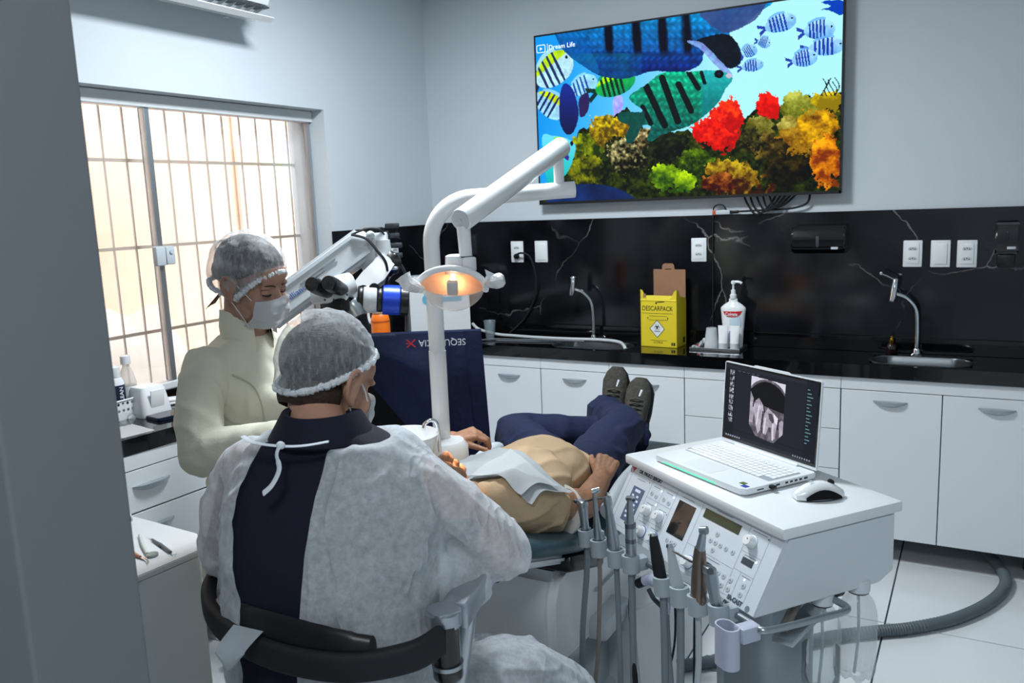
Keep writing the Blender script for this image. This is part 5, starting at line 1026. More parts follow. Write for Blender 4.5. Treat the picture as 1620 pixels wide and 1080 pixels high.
# ------------------------------------------------------------ hand instruments in the holders, each with its hose
hose_m = mat('instrument_hose', '7d878e', .5); tan_h = mat('tan_hose', '8a8378', .5); paleh = mat('pale_hose', 'b6bec4', .45)
def instrument(i, name, label, prof, tip, m, hose, hr=.0075, extra=None, hp=None, cat='handpiece'):
    hs = HS[i]; x, z = HB[i]; x += hs.x; z += hs.z; y = -.135+hs.y; tip = (tip[0]+hs.x, tip[1]+hs.z)+tuple(tip[2:]); hp = [Vector(p)+hs*w_ for p, w_ in zip(hp, (1, 1, .6, .2, 0, 0))]; base = Vector((x, y, z-.028)); tipv = Vector((tip[0], y+(tip[2] if len(tip) > 2 else 0), tip[1]))
    t = thing(name, label, cat, cw(x, y, z-.028), CA); d = tipv-Vector((x, y, z-.028)); L = d.length; dn = d.normalized()
    T = Matrix.Translation(-base)
    b = BM(); tube(b, [T @ (base+dn*L*k) for k, r in prof], [r for k, r in prof], 18); obj('handle', b, m, t)
    if extra: extra(t, T, base, dn, L)
    pts = [base]+[Vector(p) for p in hp]; b = BM(); tube(b, [T @ p for p in spline(pts, 10)], hr, 10); obj('hose', b, hose, t)
    return t
def ring_at(t, T, p, dn, r, h, m, name): b = BM(); tube(b, [T @ p, T @ (p+dn*h)], r, 16); obj(name, b, m, t)
grip = mat('satin_metal', 'a3abb1', .32, .85); gripd = mat('dark_satin_metal', '6d757c', .35, .8); bronze = mat('bronze_metal', '7d6f65', .3, .8)
def ex_syr(t, T, base, dn, L):
    h = base+dn*L
    b = BM(); box(b, T @ (h+Vector((0, 0, -.004))), (.034, .026, .022), .007); obj('syringe_head', b, grip, t)
    b = BM(); tube(b, [T @ (h+Vector((.006, 0, .004))), T @ (h+Vector((.045, .01, .022))), T @ (h+Vector((.085, .02, .036)))], [.004, .0032, .0024], 8); obj('syringe_tip', b, chrome, t)
    b = BM(); tube(b, [T @ (h+Vector((-.016, -.008, -.002))), T @ (h+Vector((-.024, -.012, .0)))], .006, 10); obj('push_button', b, dgrey, t)
instrument(0, 'air_syringe', 'grey air syringe with a metal tip, nearest the patient of the cart tools', [(0, .009), (.1, .0135), (.6, .012), (.9, .0145), (1, .015)], (-.694, .772), grip, hose_m, .0085, ex_syr, [(-.676, -.137, .56), (-.705, -.14, .36), (-.735, -.12, .18), (-.72, -.05, .06), (-.5, .02, .03), (-.36, .06, .09)], 'syringe')
def ex_turb(t, T, base, dn, L):
    h = base+dn*L; b = BM(); tube(b, [T @ (h+Vector((-.002, -.006, .002))), T @ (h+Vector((.004, .014, .006)))], [.0085, .0085], 14); obj('head', b, chrome, t); ring_at(t, T, base+dn*.03, dn, .0125, .02, gripd, 'coupling')
instrument(1, 'turbine_handpiece', 'slim metal turbine handpiece in the second cart holder', [(0, .009), (.15, .012), (.4, .0115), (.65, .008), (.85, .0065), (1, .006)], (-.622, .826), grip, tan_h, .0062, ex_turb, [(-.60, -.137, .55), (-.612, -.14, .36), (-.65, -.13, .16), (-.62, -.06, .05), (-.45, .04, .03), (-.35, .08, .09)])
def ex_scal(t, T, base, dn, L):
    h = base+dn*L; b = BM(); tube(b, [T @ h, T @ (h+Vector((.004, 0, .012))), T @ (h+Vector((.014, 0, .014)))], [.004, .002, .0012], 8); obj('tip', b, chrome, t); ring_at(t, T, base+dn*L*.5, dn, .0135, .004, gripd, 'grip_ring')
instrument(2, 'scaler_handpiece', 'thick grey scaler handpiece in the third cart holder', [(0, .010), (.12, .0155), (.4, .0175), (.6, .013), (.85, .0095), (.9, .013), (1, .011)], (-.551, .836), grip, hose_m, .0078, ex_scal, [(-.50, -.137, .54), (-.49, -.14, .34), (-.50, -.13, .14), (-.48, -.06, .05), (-.4, .03, .03), (-.34, .08, .09)])
def ex_micro(t, T, base, dn, L):
    h = base+dn*L; b = BM(); tube(b, [T @ (h+Vector((-.006, -.004, 0))), T @ (h+Vector((.012, .004, .003)))], [.0075, .0075], 12); obj('head', b, chrome, t)
    for k, m in ((.12, gripd), (.42, gripd), (.62, gripd)): ring_at(t, T, base+dn*L*k, dn, .0148, .012, m, 'ring')
    b = BM(); tube(b, [T @ (base+dn*L*.62+Vector((-.014, 0, 0))), T @ (base+dn*L*.66+Vector((-.022, 0, 0)))], .006, 8); obj('side_nozzle', b, gripd, t)
instrument(3, 'micromotor_handpiece', 'grey ringed micromotor handpiece in the fourth cart holder', [(0, .010), (.1, .0145), (.62, .0145), (.68, .011), (.85, .009), (1, .007)], (-.432, .868), grip, hose_m, .0095, ex_micro, [(-.425, -.137, .55), (-.42, -.14, .36), (-.43, -.13, .15), (-.42, -.05, .05), (-.36, .04, .03), (-.31, .08, .09)])
def ex_black(t, T, base, dn, L):
    h = base+dn*L; b = BM(); tube(b, [T @ (h-dn*.002), T @ (h+dn*.006)], [.010, .008], 14); obj('tip_ring', b, chrome, t)
instrument(4, 'black_handpiece', 'matt black tapered handpiece in the fifth cart holder', [(0, .012), (.15, .0165), (.6, .0160), (.9, .0125), (1, .010)], (-.320, .806), rubber, hose_m, .0095, ex_black, [(-.272, -.137, .54), (-.262, -.14, .36), (-.24, -.13, .15), (-.24, -.05, .05), (-.25, .03, .04), (-.24, .06, .09)])
instrument(5, 'cone_handpiece', 'pale grey cone-shaped handpiece in the sixth cart holder', [(0, .010), (.2, .0175), (.5, .0155), (.9, .009), (1, .0085)], (-.247, .806), paleh, hose_m, .0095, ex_black, [(-.203, -.137, .54), (-.20, -.14, .36), (-.19, -.13, .15), (-.19, -.05, .05), (-.2, .03, .04), (-.2, .06, .09)])
def ex_bronze(t, T, base, dn, L):
    h = base+dn*L; b = BM(); tube(b, [T @ (h-dn*.05), T @ (h-dn*.02+Vector((.006, 0, 0))), T @ (h+Vector((.012, 0, .006)))], [.0125, .010, .0075], 14); obj('neck', b, grip, t)
    b = BM(); tube(b, [T @ (h+Vector((.006, -.004, .006))), T @ (h+Vector((.020, .004, .010)))], .0095, 14); obj('head', b, grip, t)
instrument(6, 'contra_angle_handpiece', 'tall bronze contra-angle handpiece in the seventh cart holder', [(0, .012), (.12, .019), (.45, .0185), (.7, .0155), (.8, .013), (.82, .012)], (-.124, .886), bronze, paleh, .0075, ex_bronze, [(-.13, -.137, .56), (-.145, -.14, .36), (-.15, -.13, .14), (-.16, -.05, .05), (-.18, .03, .04), (-.18, .06, .09)])
def ex_syr2(t, T, base, dn, L):
    h = base+dn*L; b = BM(); box(b, T @ (h+Vector((-.004, 0, .004))), (.032, .024, .024), .007); obj('syringe_head', b, grip, t)
    b = BM(); tube(b, [T @ (h+Vector((-.016, 0, .008))), T @ (h+Vector((-.07, -.006, .004))), T @ (h+Vector((-.115, -.01, .006))), T @ (h+Vector((-.135, -.01, .004)))], [.0042, .0034, .003, .0022], 8); obj('syringe_tip', b, chrome, t)
    b = BM(); tube(b, [T @ (h+Vector((.010, -.008, .010))), T @ (h+Vector((.014, -.012, .013)))], .0075, 12); obj('push_button', b, dgrey, t)
instrument(7, 'water_syringe', 'grey syringe with a long metal tip in the eighth cart holder', [(0, .010), (.15, .0135), (.6, .0125), (.85, .0155), (1, .014)], (-.086, .800), grip, hose_m, .0085, ex_syr2, [(-.047, -.137, .55), (-.05, -.135, .36), (-.06, -.12, .15), (-.09, -.04, .05), (-.12, .04, .04), (-.14, .07, .09)], 'syringe')
t = thing('curing_light', 'lilac curing light with a black nose hung on the cart rail', 'curing light', cw(-.352, -.125, .66), CA)
b = BM(); tube(b, spline([(-.010, -.01, .008), (.018, -.004, .022), (.050, .0, .016), (.066, .004, -.02), (.068, .0, -.05)]), [.014]*8+[.018]*8+[.016]*8+[.010]*9, 14); obj('light_body', b, mat('lilac_plastic2', 'b3b8cc', .35), t)
b = BM(); tube(b, [(-.036, -.014, -.010), (-.008, -.008, .009)], [.013, .0135], 14); obj('light_nose', b, black_pl, t)
b = BM(); tube(b, spline([(.0, -.006, -.012), (.02, -.004, -.03), (.05, 0, -.04), (.066, 0, -.05)]), .006, 8); obj('trigger_guard', b, dgrey, t)
b = BM(); tube(b, spline([(.068, 0, -.05), (.075, 0, -.15), (.10, .0, -.32), (.11, .02, -.48), (.1, .08, -.6), (.06, .14, -.62)], 10), .0095, 10); obj('hose', b, hose_m, t)
t = thing('black_probe', 'thin black probe on a cord hanging under the fourth holder', 'probe', cw(-.40, -.14, .64), CA)
b = BM(); tube(b, spline([(-.028, .02, .03), (-.025, -.005, -.05), (-.016, -.008, -.14), (-.002, -.01, -.22)]), .0030, 6); obj('cord', b, rubber, t)
b = BM(); tube(b, [(-.002, -.01, -.215), (.004, -.01, -.25), (.012, -.012, -.29)], [.005, .0075, .007], 10); obj('probe_handle', b, rubber, t)
b = BM(); tube(b, [(.012, -.012, -.285), (.018, -.013, -.36)], .003, 8); obj('probe_tip', b, clear_pl, t)
for x, lab in ((-.215, 'thin black cable looping below the sixth holder'), (-.30, 'thin black cable looping below the fifth holder')):
    b = BM(); tube(b, [cw(*p) for p in spline([(x+.02, -.1, .66), (x+.03, -.11, .52), (x-.02+(.08 if x > -.25 else 0), -.13, .30), (x-.06+(.16 if x > -.25 else 0), -.1, .14), (x+.02, -.02, .05), (x+.06, .05, .04), (x+.05, .08, .09)], 10)], .0030, 6); tag(obj('foot_switch_cable', b, rubber), lab, 'cable')

# ------------------------------------------------------------ water bottles screwed under the console
bot_m = mat('bottle_plastic', 'e2eaee', .08, alpha=.30)
for bx_, by_, z0, lab, full in ((-.03, .145, .455, 'clear bottle half full of water screwed under the cart', 1), (-.022, .252, .465, 'nearly empty clear bottle with a petal foot behind the half-full one', 0)):
    t = thing('water_bottle', lab, 'bottle', cw(bx_, by_, z0), CA)
    b = BM(); rows = []
    N = 40
    for r, z, p in ((.010, .012, 0), (.030, .002, .55), (.040, .012, .45), (.0445, .030, .2), (.0455, .05, 0), (.0455, .11, 0), (.0455, .16, 0), (.043, .185, 0), (.036, .207, 0), (.024, .224, 0), (.016, .232, 0), (.0145, .24, 0)):
        q = []
        for j in range(N):
            a = 2*PI*j/N; k = p*(.5+.5*math.cos(5*a)); q.append(Vector((r*(1-.25*k)*math.cos(a), r*(1-.25*k)*math.sin(a), z+.022*k*(1 if z < .04 else 0))))
        rows.append(q)
    ring_faces(b, rows, cap=False); bmesh.ops.solidify(b, geom=b.faces[:], thickness=.0012); obj('bottle_shell', b, bot_m, t)
    b = BM(); lathe(b, [(.026, .232), (.027, .235), (.027, .258), (.024, .262)], 24); obj('bottle_socket', b, cart_w, t); b = BM(); lathe(b, [(.0245, .2285), (.0255, .2325)], 24); obj('gasket', b, black_pl, t)
    b = BM(); tube(b, spline([(.0, 0, .235), (.004, 0, .12), (-.004, 0, .03), (-.006, 0, .012)]), .0035, 8); obj('dip_tube', b, mat('dip_tube_plastic', 'b4bec5', .3, alpha=.7), t)
    if full: b = BM(); lathe(b, [(.028, .008), (.0425, .03), (.0435, .05), (.0435, .118), (.0415, .1185)], 36); obj('water', b, glass('bottle_water', (.97, .99, 1), .0, 1.35, .95), t)
b = BM(); lathe(b, [(.02, 0), (.022, .004), (.022, .02), (.018, .024)], 16, CM @ Matrix.Translation((-.055, .225, .697)) @ XYZ(90, 0, 0)); tag(obj('valve_knob', b, dgrey, None), 'dark grey valve knob under the cart beside the bottles', 'knob')

# ------------------------------------------------------------ laptop and mouse
def CL(x, y, z=.911): return cw(x, y, z)
q = [CL(-.556, .03), CL(-.19, .05), CL(-.221, .302), CL(-.587, .281)]
ex = (q[1]-q[0]).normalized(); ang = math.atan2(ex.y, ex.x); ctr = sum(q, Vector())/4
t = thing('laptop', 'open white laptop showing a tooth x-ray on the cart', 'laptop', ctr, ang)
LW, LD = .364, .252; lap = mat('laptop_white', 'e3e8ec', .35); keym = mat('key_white', 'f0f3f5', .45)
b = BM(); prism(b, rrect(LW, LD, .012), .015, Matrix.Translation((0, 0, .004))); bmesh.ops.bevel(b, geom=[e for e in b.edges if abs(e.verts[0].co.z-e.verts[1].co.z) < 1e-5], offset=.003, segments=2, affect='EDGES'); obj('base', b, lap, t)
b = BM()
for x in (-.14, .14):
    for y in (-.1, .1): lathe(b, [(.008, 0), (.008, .005)], 10, Matrix.Translation((x, y, 0)))
obj('rubber_feet', b, rubber, t)['kind'] = 'stuff'
b = BM(); prism(b, rrect(.335, .112, .006), .0005, Matrix.Translation((0, .028, .019))); kb = obj('keyboard_well', b, mat('key_gap', '9aa3ab', .6), t, False)
kme = None; kx0 = -.164
for r in range(6):
    n = 19 if r < 5 else 13; y = .074-.0182*r; x = kx0
    for k in range(n):
        w = .0150 if not (r == 5 and k == 3) else .085
        if r == 5 and k > 3: x_ = kx0+.0172*k+.070
        elif r == 5 and k == 3: x_ = kx0+.0172*3+.035
        else: x_ = kx0+.0172*k
        if kme is None: b = BM(); box(b, (0, 0, .0008), (.0150, .0150, .0016), .0004, seg=1); o = obj('key', b, keym, kb, False); kme = o.data
        elif w > .02: b = BM(); box(b, (0, 0, .0008), (w, .0150, .0016), .0004, seg=1); o = obj('space_key', b, keym, kb, False)
        else: o = bpy.data.objects.new('key', kme); COL.objects.link(o); o.parent = kb
        o.location = (x_+.008, y, .0195)
b = BM(); prism(b, rrect(.115, .072, .004), .0003, Matrix.Translation((-.02, -.075, .0191))); obj('touchpad', b, mat('touchpad_white', 'dde2e6', .3), t, False)
b = BM(); bx(b, .135, .152, -.098, -.083, .0191, .0196); obj('green_sticker', b, mat('sticker_green', '55702a', .4), t, False)
b = BM(); bx(b, .153, .172, -.110, -.095, .0191, .0196); obj('blue_sticker', b, mat('sticker_blue', '2b4aa8', .4), t, False)
b = BM(); bx(b, -.172, -.155, .085-.16+.06, .097-.16+.06, .0191, .0196); obj('black_sticker', b, ink, t, False)
b = BM(); bx(b, -.14, .08, -LD/2-.0012, -LD/2+.001, .0060, .0078); obj('light_bar', b, mat('green_light', '14d880', .4, emit=2.2), t, False)
for y0, w, h in ((-.07, .022, .003), (-.012, .013, .005), (.018, .009, .005), (.034, .009, .005), (.05, .009, .005), (.066, .009, .005), (.084, .012, .005)):
    b = BM(); bx(b, LW/2-.0008, LW/2+.0006, y0-w/2, y0+w/2, .009, .009+h); obj('port', b, black_pl, t, False)
b = BM(); box(b, (LW/2+.006, -.035, .0115), (.016, .014, .008), .002); obj('usb_receiver', b, black_pl, t)
tilt = R(4); hp = Vector((0, LD/2-.006, .019)); sx_ = Vector((1, 0, 0)); sy_ = Vector((0, math.sin(tilt), math.cos(tilt)))
SM = frame(hp, sx_, sy_); SH = .240
b = BM(); prism(b, [(-LW/2, .004), (LW/2, .004), (LW/2, SH-.003), (LW/2-.004, SH), (.07, SH), (.062, SH+.004), (-.062, SH+.004), (-.07, SH), (-LW/2+.004, SH), (-LW/2, SH-.003)], .006, SM @ Matrix.Translation((0, 0, -.006))); lid = obj('lid', b, lap, t, False)
b = BM(); tube(b, [hp+Vector((-.12, 0, .001)), hp+Vector((.12, 0, .001))], .006, 10); obj('hinge', b, lap, t)
b = BM(); prism(b, rect(-LW/2+.003, LW/2-.003, .012, SH-.003), .0006, SM); obj('screen_bezel', b, black_gl, lid, False)
def xray(nx, ny):
    U, V = np.meshgrid((np.arange(nx)+.5)/nx, (np.arange(ny)+.5)/ny); C = np.zeros((ny, nx, 3)); C[:] = (.12, .135, .175)
    X, Y = U*340, V*212; n1 = vnoise(X, Y, 14, 3, 3); n2 = vnoise(X, Y, 5, 4, 2)
    def put(m, c, a=1.0):
        m = (m*a)[..., None]; C[:] = C*(1-m)+np.array(c)*m
    put(X < 38, (.09, .10, .14)); put(Y < 9, (.16, .17, .21)); put(Y > 203, (.17, .18, .22)); put((X > 300), (.10, .115, .155)); put((Y > 186) & (Y < 188), (.08, .09, .12))
    for k in range(9):
        y0 = 14+17.5*k; m = (X > 16) & (X < 33) & (Y > y0) & (Y < y0+14); put(m, (.85, .85, .9), np.clip(n2*1.7-.3, 0, 1))
    fx = inpoly(X, Y, [(101, 18), (228, 22), (228, 160), (196, 192), (128, 186), (101, 158)])
    g = .78*np.clip(.45+.6*(n1-.3), 0, 1); C[fx] = np.stack([g*.93, g*.88, g*.98], -1)[fx]
    arch = fx & (((X-165)/72)**2+((Y-74)/55)**2 < 1) & (Y < 96+.1*(X-160)) & (Y > 26+.0009*(X-165)**2*8); put(arch, (.06, .06, .08))
    put(fx & (Y < 64) & (((X-165)/74)**2+((Y-78)/58)**2 > 1), (.90, .88, .95))
    teeth = [[(101, 62), (112, 78), (120, 100), (114, 150), (101, 150)], [(121, 86), (134, 76), (150, 92), (154, 112), (146, 165), (136, 178), (128, 160), (116, 112)], [(160, 112), (170, 98), (190, 108), (208, 120), (205, 142), (200, 178), (190, 186), (184, 150), (176, 150), (166, 176), (156, 170), (154, 132)], [(212, 130), (222, 122), (228, 126), (228, 172), (216, 170)]]
    for k, p in enumerate(teeth): put(fx & inpoly(X, Y, p), (.86, .82, .90), .55+.3*n1)
    put(fx & inpoly(X, Y, [(172, 112), (186, 112), (196, 130), (190, 138), (176, 128)]), (.32, .30, .36)); put(fx & inpoly(X, Y, [(190, 108), (208, 120), (206, 138), (196, 134)]), (.95, .93, .97))
    for a, c in (((154, 96), (158, 112)), ((116, 80), (113, 104)), ((210, 124), (208, 150)), ((152, 112), (148, 160))):
        dx, dy = c[0]-a[0], c[1]-a[1]; tt = np.clip(((X-a[0])*dx+(Y-a[1])*dy)/(dx*dx+dy*dy), 0, 1); put(fx & (np.hypot(X-a[0]-tt*dx, Y-a[1]-tt*dy) < 2.4), (.14, .12, .16), .85)
    for a, c in (((162, 130), (158, 170)), ((191, 140), (192, 182)), ((136, 100), (130, 150))):
        dx, dy = c[0]-a[0], c[1]-a[1]; tt = np.clip(((X-a[0])*dx+(Y-a[1])*dy)/(dx*dx+dy*dy), 0, 1); put(fx & (np.hypot(X-a[0]-tt*dx, Y-a[1]-tt*dy) < 3), (.97, .95, 1), .7)
    for k in range(16):
        put((X > 304) & (X < 306+8*((k*7) % 5)/3+6) & (abs(Y-(22+9.5*k)) < 1.2), (.45, .62, .68))
    for k in range(7): put((abs(X-(12+9*k)) < 2.5) & (abs(Y-207.5) < 2), (.75, .78, .85), .8)
    for k in range(8): put((abs(X-(268+8*k)) < 2) & (abs(Y-207.5) < 1.8), (.75, .78, .85), .8)
    for k in range(5): put((abs(X-(52+18*k)) < 5) & (abs(Y-13) < 1), (.5, .53, .6), .8)
    return np.clip(C, 0, 1)
grid_picture('screen', attr_mat('laptop_light', .9, .2), lid, LW-.016, SH-.028, 300, 186, SM @ Matrix.Translation((0, SH/2+.006, .0009)), xray(300, 186))
ml = Vector((-.324, 2.073, .911)); md = math.atan2(.070, .075)
t = thing('mouse', 'white and black computer mouse beside the laptop', 'mouse', ml, R(35))
b = BM(); rows = []
for k in range(13):
    u = k/12; x = -.062+.124*u; hw = .032*(math.sin(PI*min(1, max(.06, u*.94+.04)))**.45)*(1-.10*math.sin(PI*u)); hh = .040*math.sin(PI*(.10+.82*u))**.8
    rows.append([Vector((x, hw*math.cos(a)*(1-.12*max(0, math.sin(a))), .003+max(0, math.sin(a))**.8*hh if math.sin(a) > 0 else .003)) for a in [2*PI*j/24 for j in range(24)]])
ring_faces(b, rows); obj('mouse_shell', b, white_gl, t)
for s in (-1, 1):
    b = BM(); rr = []
    for k in range(9):
        u = k/8; x = -.045+.09*u; h = .024*math.sin(PI*(.08+.84*u)); rr.append([Vector((x, s*(.0305+.0008), .005)), Vector((x, s*(.0315), .005+h*.5)), Vector((x, s*(.0285), .005+h))])
    ring_faces(b, rr, cap=False, cyc=False); bmesh.ops.solidify(b, geom=b.faces[:], thickness=.003); obj('side_grip', b, rubber, t)
b = BM(); tube(b, [(.030, -.0035, .036), (.030, .0035, .036)], .0085, 14); obj('scroll_wheel', b, black_pl, t)
b = BM(); lathe(b, [(.058, 0), (.058, .003)], 28, Matrix.Diagonal((1, .52, 1, 1))); obj('mouse_base', b, dgrey, t)
text('logo', 'M', .016, frame((-.022, 0, .0435), (0, -1, 0), (1, 0, 0)), lgrey, t, .0006)

# ------------------------------------------------------------ floor hoses and cables
b = BM(); pts = spline([(-1.05, 2.52, .024), (-.85, 2.66, .024), (-.6, 2.88, .024), (-.44, 3.06, .024), (-.286, 3.18, .024), (-.174, 3.258, .024), (-.031, 3.403, .024), (.085, 3.60, .024), (.143, 3.80, .024), (.125, 3.96, .03), (.06, 4.09, .05), (.03, 4.16, .09)], 26)
tube(b, pts, [.0235 if i % 2 else .0205 for i in range(len(pts))], 12); tag(obj('suction_hose', b, mat('ribbed_hose', '5c666d', .5)), 'thick ribbed grey hose curving across the floor under the cabinets', 'hose')
b = BM(); tube(b, spline([(-1.62, 2.35, .008), (-1.45, 2.28, .008), (-1.3, 2.3, .008), (-1.15, 2.4, .008), (-1.05, 2.44, .008)], 10), .006, 8); tag(obj('floor_cable', b, mat('cable_pale', 'aeb6bb', .5)), 'pale cable on the floor beside the chair base', 'cable')
b = BM(); tube(b, spline([(-1.6, 2.42, .005), (-1.48, 2.44, .005), (-1.36, 2.36, .005), (-1.25, 2.38, .005)], 10), .0035, 6); tag(obj('thin_cable', b, rubber), 'thin black cable curling on the floor by the chair base', 'cable')
for y, lab in ((2.08, 'grey floor bar of the foot control, nearer the dentist'), (2.22, 'grey floor bar of the foot control, nearer the cart')):
    b = BM(); box(b, (-1.14+.05*(y > 2.1), y, .012), (.26, .045, .022), .006, rot=XYZ(0, 0, 55 if y < 2.1 else 40)); tag(obj('foot_control_bar', b, grey_pl), lab, 'foot control')

# ------------------------------------------------------------ side table by the doorway
t = thing('side_table', 'white side table with hand tools at the lower left', 'table', (-2.16, 1.50, 0), R(0))
tp = [(-2.44, 1.42), (-2.06, 1.28), (-1.955, 1.345), (-1.945, 1.558), (-2.055, 1.648), (-2.44, 1.67)]
tp = [(-2.44, 1.355), (-1.953, 1.335), (-1.938, 1.558), (-2.052, 1.645), (-2.44, 1.668)]
b = BM(); prism(b, tp, .018, Matrix.Translation((0, 0, .682))); bmesh.ops.bevel(b, geom=[e for e in b.edges if abs(e.verts[0].co.z-e.verts[1].co.z) < 1e-5], offset=.003, segments=2, affect='EDGES'); obj('table_top', b, mat('table_white', 'd3d7da', .35), t, False, True)
cxm, cym = -2.19, 1.50; b = BM(); prism(b, [(cxm+(x-cxm)*.985, cym+(y-cym)*.97) for x, y in tp], .60, Matrix.Translation((0, 0, .08))); obj('table_body', b, white_lam, t, False, True)
b = BM(); prism(b, [(cxm+(x-cxm)*.9, cym+(y-cym)*.85) for x, y in tp], .08, Matrix.Translation((0, 0, 0))); obj('plinth', b, dgrey, t, False, True)
def onT(px, py, z=.7):
    d = (rt*((px-810)/F)+upv*(-(py-540)/F)+fw); return Vector((0, 0, EYE))+d*((z-EYE)/d.z)
a0, a1 = onT(172, 838), onT(207, 826)
t = thing('penlight', 'black and chrome cylinder lying on the side table', 'cylinder', a0+Vector((0, 0, 0))); b = BM(); dz = Vector((0, 0, .0165)); tube(b, [a0-(a1-a0)+dz, a1-(a1-a0)*.18+dz], .0155, 18); obj('tube_body', b, mat('dark_steel', '565c62', .25, .8), t, True, True)
b = BM(); tube(b, [a1-(a1-a0)*.2+dz, a1-(a1-a0)*.08+dz], .0162, 18); obj('black_band', b, black_pl, t, True, True); b = BM(); tube(b, [a1-(a1-a0)*.08+dz, a1+dz], [.0158, .0150], 18); obj('clear_end', b, lgrey, t, True, True)
def tool(name, label, pts, rs, m, ends, zz=.7055):
    p = [onT(*q_, .7055) for q_ in pts]; t = thing(name, label, 'dental tool', Vector((p[0].x, p[0].y, .7))); b = BM(); tube(b, p, rs, 12); obj('handle', b, m, t, True, True)
    for nm, e, r, mm in ends: b = BM(); tube(b, [onT(*q_, .7035) for q_ in e], r, 8); obj(nm, b, mm, t, True, True)
    return t
tool('probe', 'thin grey double-ended probe on the side table', [(241, 853), (255, 862), (270, 873)], [.0032, .0048, .0042], gripd, [('hook_tip', [(241, 853), (236, 850), (230, 850)], [.002, .0012, .0008], chrome), ('hook_tip', [(270, 873), (273, 877), (279, 876), (276, 880)], [.002, .0014, .001, .0008], chrome), ('grip_band', [(253, 861), (256, 864)], [.006, .006], black_pl)])
tool('tweezers', 'copper coloured tweezers on the side table edge', [(199, 866), (212, 876), (222, 881)], [.0052, .0058, .004], mat('copper_metal', 'b98468', .35, .7), [('jaw', [(222, 881), (233, 884), (236, 889)], [.003, .0018, .001], chrome), ('jaw', [(222, 882), (231, 886), (234, 892)], [.003, .0018, .001], chrome)])
t = tool('mouth_mirror', 'pale mouth mirror with a round head on the side table', [(221, 846), (226, 862), (233, 876)], [.0045, .0060, .005], mat('pale_green_plastic', 'c9d2cc', .4), [('stem', [(233, 876), (238, 880)], [.0035, .003], lgrey)])
p_ = onT(241, 877, .7045); b = BM(); lathe(b, [(.015, -.004), (.0165, -.002), (.0165, .003), (.014, .004)], 24, Matrix.Translation(p_)); obj('mirror_head', b, mat('mirror_grey', '8f9a96', .3, .4), t, True, True)
# ------------------------------------------------------------ people
def head_pieces(b, M, neck=None, nose=1.0):
    def e(c, r, rot=None): ell(b, (0, 0, 0), (1, 1, 1), sub=3); bmesh.ops.transform(b, matrix=M @ Matrix.Translation(c) @ (rot or Matrix()) @ Matrix.Diagonal((*r, 1)), verts=b.verts[-162:])
    e((0, -.015, .035), (.077, .097, .084)); e((0, .030, -.025), (.063, .066, .088)); e((0, .045, -.080), (.049, .046, .036)); e((0, .082, -.104), (.022, .018, .017))
    for s in (-1, 1):
        e((s*.041, .060, -.036), (.025, .027, .032)); e((s*.052, .03, -.075), (.018, .03, .025)); e((s*.032, .083, .016), (.024, .011, .008), XYZ(0, s*8, s*-12)); e((s*.012, .103, -.040), (.009, .010, .008))
    e((0, .074, .040), (.05, .022, .035))
    caps(b, M @ Vector((0, .090, .006)), M @ Vector((0, .111*1, -.034)), .0085, .0125)
    e((0, .098, -.066), (.022, .010, .0062)); e((0, .097, -.077), (.019, .010, .007))
    if neck: caps(b, M @ Vector((0, -.018, -.055)), Vector(neck), .056, .060, 20)
def ear_bm(M, s):
    b = BM()
    pts = [(-.0, .012, -.006), (.004, .016, .016), (.010, .010, .031), (.014, -.006, .036), (.015, -.018, .026), (.014, -.022, .006), (.010, -.016, -.012), (.006, -.004, -.026), (.003, .007, -.030), (.001, .010, -.020)]
    sp = [M @ Vector((s*(.077+x), y-.004, z-.012)) for x, y, z in spline(pts, 4)]; limb_ = tube(b, sp, .0050, 8)
    inner = [(.004, .006, .012), (.009, -.004, .020), (.010, -.013, .010), (.007, -.010, -.006), (.003, .0, -.014)]
    tube(b, [M @ Vector((s*(.077+x), y-.004, z-.012)) for x, y, z in spline(inner, 4)], .0042, 8)
    v0 = len(b.verts); ell(b, (0, 0, 0), (1, 1, 1), sub=2); bmesh.ops.transform(b, matrix=M @ Matrix.Translation((s*.081, -.006, -.010)) @ XYZ(0, 0, s*-16) @ Matrix.Diagonal((.006, .019, .034, 1)), verts=b.verts[v0:])
    v0 = len(b.verts); ell(b, (0, 0, 0), (1, 1, 1), sub=2); bmesh.ops.transform(b, matrix=M @ Matrix.Translation((s*.080, .002, -.040)) @ Matrix.Diagonal((.006, .010, .010, 1)), verts=b.verts[v0:])
    return fuse(b, .0022, 3)
def cranium(M, k, dz=0, c=(0, -.015, .035), r=(.077, .097, .084), sub=5):
    b = BM(); ell(b, (0, 0, 0), (1, 1, 1), sub=sub); bmesh.ops.transform(b, matrix=Matrix.Translation(c) @ Matrix.Diagonal((r[0]*k[0], r[1]*k[1], r[2]*k[2], 1)), verts=b.verts); return b
def cut_keep(b, co_, no):                # keep the side the normal points to
    bmesh.ops.bisect_plane(b, geom=b.verts[:]+b.edges[:]+b.faces[:], plane_co=co_, plane_no=no, clear_inner=True)
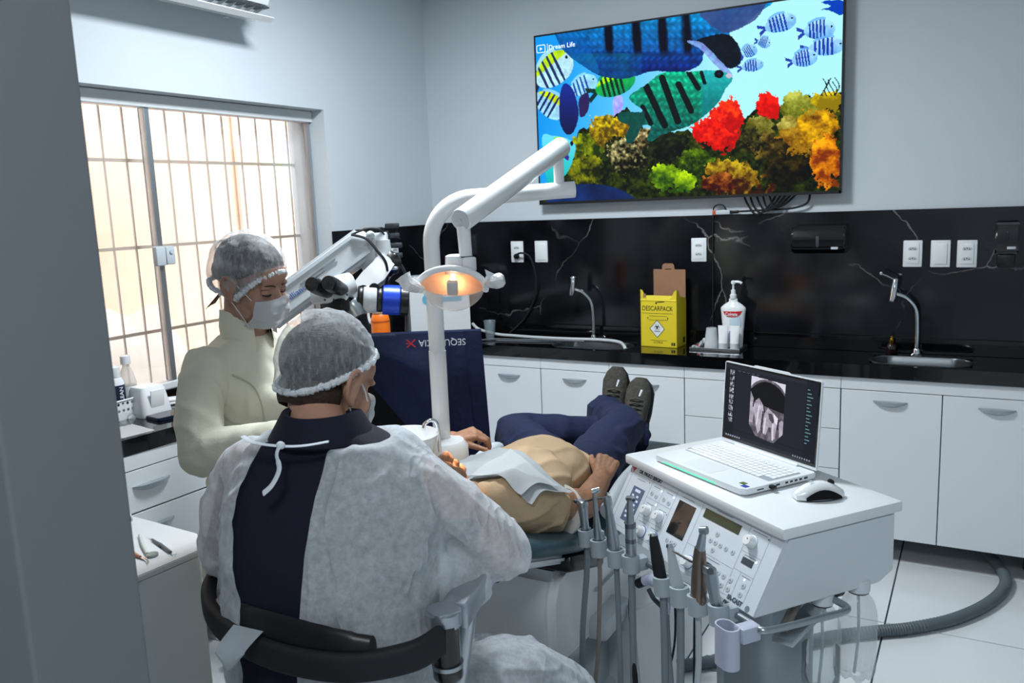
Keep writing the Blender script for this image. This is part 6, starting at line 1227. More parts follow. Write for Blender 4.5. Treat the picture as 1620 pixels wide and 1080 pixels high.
def bouffant(M, par, k, co_, no, puff, veilm, bandm, tail=None, low=None):
    b = cranium(M, k, c=(0, -.018, .042)); v = Vector(no).normalized()
    if tail: tail(b)
    for q in b.verts:                      # straight sides below the crown instead of closing in
        dz = (.042-q.co.z)/(.084*k[2])
        if dz > 0: f__ = min(2.2, (1-.10*dz)/max(.2, math.sqrt(max(0, 1-dz*dz)))); f__ = 1+(f__-1)*.85; q.co.x *= f__; q.co.y = -.018+(q.co.y+.018)*(f__ if q.co.y > -.018 or not low else 1+(f__-1)*.35)
    cut_keep(b, co_, no)
    if low: cut_keep(b, *low)
    c0 = Vector((0, -.015, .04))
    for q in b.verts:                      # gathers running up from the band, soft crumples above
        d = max(0, (q.co-Vector(co_)).dot(v)); a = math.atan2(q.co.y-c0.y, q.co.x-c0.x)
        n_ = (q.co-c0).normalized(); pinch = math.exp(-d/.012)
        q.co += n_*(puff*(1-math.exp(-d/.03)) + .003*pinch + .0022*math.sin(a*46+9*noise.noise(q.co*30))*math.exp(-d/.05) + .005*noise.noise(q.co*38) + .0025*noise.noise(Vector((q.co.x*120, q.co.y*120, q.co.z*25))))
    ring = [q.co.copy() for e in b.edges if len(e.link_faces) == 1 for q in e.verts]
    ring.sort(key=lambda p: math.atan2(p.y-c0.y, p.x-c0.x)); rr = ring[::max(1, len(ring)//150)]; rr.append(rr[0])
    bmesh.ops.transform(b, matrix=M, verts=b.verts); cap = obj('hair_net', b, veilm, par, True, False, 180)
    b = BM(); tube(b, [M @ (p+v*.0035) for p in rr], [.0068+.0018*math.sin(i*2.1)+.001*random.random() for i in range(len(rr))], 8, cap=False); obj('elastic_band', b, bandm, cap)
    return cap
def mask(M, par, m, down=0, w=.066):
    b = BM(); rows = []
    for i in range(21):
        u = -1+2*i/20; r = []
        for j in range(17):
            k = j/16; z = -.004-.022*abs(u)**1.5*(1-k)-.110*k; pl = .0022*math.sin(k*PI*7)*(1-abs(u)**3)
            y = .129-.056*abs(u)**2.4-.022*max(0, 2*k-.8)**2-.012*max(0, .35-k)*3*(1-abs(u))+pl+.004*noise.noise(Vector((u*3, k*3, 8)))
            r.append(M @ Vector((u*w*(1-.06*(2*k-1)**2), y, z)))
        rows.append(r)
    ring_faces(b, rows, cap=False, cyc=False); bmesh.ops.solidify(b, geom=b.faces[:], thickness=.0018); mo = obj('face_mask', b, m, par, True, False, 70)
    for s in (-1, 1):
        for z0, pts in ((-.028, [(.063, .062, -.028), (.074, .035, -.006), (.082, .0, .016)]), (-.108, [(.061, .058, -.108), (.070, .03, -.075), (.082, -.010, -.036)])):
            b = BM(); tube(b, [M @ Vector((s*x, y, z)) for x, y, z in spline(pts, 5)], .0019, 6, flat=.6); obj('mask_strap', b, m, mo)
    return mo
def hand_pieces(b, wrist, fdir, back, thumb, curl=(25, 30, 20), size=1.0, spread=6, tcurl=25):
    y = Vector(fdir).normalized(); z = Vector(back); z = (z-y*z.dot(y)).normalized(); x = y.cross(z)
    s = 1 if x.dot(Vector(thumb)) > 0 else -1; x = x*s
    w = Vector(wrist); S_ = size
    def p(a, c, d): return w+(x*a+y*c+z*d)*S_
    for i in range(4):                      # palm from four metacarpals, index nearest the thumb
        a = .027-.018*i; caps(b, p(a*.62, .012, 0), p(a, .080-.004*abs(i-1), .002), .0145*S_, .0120*S_, 10)
    caps(b, p(.0, .02, -.006), p(.004, .06, -.008), .016*S_, .014*S_, 10); caps(b, p(0, -.02, 0), p(0, .015, 0), .024*S_, .023*S_, 12)
    L = ((.040, .026, .020), (.044, .029, .021), (.041, .027, .020), (.032, .021, .018))
    for i in range(4):
        a = .027-.018*i; q = p(a, .080-.004*abs(i-1), .002); ang = 0; lat = R(spread*(1.5-i)*.6)
        for k in range(3):
            ang += R(curl[k]+3*i*(k < 2)); d = (y*math.cos(ang)*math.cos(lat)+x*math.sin(lat)*math.cos(ang)-z*math.sin(ang)).normalized(); q2 = q+d*L[i][k]*S_
            caps(b, q, q2, (.0092-.0008*k)*S_, (.0084-.0008*k)*S_, 10); q = q2
    q = p(.020, .022, -.006); ang = R(20)
    for k, l in enumerate((.040, .032, .026)):
        ang += R(tcurl)*(k > 0)*.6; d = (x*math.cos(R(52)+ang*.35)+y*math.sin(R(52)+ang*.35)-z*math.sin(ang)*.7).normalized(); q2 = q+d*l*S_
        caps(b, q, q2, (.0125-.0015*k)*S_, (.0112-.0015*k)*S_, 10); q = q2
def shoe_bm(heel, toe, up, w=.047, hgt=.10):
    y = (Vector(toe)-Vector(heel)); L = y.length; y.normalize(); z = Vector(up); z = (z-y*z.dot(y)).normalized(); x = y.cross(z); h0 = Vector(heel)
    M = Matrix(((x.x, y.x, z.x, h0.x), (x.y, y.y, z.y, h0.y), (x.z, y.z, z.z, h0.z), (0, 0, 0, 1)))
    prof = [(0.0, .55, .60), (.04, .80, .92), (.12, .88, 1.0), (.25, .86, 1.02), (.38, .88, .92), (.5, .95, .78), (.65, 1.05, .64), (.8, 1.02, .54), (.92, .82, .45), (1.0, .42, .32)]
    up_ = BM(); rows = []
    for u, a, h in prof:
        rows.append([M @ Vector((w*a*math.copysign(abs(math.cos(q))**.75, math.cos(q)), u*L, .022+max(-.0, hgt*h*.5*(1+math.copysign(abs(math.sin(q))**.8, math.sin(q)))))) for q in [2*PI*j/24 for j in range(24)]])
    ring_faces(up_, rows); so = BM(); rows = []
    for i, (u, a, h) in enumerate(prof):
        k = 1.10+.05*(i % 2); t_ = .030+.006*(i % 2)
        rows.append([M @ Vector((w*a*k*math.copysign(abs(math.cos(q))**.5, math.cos(q)), u*L*1.03-.006, t_*.5*(1+math.copysign(abs(math.sin(q))**.5, math.sin(q)))-(.004*(i % 2)))) for q in [2*PI*j/24 for j in range(24)]])
    ring_faces(so, rows); return up_, so, M, L
veil_gown = veil('gown_nonwoven', 'e6edf3', .44, .72, 70, crease=.5)
veil_cap = veil('cap_nonwoven', 'e6ebf0', .06, .36, 120, (1, 1, .3), crease=.6); veil_cap2 = veil('cap_nonwoven_light', 'eef2f6', .08, .38, 120, (1, 1, .3), crease=.6)
band_m = mat('elastic_white', 'e9eef2', .8, bump=.6, bscale=300); mask_m = mat('mask_white', 'e6ebef', .85, bump=.12, bscale=250)
# ---- dentist, seen from behind, seated
DR = Vector((-1.098, 1.186, 0)); DZ = R(11.7)
t = thing('person', 'seated person from behind in a white open-backed gown, navy shirt and hair net', 'person', DR, DZ)
HMd = Matrix.Translation((-.058, .145, 1.302)) @ XYZ(-23, 0, -20)
b = BM(); head_pieces(b, HMd, (-.022, .035, 1.17)); caps(b, HMd @ Vector((0, -.028, -.045)), (-.022, .035, 1.18), .052, .068, 20)
rings_loft(b, [(0, .01, .95, .15, .09), (0, .03, 1.1, .17, .09), (0, .045, 1.17, .14, .075), (-.01, .045, 1.2, .08, .06)])
for pts, rs in (([(.175, .055, 1.12), (.300, .165, .94), (.13, .37, .95)], [.052, .044, .030]), ([(-.205, .045, 1.135), (-.285, .06, .955), (-.20, .32, .985)], [.052, .044, .030])): limb(b, pts, rs)
hand_pieces(b, (.125, .378, .95), (-.55, .8, .15), (.2, -.1, 1), (-1, 0, .2), (30, 35, 25)); hand_pieces(b, (-.195, .33, .985), (.4, .9, .2), (-.2, -.1, 1), (1, 0, .2), (35, 35, 25))
b = fuse(b, .0042, 5); obj('body', b, skin_a, t)
for s in (-1, 1): obj('ear', ear_bm(HMd, s), skin_a, t)
hb = cranium(HMd, (1.10, 1.10, 1.10)); cut_keep(hb, (0, -.09, -.034), (0, -.60, .80))
bmesh.ops.transform(hb, matrix=HMd, verts=hb.verts); hb2 = BM(); ell(hb2, (0, 0, 0), (1, 1, 1), sub=4); bmesh.ops.transform(hb2, matrix=Matrix.Translation((0, -.036, -.036)) @ Matrix.Diagonal((.076, .066, .064, 1)), verts=hb2.verts); cut_keep(hb2, (0, -.02, -.02), (0, -1, -.05)); cut_keep(hb2, (0, 0, -.078), (0, .12, 1)); bmesh.ops.transform(hb2, matrix=HMd, verts=hb2.verts)
obj('hair', hb, hair_m, t); obj('nape_hair', hb2, mat('cropped_hair', '3a2b22', .8, var=.4, vscale=260, bump=.5, bscale=300), t)
bouffant(HMd, t, (1.10, 1.08, 1.12), (0, -.10, -.050), (0, -.60, .80), .009, veil_cap, band_m); mask(HMd, t, mask_m)
# navy polo shirt
def torso(off, top=1.205):
    return [(0, .01, .56, .195+off, .150+off), (0, .0, .70, .205+off, .150+off), (0, .0, .85, .212+off, .146+off), (0, .012, 1.0, .216+off, .140+off), (0, .034, 1.10, .214+off, .126+off), (0, .046, 1.16, .196+off, .104+off), (-.006, .05, top, .135+off, .080+off)]
b = BM(); rings_loft(b, torso(0)+[(-.015, .045, 1.232, .085, .072)], pw=2.3); limb(b, [(.16, .055, 1.12), (.24, .11, 1.02)], [.050, .048]); limb(b, [(-.16, .05, 1.12), (-.24, .05, 1.0)], [.050, .048])
b = fuse(b, .007, 5); wrinkle(b, .003, (9, 9, 6)); obj('polo_shirt', b, navy, t, True, False, 180)
b = BM(); rows = []
for i in range(33):
    a = R(-90-165+330*i/32); c_, s_ = math.cos(a), math.sin(a); tl = .030*max(0, s_)
    rows.append([Vector((-.020+rx*c_, .045+ry*s_, z-tl*.6)) for rx, ry, z in ((.064, .066, 1.262), (.076, .080, 1.266), (.112, .098, 1.212), (.106, .093, 1.207), (.078, .078, 1.235), (.070, .070, 1.20))])
ring_faces(b, rows, cap=False, cyc=True); obj('shirt_collar', b, navy, t, True, False, 60)
# gown
b = BM(); rings_loft(b, torso(.020, 1.212), pw=2.3)
limb(b, [(.165, .055, 1.118), (.240, .105, 1.035), (.297, .165, .940)], [.072, .070, .066]); limb(b, [(.297, .165, .940), (.22, .27, .945), (.135, .365, .95)], [.066, .056, .040])
limb(b, [(-.195, .05, 1.13), (-.25, .05, 1.04), (-.275, .06, .955)], [.074, .072, .066]); limb(b, [(-.275, .06, .955), (-.24, .2, .97), (-.20, .31, .985)], [.074, .060, .042])
limb(b, [(.18, .03, .95), (.25, .10, .90)], [.075, .055]); limb(b, [(-.2, .02, .92), (-.25, .05, .86)], [.06, .05])
limb(b, [(.10, .10, .58), (.27, .33, .545), (.34, .46, .43)], [.125, .11, .095]); limb(b, [(-.10, .12, .58), (-.22, .46, .56)], [.125, .10]); limb(b, [(.33, .45, .45), (.37, .50, .25)], [.095, .10]); box(b, (.02, .30, .55), (.40, .30, .10))
b = fuse(b, .0055, 7)
def fold(b, amp, d, f, seed):
    b.normal_update(); d = Vector(d).normalized()
    for v in b.verts:
        p = v.co; w = p - d*p.dot(d)*.72; h = noise.noise(w*f+Vector((seed, seed*2, 1))); h = math.exp(-(h/.16)**2)-.35; v.co += v.normal*amp*h
fold(b, .007, (.5, .35, -.8), 6, 3); fold(b, .005, (-.3, .1, -1), 10, 8); fold(b, .0035, (.8, .5, -.3), 15, 5); wrinkle(b, .004, (7, 7, 5))
bmesh.ops.smooth_vert(b, verts=b.verts, factor=.25, use_axis_x=True, use_axis_y=True, use_axis_z=True)
def edgeL(z): return float(np.interp(z, [.80, .88, .94, 1.015, 1.075, 1.16, 1.231], [-.115, -.122, -.118, -.136, -.149, -.135, -.103]))
def edgeR(z): return float(np.interp(z, [.80, .893, 1.0, 1.1, 1.16, 1.237], [.012, .018, .028, .030, .036, .040]))
for ef in (edgeL, edgeR):
    for v in b.verts: v.co.x -= ef(v.co.z)
    sub = [f for f in b.faces if f.calc_center_median().y < .03 and f.calc_center_median().z > .6]
    bmesh.ops.bisect_plane(b, geom=list({v for f in sub for v in f.verts})+list({e for f in sub for e in f.edges})+sub, plane_co=(0, 0, 0), plane_no=(1, 0, 0))
    for v in b.verts: v.co.x += ef(v.co.z)
dl_ = [f for f in b.faces if f.calc_center_median().y < .0 and edgeL(f.calc_center_median().z) < f.calc_center_median().x < edgeR(f.calc_center_median().z)]
bmesh.ops.delete(b, geom=dl_, context='FACES')
gown = obj('gown', b, veil_gown, t, True, False, 180)
tie_m = mat('tie_white', 'dde5ec', .8, bump=.2, bscale=200)
b = BM(); tube(b, spline([(-.135, -.055, 1.232), (-.10, -.075, 1.228), (-.04, -.083, 1.226), (.01, -.080, 1.228), (.055, -.066, 1.234)]), .0055, 8, flat=.35); obj('neck_tie', b, tie_m, gown)
b = BM(); tube(b, spline([(-.030, -.092, 1.232), (-.034, -.100, 1.215), (-.026, -.108, 1.19), (-.034, -.122, 1.165), (-.050, -.128, 1.150)]), [.006]*12+[.0085]*21, 8, flat=.3); ell(b, (-.030, -.091, 1.230), (.009, .007, .008), sub=2); obj('tie_tail', b, tie_m, gown)
b = BM(); rows = []
for i in range(9):
    u = i/8; rows.append([Vector((-.125+.075*u, -.150-.060*math.sin(PI*k*.55)-.016*u, .897+.004*u-.055*k*(1-abs(u-.40)*1.3))) for k in [j/6 for j in range(7)]])
ring_faces(b, rows, cap=False, cyc=False); bmesh.ops.solidify(b, geom=b.faces[:], thickness=.0012); obj('gown_corner', b, mat('gown_cloth_thick', 'cfd8df', .85), gown)
# trousers, shoes
b = BM(); limb(b, [(.10, .05, .57), (.29, .40, .52), (.32, .44, .12)], [.098, .075, .055]); limb(b, [(-.10, .05, .60), (-.22, .46, .585), (-.20, .50, .12)], [.098, .075, .055]); b = fuse(b, .012, 5); obj('trousers', b, navy, t)
for x, y in ((.30, .43), (-.20, .46)):
    u_, s_, _, _ = shoe_bm((x, y-.05, 0), (x+.03, y+.23, 0), (0, 0, 1)); sh = obj('shoe', u_, black_pl, t); obj('sole', s_, rubber, sh)
# ---- stool with its curved backrest bar
t = thing('dentist_stool', 'black stool with a curved back bar and metal arm under the seated person', 'stool', DR, DZ)
b = BM(); lathe(b, [(.19, .44), (.20, .46), (.20, .485), (.18, .50)], 32); obj('seat', b, black_pl, t); b = BM(); tube(b, [(0, 0, .08), (0, 0, .45)], .025, 14); obj('column', b, chrome, t)
for k in range(5):
    a = R(72*k+20); b = BM(); tube(b, [(0, 0, .10), (.25*math.cos(a), .25*math.sin(a), .065)], [.03, .018], 10); lg = obj('leg', b, alu, t); b = BM(); c_ = Vector((.25*math.cos(a), .25*math.sin(a), .028)); tube(b, [c_+Vector((-.012, 0, 0)), c_+Vector((.012, 0, 0))], .028, 14); tube(b, [c_, c_+Vector((0, 0, .04))], .007, 8); obj('caster', b, rubber, lg)
path = spline([(-.325, .07, .875), (-.290, -.010, .868), (-.215, -.085, .862), (-.10, -.150, .862), (.02, -.185, .864), (.14, -.19, .870), (.235, -.150, .880), (.268, -.095, .886)], 8)
b = BM(); rows = []
for i, p in enumerate(path):
    tn = (path[min(i+1, len(path)-1)]-path[max(i-1, 0)]).normalized(); nr = Vector((tn.y, -tn.x, 0)).normalized()
    rows.append([p+nr*(.014*math.copysign(abs(math.cos(q))**.6, math.cos(q)))+Vector((0, 0, .027*math.copysign(abs(math.sin(q))**.6, math.sin(q)))) for q in [2*PI*j/16 for j in range(16)]])
ring_faces(b, rows); obj('back_bar', b, rubber, t)
b = BM(); rows = []
for i in range(17):
    u = i/16; q0 = path[int(18+u*24)]; hgt = .052*math.sin(PI*(.08+.84*u))**.5
    rows.append([q0+Vector((.002, .018+.016*math.cos(a), .020+hgt*math.sin(a))) for a in [2*PI*j/16 for j in range(16)]])
ring_faces(b, rows); obj('lumbar_pad', b, black_pl, t)
b = BM(); lathe(b, [(.018, 0), (.022, .006), (.022, .024), (.012, .03)], 16, Matrix.Translation((-.326, .085, .878)) @ XYZ(-90, 0, 0)); obj('bar_knob', b, grey_pl, t)
pc = Vector((.268, -.070, 0))
b = BM(); lathe(b, [(.026, .80), (.028, .803), (.028, .82), (.025, .822), (.025, .905)], 24, Matrix.Translation(pc)); obj('pivot_post', b, black_gl, t)
b = BM(); lathe(b, [(.0292, .822), (.0292, .830)], 24, Matrix.Translation(pc)); obj('pivot_ring', b, steel, t)
b = BM(); prism(b, rrect(.066, .060, .028, 6), .030, Matrix.Translation(pc+Vector((-.006, .006, .900)))); bmesh.ops.bevel(b, geom=[e for e in b.edges if e.verts[0].co.z > .925 and e.verts[1].co.z > .925], offset=.005, segments=2, affect='EDGES'); obj('pivot_cap', b, alu, t)
a0 = pc+Vector((.006, .030, .905)); a1 = Vector((.262, .165, .905)); dd = (a1-a0).normalized()
b = BM(); box(b, (a0+a1)/2, (.052, (a1-a0).length, .052), .006, rot=frame((0, 0, 0), Vector((dd.y, -dd.x, 0)), dd)); obj('side_arm', b, alu, t)
b = BM(); box(b, a1+Vector((.002, .012, -.002)), (.056, .024, .06), .005); obj('arm_end', b, dgrey, t); b = BM(); tube(b, [Vector((.268, .05, .87)), Vector((.225, .09, .70)), Vector((.12, .06, .52)), Vector((.02, .0, .46))], .016, 10); obj('support_tube', b, alu, t)
# ---- assistant, standing by the window bench
NR = Vector((-1.80, 1.70, 0)); NZ = R(-92)
t = thing('person', 'standing person in a pale yellow jacket, white face mask and hair net', 'person', NR, NZ)
HMn = Matrix.Translation((.046, .070, 1.474)) @ XYZ(-20, 6, 4) @ Matrix.Scale(.95, 4)
b = BM(); head_pieces(b, HMn, (.035, .010, 1.30)); caps(b, HMn @ Vector((0, -.02, -.055)), (.04, .02, 1.28), .048, .052)
rings_loft(b, [(.02, .0, 1.1, .13, .08), (.02, .0, 1.24, .13, .07), (.03, .005, 1.30, .06, .05)])
for pts, rs in (([(.185, .01, 1.25), (.305, .115, 1.06), (.235, .33, 1.115)], [.042, .038, .026]), ([(-.145, .01, 1.26), (-.19, .03, 1.04), (-.03, .23, 1.04)], [.042, .038, .026])): limb(b, pts, rs)
hand_pieces(b, (.23, .345, 1.118), (-.3, .95, .05), (.1, 0, 1), (-1, 0, .1), (25, 30, 20), .92); hand_pieces(b, (-.02, .24, 1.04), (.7, .7, -.1), (-.1, 0, 1), (0, 1, .1), (25, 30, 20), .92)
b = fuse(b, .0042, 5); obj('body', b, skin_b, t)
for s in (-1, 1): obj('ear', ear_bm(HMn, s), skin_b, t)
brow_m = mat('brow_brown', '33231b', .8)
for s in (-1, 1):
    b = BM(); tube(b, [HMn @ Vector((s*x, y, z)) for x, y, z in spline([(.014, .0965, .017), (.026, .0965, .0225), (.040, .088, .0215), (.050, .076, .014)], 4)], [.0018]+[.0032]*8+[.0024]*3+[.0012], 6, flat=.6); obj('eyebrow', b, brow_m, t)
    b = BM(); ell(b, (0, 0, 0), (1, 1, 1), sub=3); bmesh.ops.transform(b, matrix=HMn @ Matrix.Translation((s*.032, .0795, -.001)) @ Matrix.Diagonal((.0165, .0115, .0105, 1)), verts=b.verts); obj('eyelid', b, skin_b, t)
    b = BM(); tube(b, [HMn @ Vector((s*x, y, z)) for x, y, z in spline([(.016, .0865, -.0065), (.024, .0915, -.0085), (.034, .0912, -.0092), (.047, .0830, -.0065)], 4)], [.001]+[.0020]*11+[.001], 6); obj('eyelash', b, ink, t)
hb = cranium(HMn, (1.10, 1.11, 1.09)); cut_keep(hb, (0, .088, .078), (0, -.64, .77)); bmesh.ops.transform(hb, matrix=HMn, verts=hb.verts); ha = obj('hair', hb, mat('brown_hair', '1d1512', .5, bump=.4, bscale=80), t)
b = BM(); ell(b, (0, 0, 0), (1, 1, 1), sub=3); bmesh.ops.transform(b, matrix=HMn @ Matrix.Translation((0, -.10, .0)) @ Matrix.Diagonal((.045, .035, .042, 1)), verts=b.verts); obj('hair_bun', b, MATS['brown_hair'], ha)
for k in range(3): b = BM(); tube(b, [HMn @ Vector((.052-.008*k, -.062-.006*k, -.055)), HMn @ Vector((.060-.006*k, -.072-.008*k, -.085)), HMn @ Vector((.056+.003*k, -.090-.006*k, -.100-.008*k))], [.0025, .0018, .0008], 6); obj('loose_strand', b, mat('strand_brown', '4a3226', .6), ha)
def bun_(b):
    for v in b.verts:
        if v.co.y < -.04: v.co.y -= .008*min(1, (-.04-v.co.y)/.05); v.co.z -= .012*min(1, (-.04-v.co.y)/.06)
bouffant(HMn, t, (1.17, 1.09, 1.07), (0, .092, .060), (0, -.775, .632), .008, veil_cap2, band_m, bun_, ((0, 0, -.046), (0, .12, 1))); mask(HMn, t, mask_m)
jk = mat('pale_yellow_cloth', 'e2dfca', .8, var=.04, vscale=12, bump=.1, bscale=160)
b = BM(); rings_loft(b, [(.02, .0, .62, .195, .14), (.02, .0, .78, .185, .135), (.02, .005, .95, .155, .115), (.02, .012, 1.03, .150, .115), (.02, .030, 1.13, .162, .132), (.02, .022, 1.19, .168, .120), (.02, .008, 1.25, .165, .092), (.025, .008, 1.295, .125, .072), (.032, .012, 1.32, .075, .062)], pw=2.2)
ell(b, (.085, .115, 1.14), (.062, .045, .060)); ell(b, (-.045, .115, 1.14), (.062, .045, .060))
limb(b, [(.175, .01, 1.245), (.255, .065, 1.155), (.302, .118, 1.062)], [.066, .062, .058]); limb(b, [(.302, .118, 1.062), (.27, .22, 1.085), (.24, .325, 1.115)], [.058, .050, .040])
limb(b, [(-.135, .01, 1.25), (-.185, .03, 1.045)], [.066, .056]); limb(b, [(-.185, .03, 1.045), (-.04, .22, 1.04)], [.056, .040])
b = fuse(b, .006, 5); fold(b, .006, (.3, .3, -.9), 9, 5); fold(b, .004, (-.5, .6, -.5), 13, 2); wrinkle(b, .003, (10, 10, 9)); jacket = obj('jacket', b, jk, t, True, False, 180)
b = BM(); rows = []
for i in range(29):                       # stand collar opening in a V at the front
    a = R(-90-155+310*i/28); c_, s_ = math.cos(a), math.sin(a); op = max(0, s_)**2
    rows.append([Vector((.036+rx*c_*(1+.12*op), .012+ry*s_+.02*op, z-.055*op)) for rx, ry, z in ((.066, .062, 1.300), (.069, .066, 1.350), (.064, .060, 1.394), (.059, .055, 1.392), (.058, .054, 1.30))])
ring_faces(b, rows, cap=False, cyc=True); obj('stand_collar', b, jk, jacket, True, False, 60)
b = BM(); prism(b, [(-.020, .055), (.020, .055), (.012, .01), (.0, -.03), (-.012, .01)], .004, frame((.036, .082, 1.250), (-1, 0, 0), (0, -.45, 1))); obj('neck_opening', b, skin_b, jacket)
b = BM(); tube(b, spline([(.155, .085, 1.235), (.125, .125, 1.20), (.120, .150, 1.14), (.115, .138, 1.06), (.11, .115, .95)]), .0022, 6); obj('seam', b, mat('seam_yellow', 'bfc2a6', .85), jacket)
b = BM(); limb(b, [(.11, .0, .75), (.11, .0, .10)], [.095, .065]); limb(b, [(-.07, .0, .75), (-.07, .0, .10)], [.095, .065]); b = fuse(b, .012, 4); obj('trousers', b, jk, t)
for x in (.11, -.07): u_, s_, _, _ = shoe_bm((x, -.07, 0), (x, .17, 0), (0, 0, 1), .04, .09); sh = obj('shoe', u_, white_pl, t); obj('sole', s_, lgrey, sh)
# ---- patient, lying on the chair, head towards the dentist
t = thing('person', 'person lying on the dental chair in a beige shirt and jeans, fists at the hips', 'person', (-1.2, 2.3, .60))
f_ = Vector((0, .40, .917)); u_ = Vector((-.03, -.917, .40)).normalized(); x_ = f_.cross(u_)
HMp = Matrix(((x_.x, f_.x, u_.x, -1.205), (x_.y, f_.y, u_.y, 1.69), (x_.z, f_.z, u_.z, .918), (0, 0, 0, 1)))
WR, WL = P(951, 757, 2.685), P(716, 696, 2.86)
b = BM(); head_pieces(b, HMp, (-1.20, 1.93, .825)); rings_loft(b, [(-1.2, .86, -.0, .01, .01)]*0+[(0, 0, 0, .15, .08), (0, 0, .2, .16, .09)]) if False else None
limb(b, [(-1.22, 1.94, .80), (-1.23, 2.2, .77), (-1.22, 2.45, .73)], [.07, .07, .06])
SJ, SH_, EJ = P(822, 800, 2.33), P(864, 806, 2.45), P(926, 797, 2.585); limb(b, [SJ, EJ, WR], [.055, .047, .033]); limb(b, [(-1.38, 1.99, .82), (-1.50, 2.2, .775), WL], [.055, .046, .032])
hand_pieces(b, WR, (P(966, 716, 2.76)-WR), -fw+Vector((0, 0, .6)), (-1, 0, .2), (62, 70, 45), 1.06, 2, 50); hand_pieces(b, WL, (P(757, 684, 2.86)-WL), Vector((0, -.3, 1)), (.4, -1, 0), (38, 45, 30), 1.02, 5, 30)
b = fuse(b, .0042, 4); obj('body', b, skin_c, t, True, True)
for s in (-1, 1): e_ = ear_bm(HMp, s); obj('ear', e_, skin_c, t, True, True)
b = BM(); ell(b, (0, 0, 0), (1, 1, 1), sub=3); bmesh.ops.transform(b, matrix=HMp @ Matrix.Translation((0, .101, -.0715)) @ Matrix.Diagonal((.017, .008, .0040, 1)), verts=b.verts); obj('open_mouth', b, mat('mouth_dark', '3a1512', .5), t, True, True)
for s in (-1, 1):
    b = BM(); ell(b, (0, 0, 0), (1, 1, 1), sub=3); bmesh.ops.transform(b, matrix=HMp @ Matrix.Translation((s*.032, .0795, -.001)) @ Matrix.Diagonal((.0165, .0115, .0105, 1)), verts=b.verts); obj('eyelid', b, skin_c, t, True, True)
hb = cranium(HMp, (1.04, 1.04, 1.04)); cut_keep(hb, (0, .02, .05), (0, -.75, .66)); bmesh.ops.transform(hb, matrix=HMp, verts=hb.verts); obj('hair', hb, hair_m, t, True, True)
beige = mat('beige_shirt', 'c0a583', .85, var=.08, vscale=10, bump=.12, bscale=140)
b = BM()
for c_, r_ in (((-1.225, 2.05, .795), (.175, .13, .10)), ((-1.23, 2.18, .79), (.175, .17, .120)), ((-1.235, 2.34, .775), (.170, .17, .125)), ((-1.215, 2.47, .735), (.175, .10, .10))): ell(b, c_, r_)
limb(b, [SJ+Vector((-.05, -.04, .01)), SJ, SH_], [.080, .080, .078]); limb(b, [(-1.37, 1.98, .82), (-1.44, 2.14, .79)], [.075, .07])
b = fuse(b, .0065, 5)
fold(b, .008, (-.4, 1, 0), 7, 4); fold(b, .006, (.5, 1, .2), 11, 9); shirt = obj('shirt', b, beige, t, True, True, 180)
b = BM(); dn = (SH_-SJ).normalized(); cpos = SH_+dn*.062; n_ = 28
for rr0, off in ((.0835, 0),):
    a_ = dn.cross(Vector((0, 0, 1))).normalized(); c2 = dn.cross(a_); rows = [[cpos+dn*o_+(a_*math.cos(2*PI*j/n_)+c2*math.sin(2*PI*j/n_))*r0 for j in range(n_)] for o_, r0 in ((.002, .077), (.003, .083), (.020, .081), (.022, .077), (.016, .06))]
ring_faces(b, rows); obj('sleeve_band', b, mat('sleeve_white', 'dcdad4', .85), shirt, True, True)
jean = mat('dark_blue_denim', '0c193c', .85, var=.18, vscale=40, bump=.2, bscale=200)
AA, AB = P(958, 655, 3.52), P(1004, 688, 3.42)
b = BM(); ell(b, (-1.19, 2.48, .72), (.19, .12, .10)); KR, KL = Vector((-1.15, 2.88, .80)), Vector((-1.55, 2.74, .775))
limb(b, [(-1.14, 2.52, .735), (-1.15, 2.71, .78), KR, AA], [.100, .092, .080, .066]); limb(b, [(-1.29, 2.50, .745), (-1.43, 2.62, .775), KL, AB], [.105, .095, .080, .064])
b = fuse(b, .008, 5); fold(b, .008, (.9, .5, .1), 9, 2); wrinkle(b, .004, (9, 5, 9)); jo = obj('jeans', b, jean, t, True, True, 180)
for an_, kn in ((AA, KR), (AB, KL)):
    b = BM(); d_ = (an_-kn).normalized(); a_ = d_.cross(Vector((0, 0, 1))).normalized(); c2 = d_.cross(a_)
    rows = [[an_+d_*o_+(a_*math.cos(2*PI*j/24)+c2*math.sin(2*PI*j/24))*(r0+.004*math.sin(j*1.9)) for j in range(24)] for o_, r0 in ((-.05, .068), (-.02, .076), (.025, .078), (.028, .072), (.01, .05))]; ring_faces(b, rows); obj('trouser_cuff', b, jean, jo, True, True)
shoe_m = mat('dark_shoe_mesh', '393731', .8, var=.4, vscale=70, bump=.5, bscale=140); sole_m = mat('black_sole', '17171a', .7, bump=.6, bscale=60)
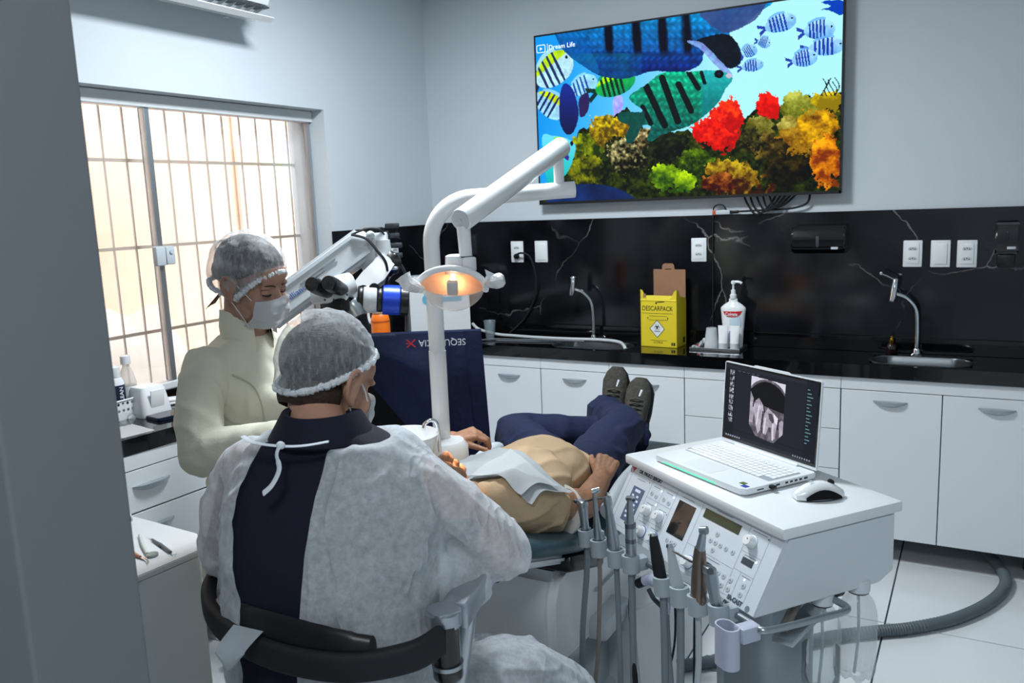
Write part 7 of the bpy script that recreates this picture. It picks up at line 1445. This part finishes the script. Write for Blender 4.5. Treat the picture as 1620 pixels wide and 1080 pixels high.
for (hl, to), nm in (((P(968, 690, 3.62), P(978, 582, 3.66)), 'A'), ((P(1006, 707, 3.44), P(1016, 601, 3.50)), 'B')):
    up_ = (-fw+rt*(-.25 if nm == 'A' else -.35)).normalized(); ub, sb, Ms, Ls = shoe_bm(hl, to, up_, .050, .105); sh = obj('shoe', ub, shoe_m, t, True, True); obj('sole', sb, sole_m, sh, True, True)
    for k in range(5):
        yy = Ls*(.36+.07*k); zz = .022+.105*(.95-.62*(.36+.07*k-.30))+.004; b = BM(); tube(b, [Ms @ Vector((-.026, yy, zz-.010)), Ms @ Vector((0, yy+.004, zz+.001)), Ms @ Vector((.026, yy, zz-.010))], .0035, 6); obj('lace', b, mat('lace_dark', '45443f', .8), sh, True, True)
    b = BM(); tube(b, [Ms @ Vector((.010, Ls*.70, .022+.105*.60)), Ms @ Vector((.016, Ls*.80, .022+.105*.53))], [.004, .0055], 6, flat=.5); obj('logo_mark', b, lgrey, sh, True, True)
# bib draped over the chest
bv = bmesh.new()
for o in (shirt, jo, [c for c in t.children if c.name.startswith('body')][0]):
    m_ = bmesh.new(); m_.from_mesh(o.data); bmesh.ops.transform(m_, matrix=t.matrix_basis, verts=m_.verts); me_ = bpy.data.meshes.new('x'); m_.to_mesh(me_); bv.from_mesh(me_); m_.free()
tree = BVHTree.FromBMesh(bv)
def drape(corners, n, lift, name, label, m, th=.0018, crump=.003):
    c00, c10, c11, c01 = [Vector(c) for c in corners]; Z = []
    for i in range(n+1):
        r = []
        for j in range(n+1):
            u, v = i/n, j/n; p = (c00*(1-u)+c10*u)*(1-v)+(c01*(1-u)+c11*u)*v; h = tree.ray_cast(Vector((p.x, p.y, 1.5)), Vector((0, 0, -1)))
            z = max(h[0].z if h[0] else .70, .745); r.append(Vector((p.x, p.y, z)))
        Z.append(r)
    for _ in range(6):                     # the sheet bridges hollows
        for i in range(n+1):
            for j in range(n+1):
                nb = [Z[a][c].z for a, c in ((i-1, j), (i+1, j), (i, j-1), (i, j+1)) if 0 <= a <= n and 0 <= c <= n]; Z[i][j].z = max(Z[i][j].z, sum(nb)/len(nb))
    rows = [[p+Vector((0, 0, lift+crump*noise.noise(Vector((p.x*14, p.y*14, lift*900))))) for p in r] for r in Z]
    b = BM(); ring_faces(b, rows, cap=False, cyc=False); bmesh.ops.solidify(b, geom=b.faces[:], thickness=th); o = obj(name, b, m, None, True, False, 70)
    return tag(o, label, 'bib')
bib_m = mat('bib_white', 'e3e7e9', .85, bump=.08, bscale=200)
drape([(-1.42, 1.93, 0), (-1.02, 1.885, 0), (-1.00, 2.10, 0), (-1.40, 2.19, 0)], 26, .008, 'patient_bib', 'large white bib sheet across the chest of the lying person', mat('bib_pale', 'd3d9dd', .85, bump=.08, bscale=200))
drape([(-1.27, 1.90, 0), (-1.045, 1.875, 0), (-1.015, 2.04, 0), (-1.22, 2.13, 0)], 22, .017, 'paper_napkin', 'white paper napkin lying on top of the bib sheet', bib_m)
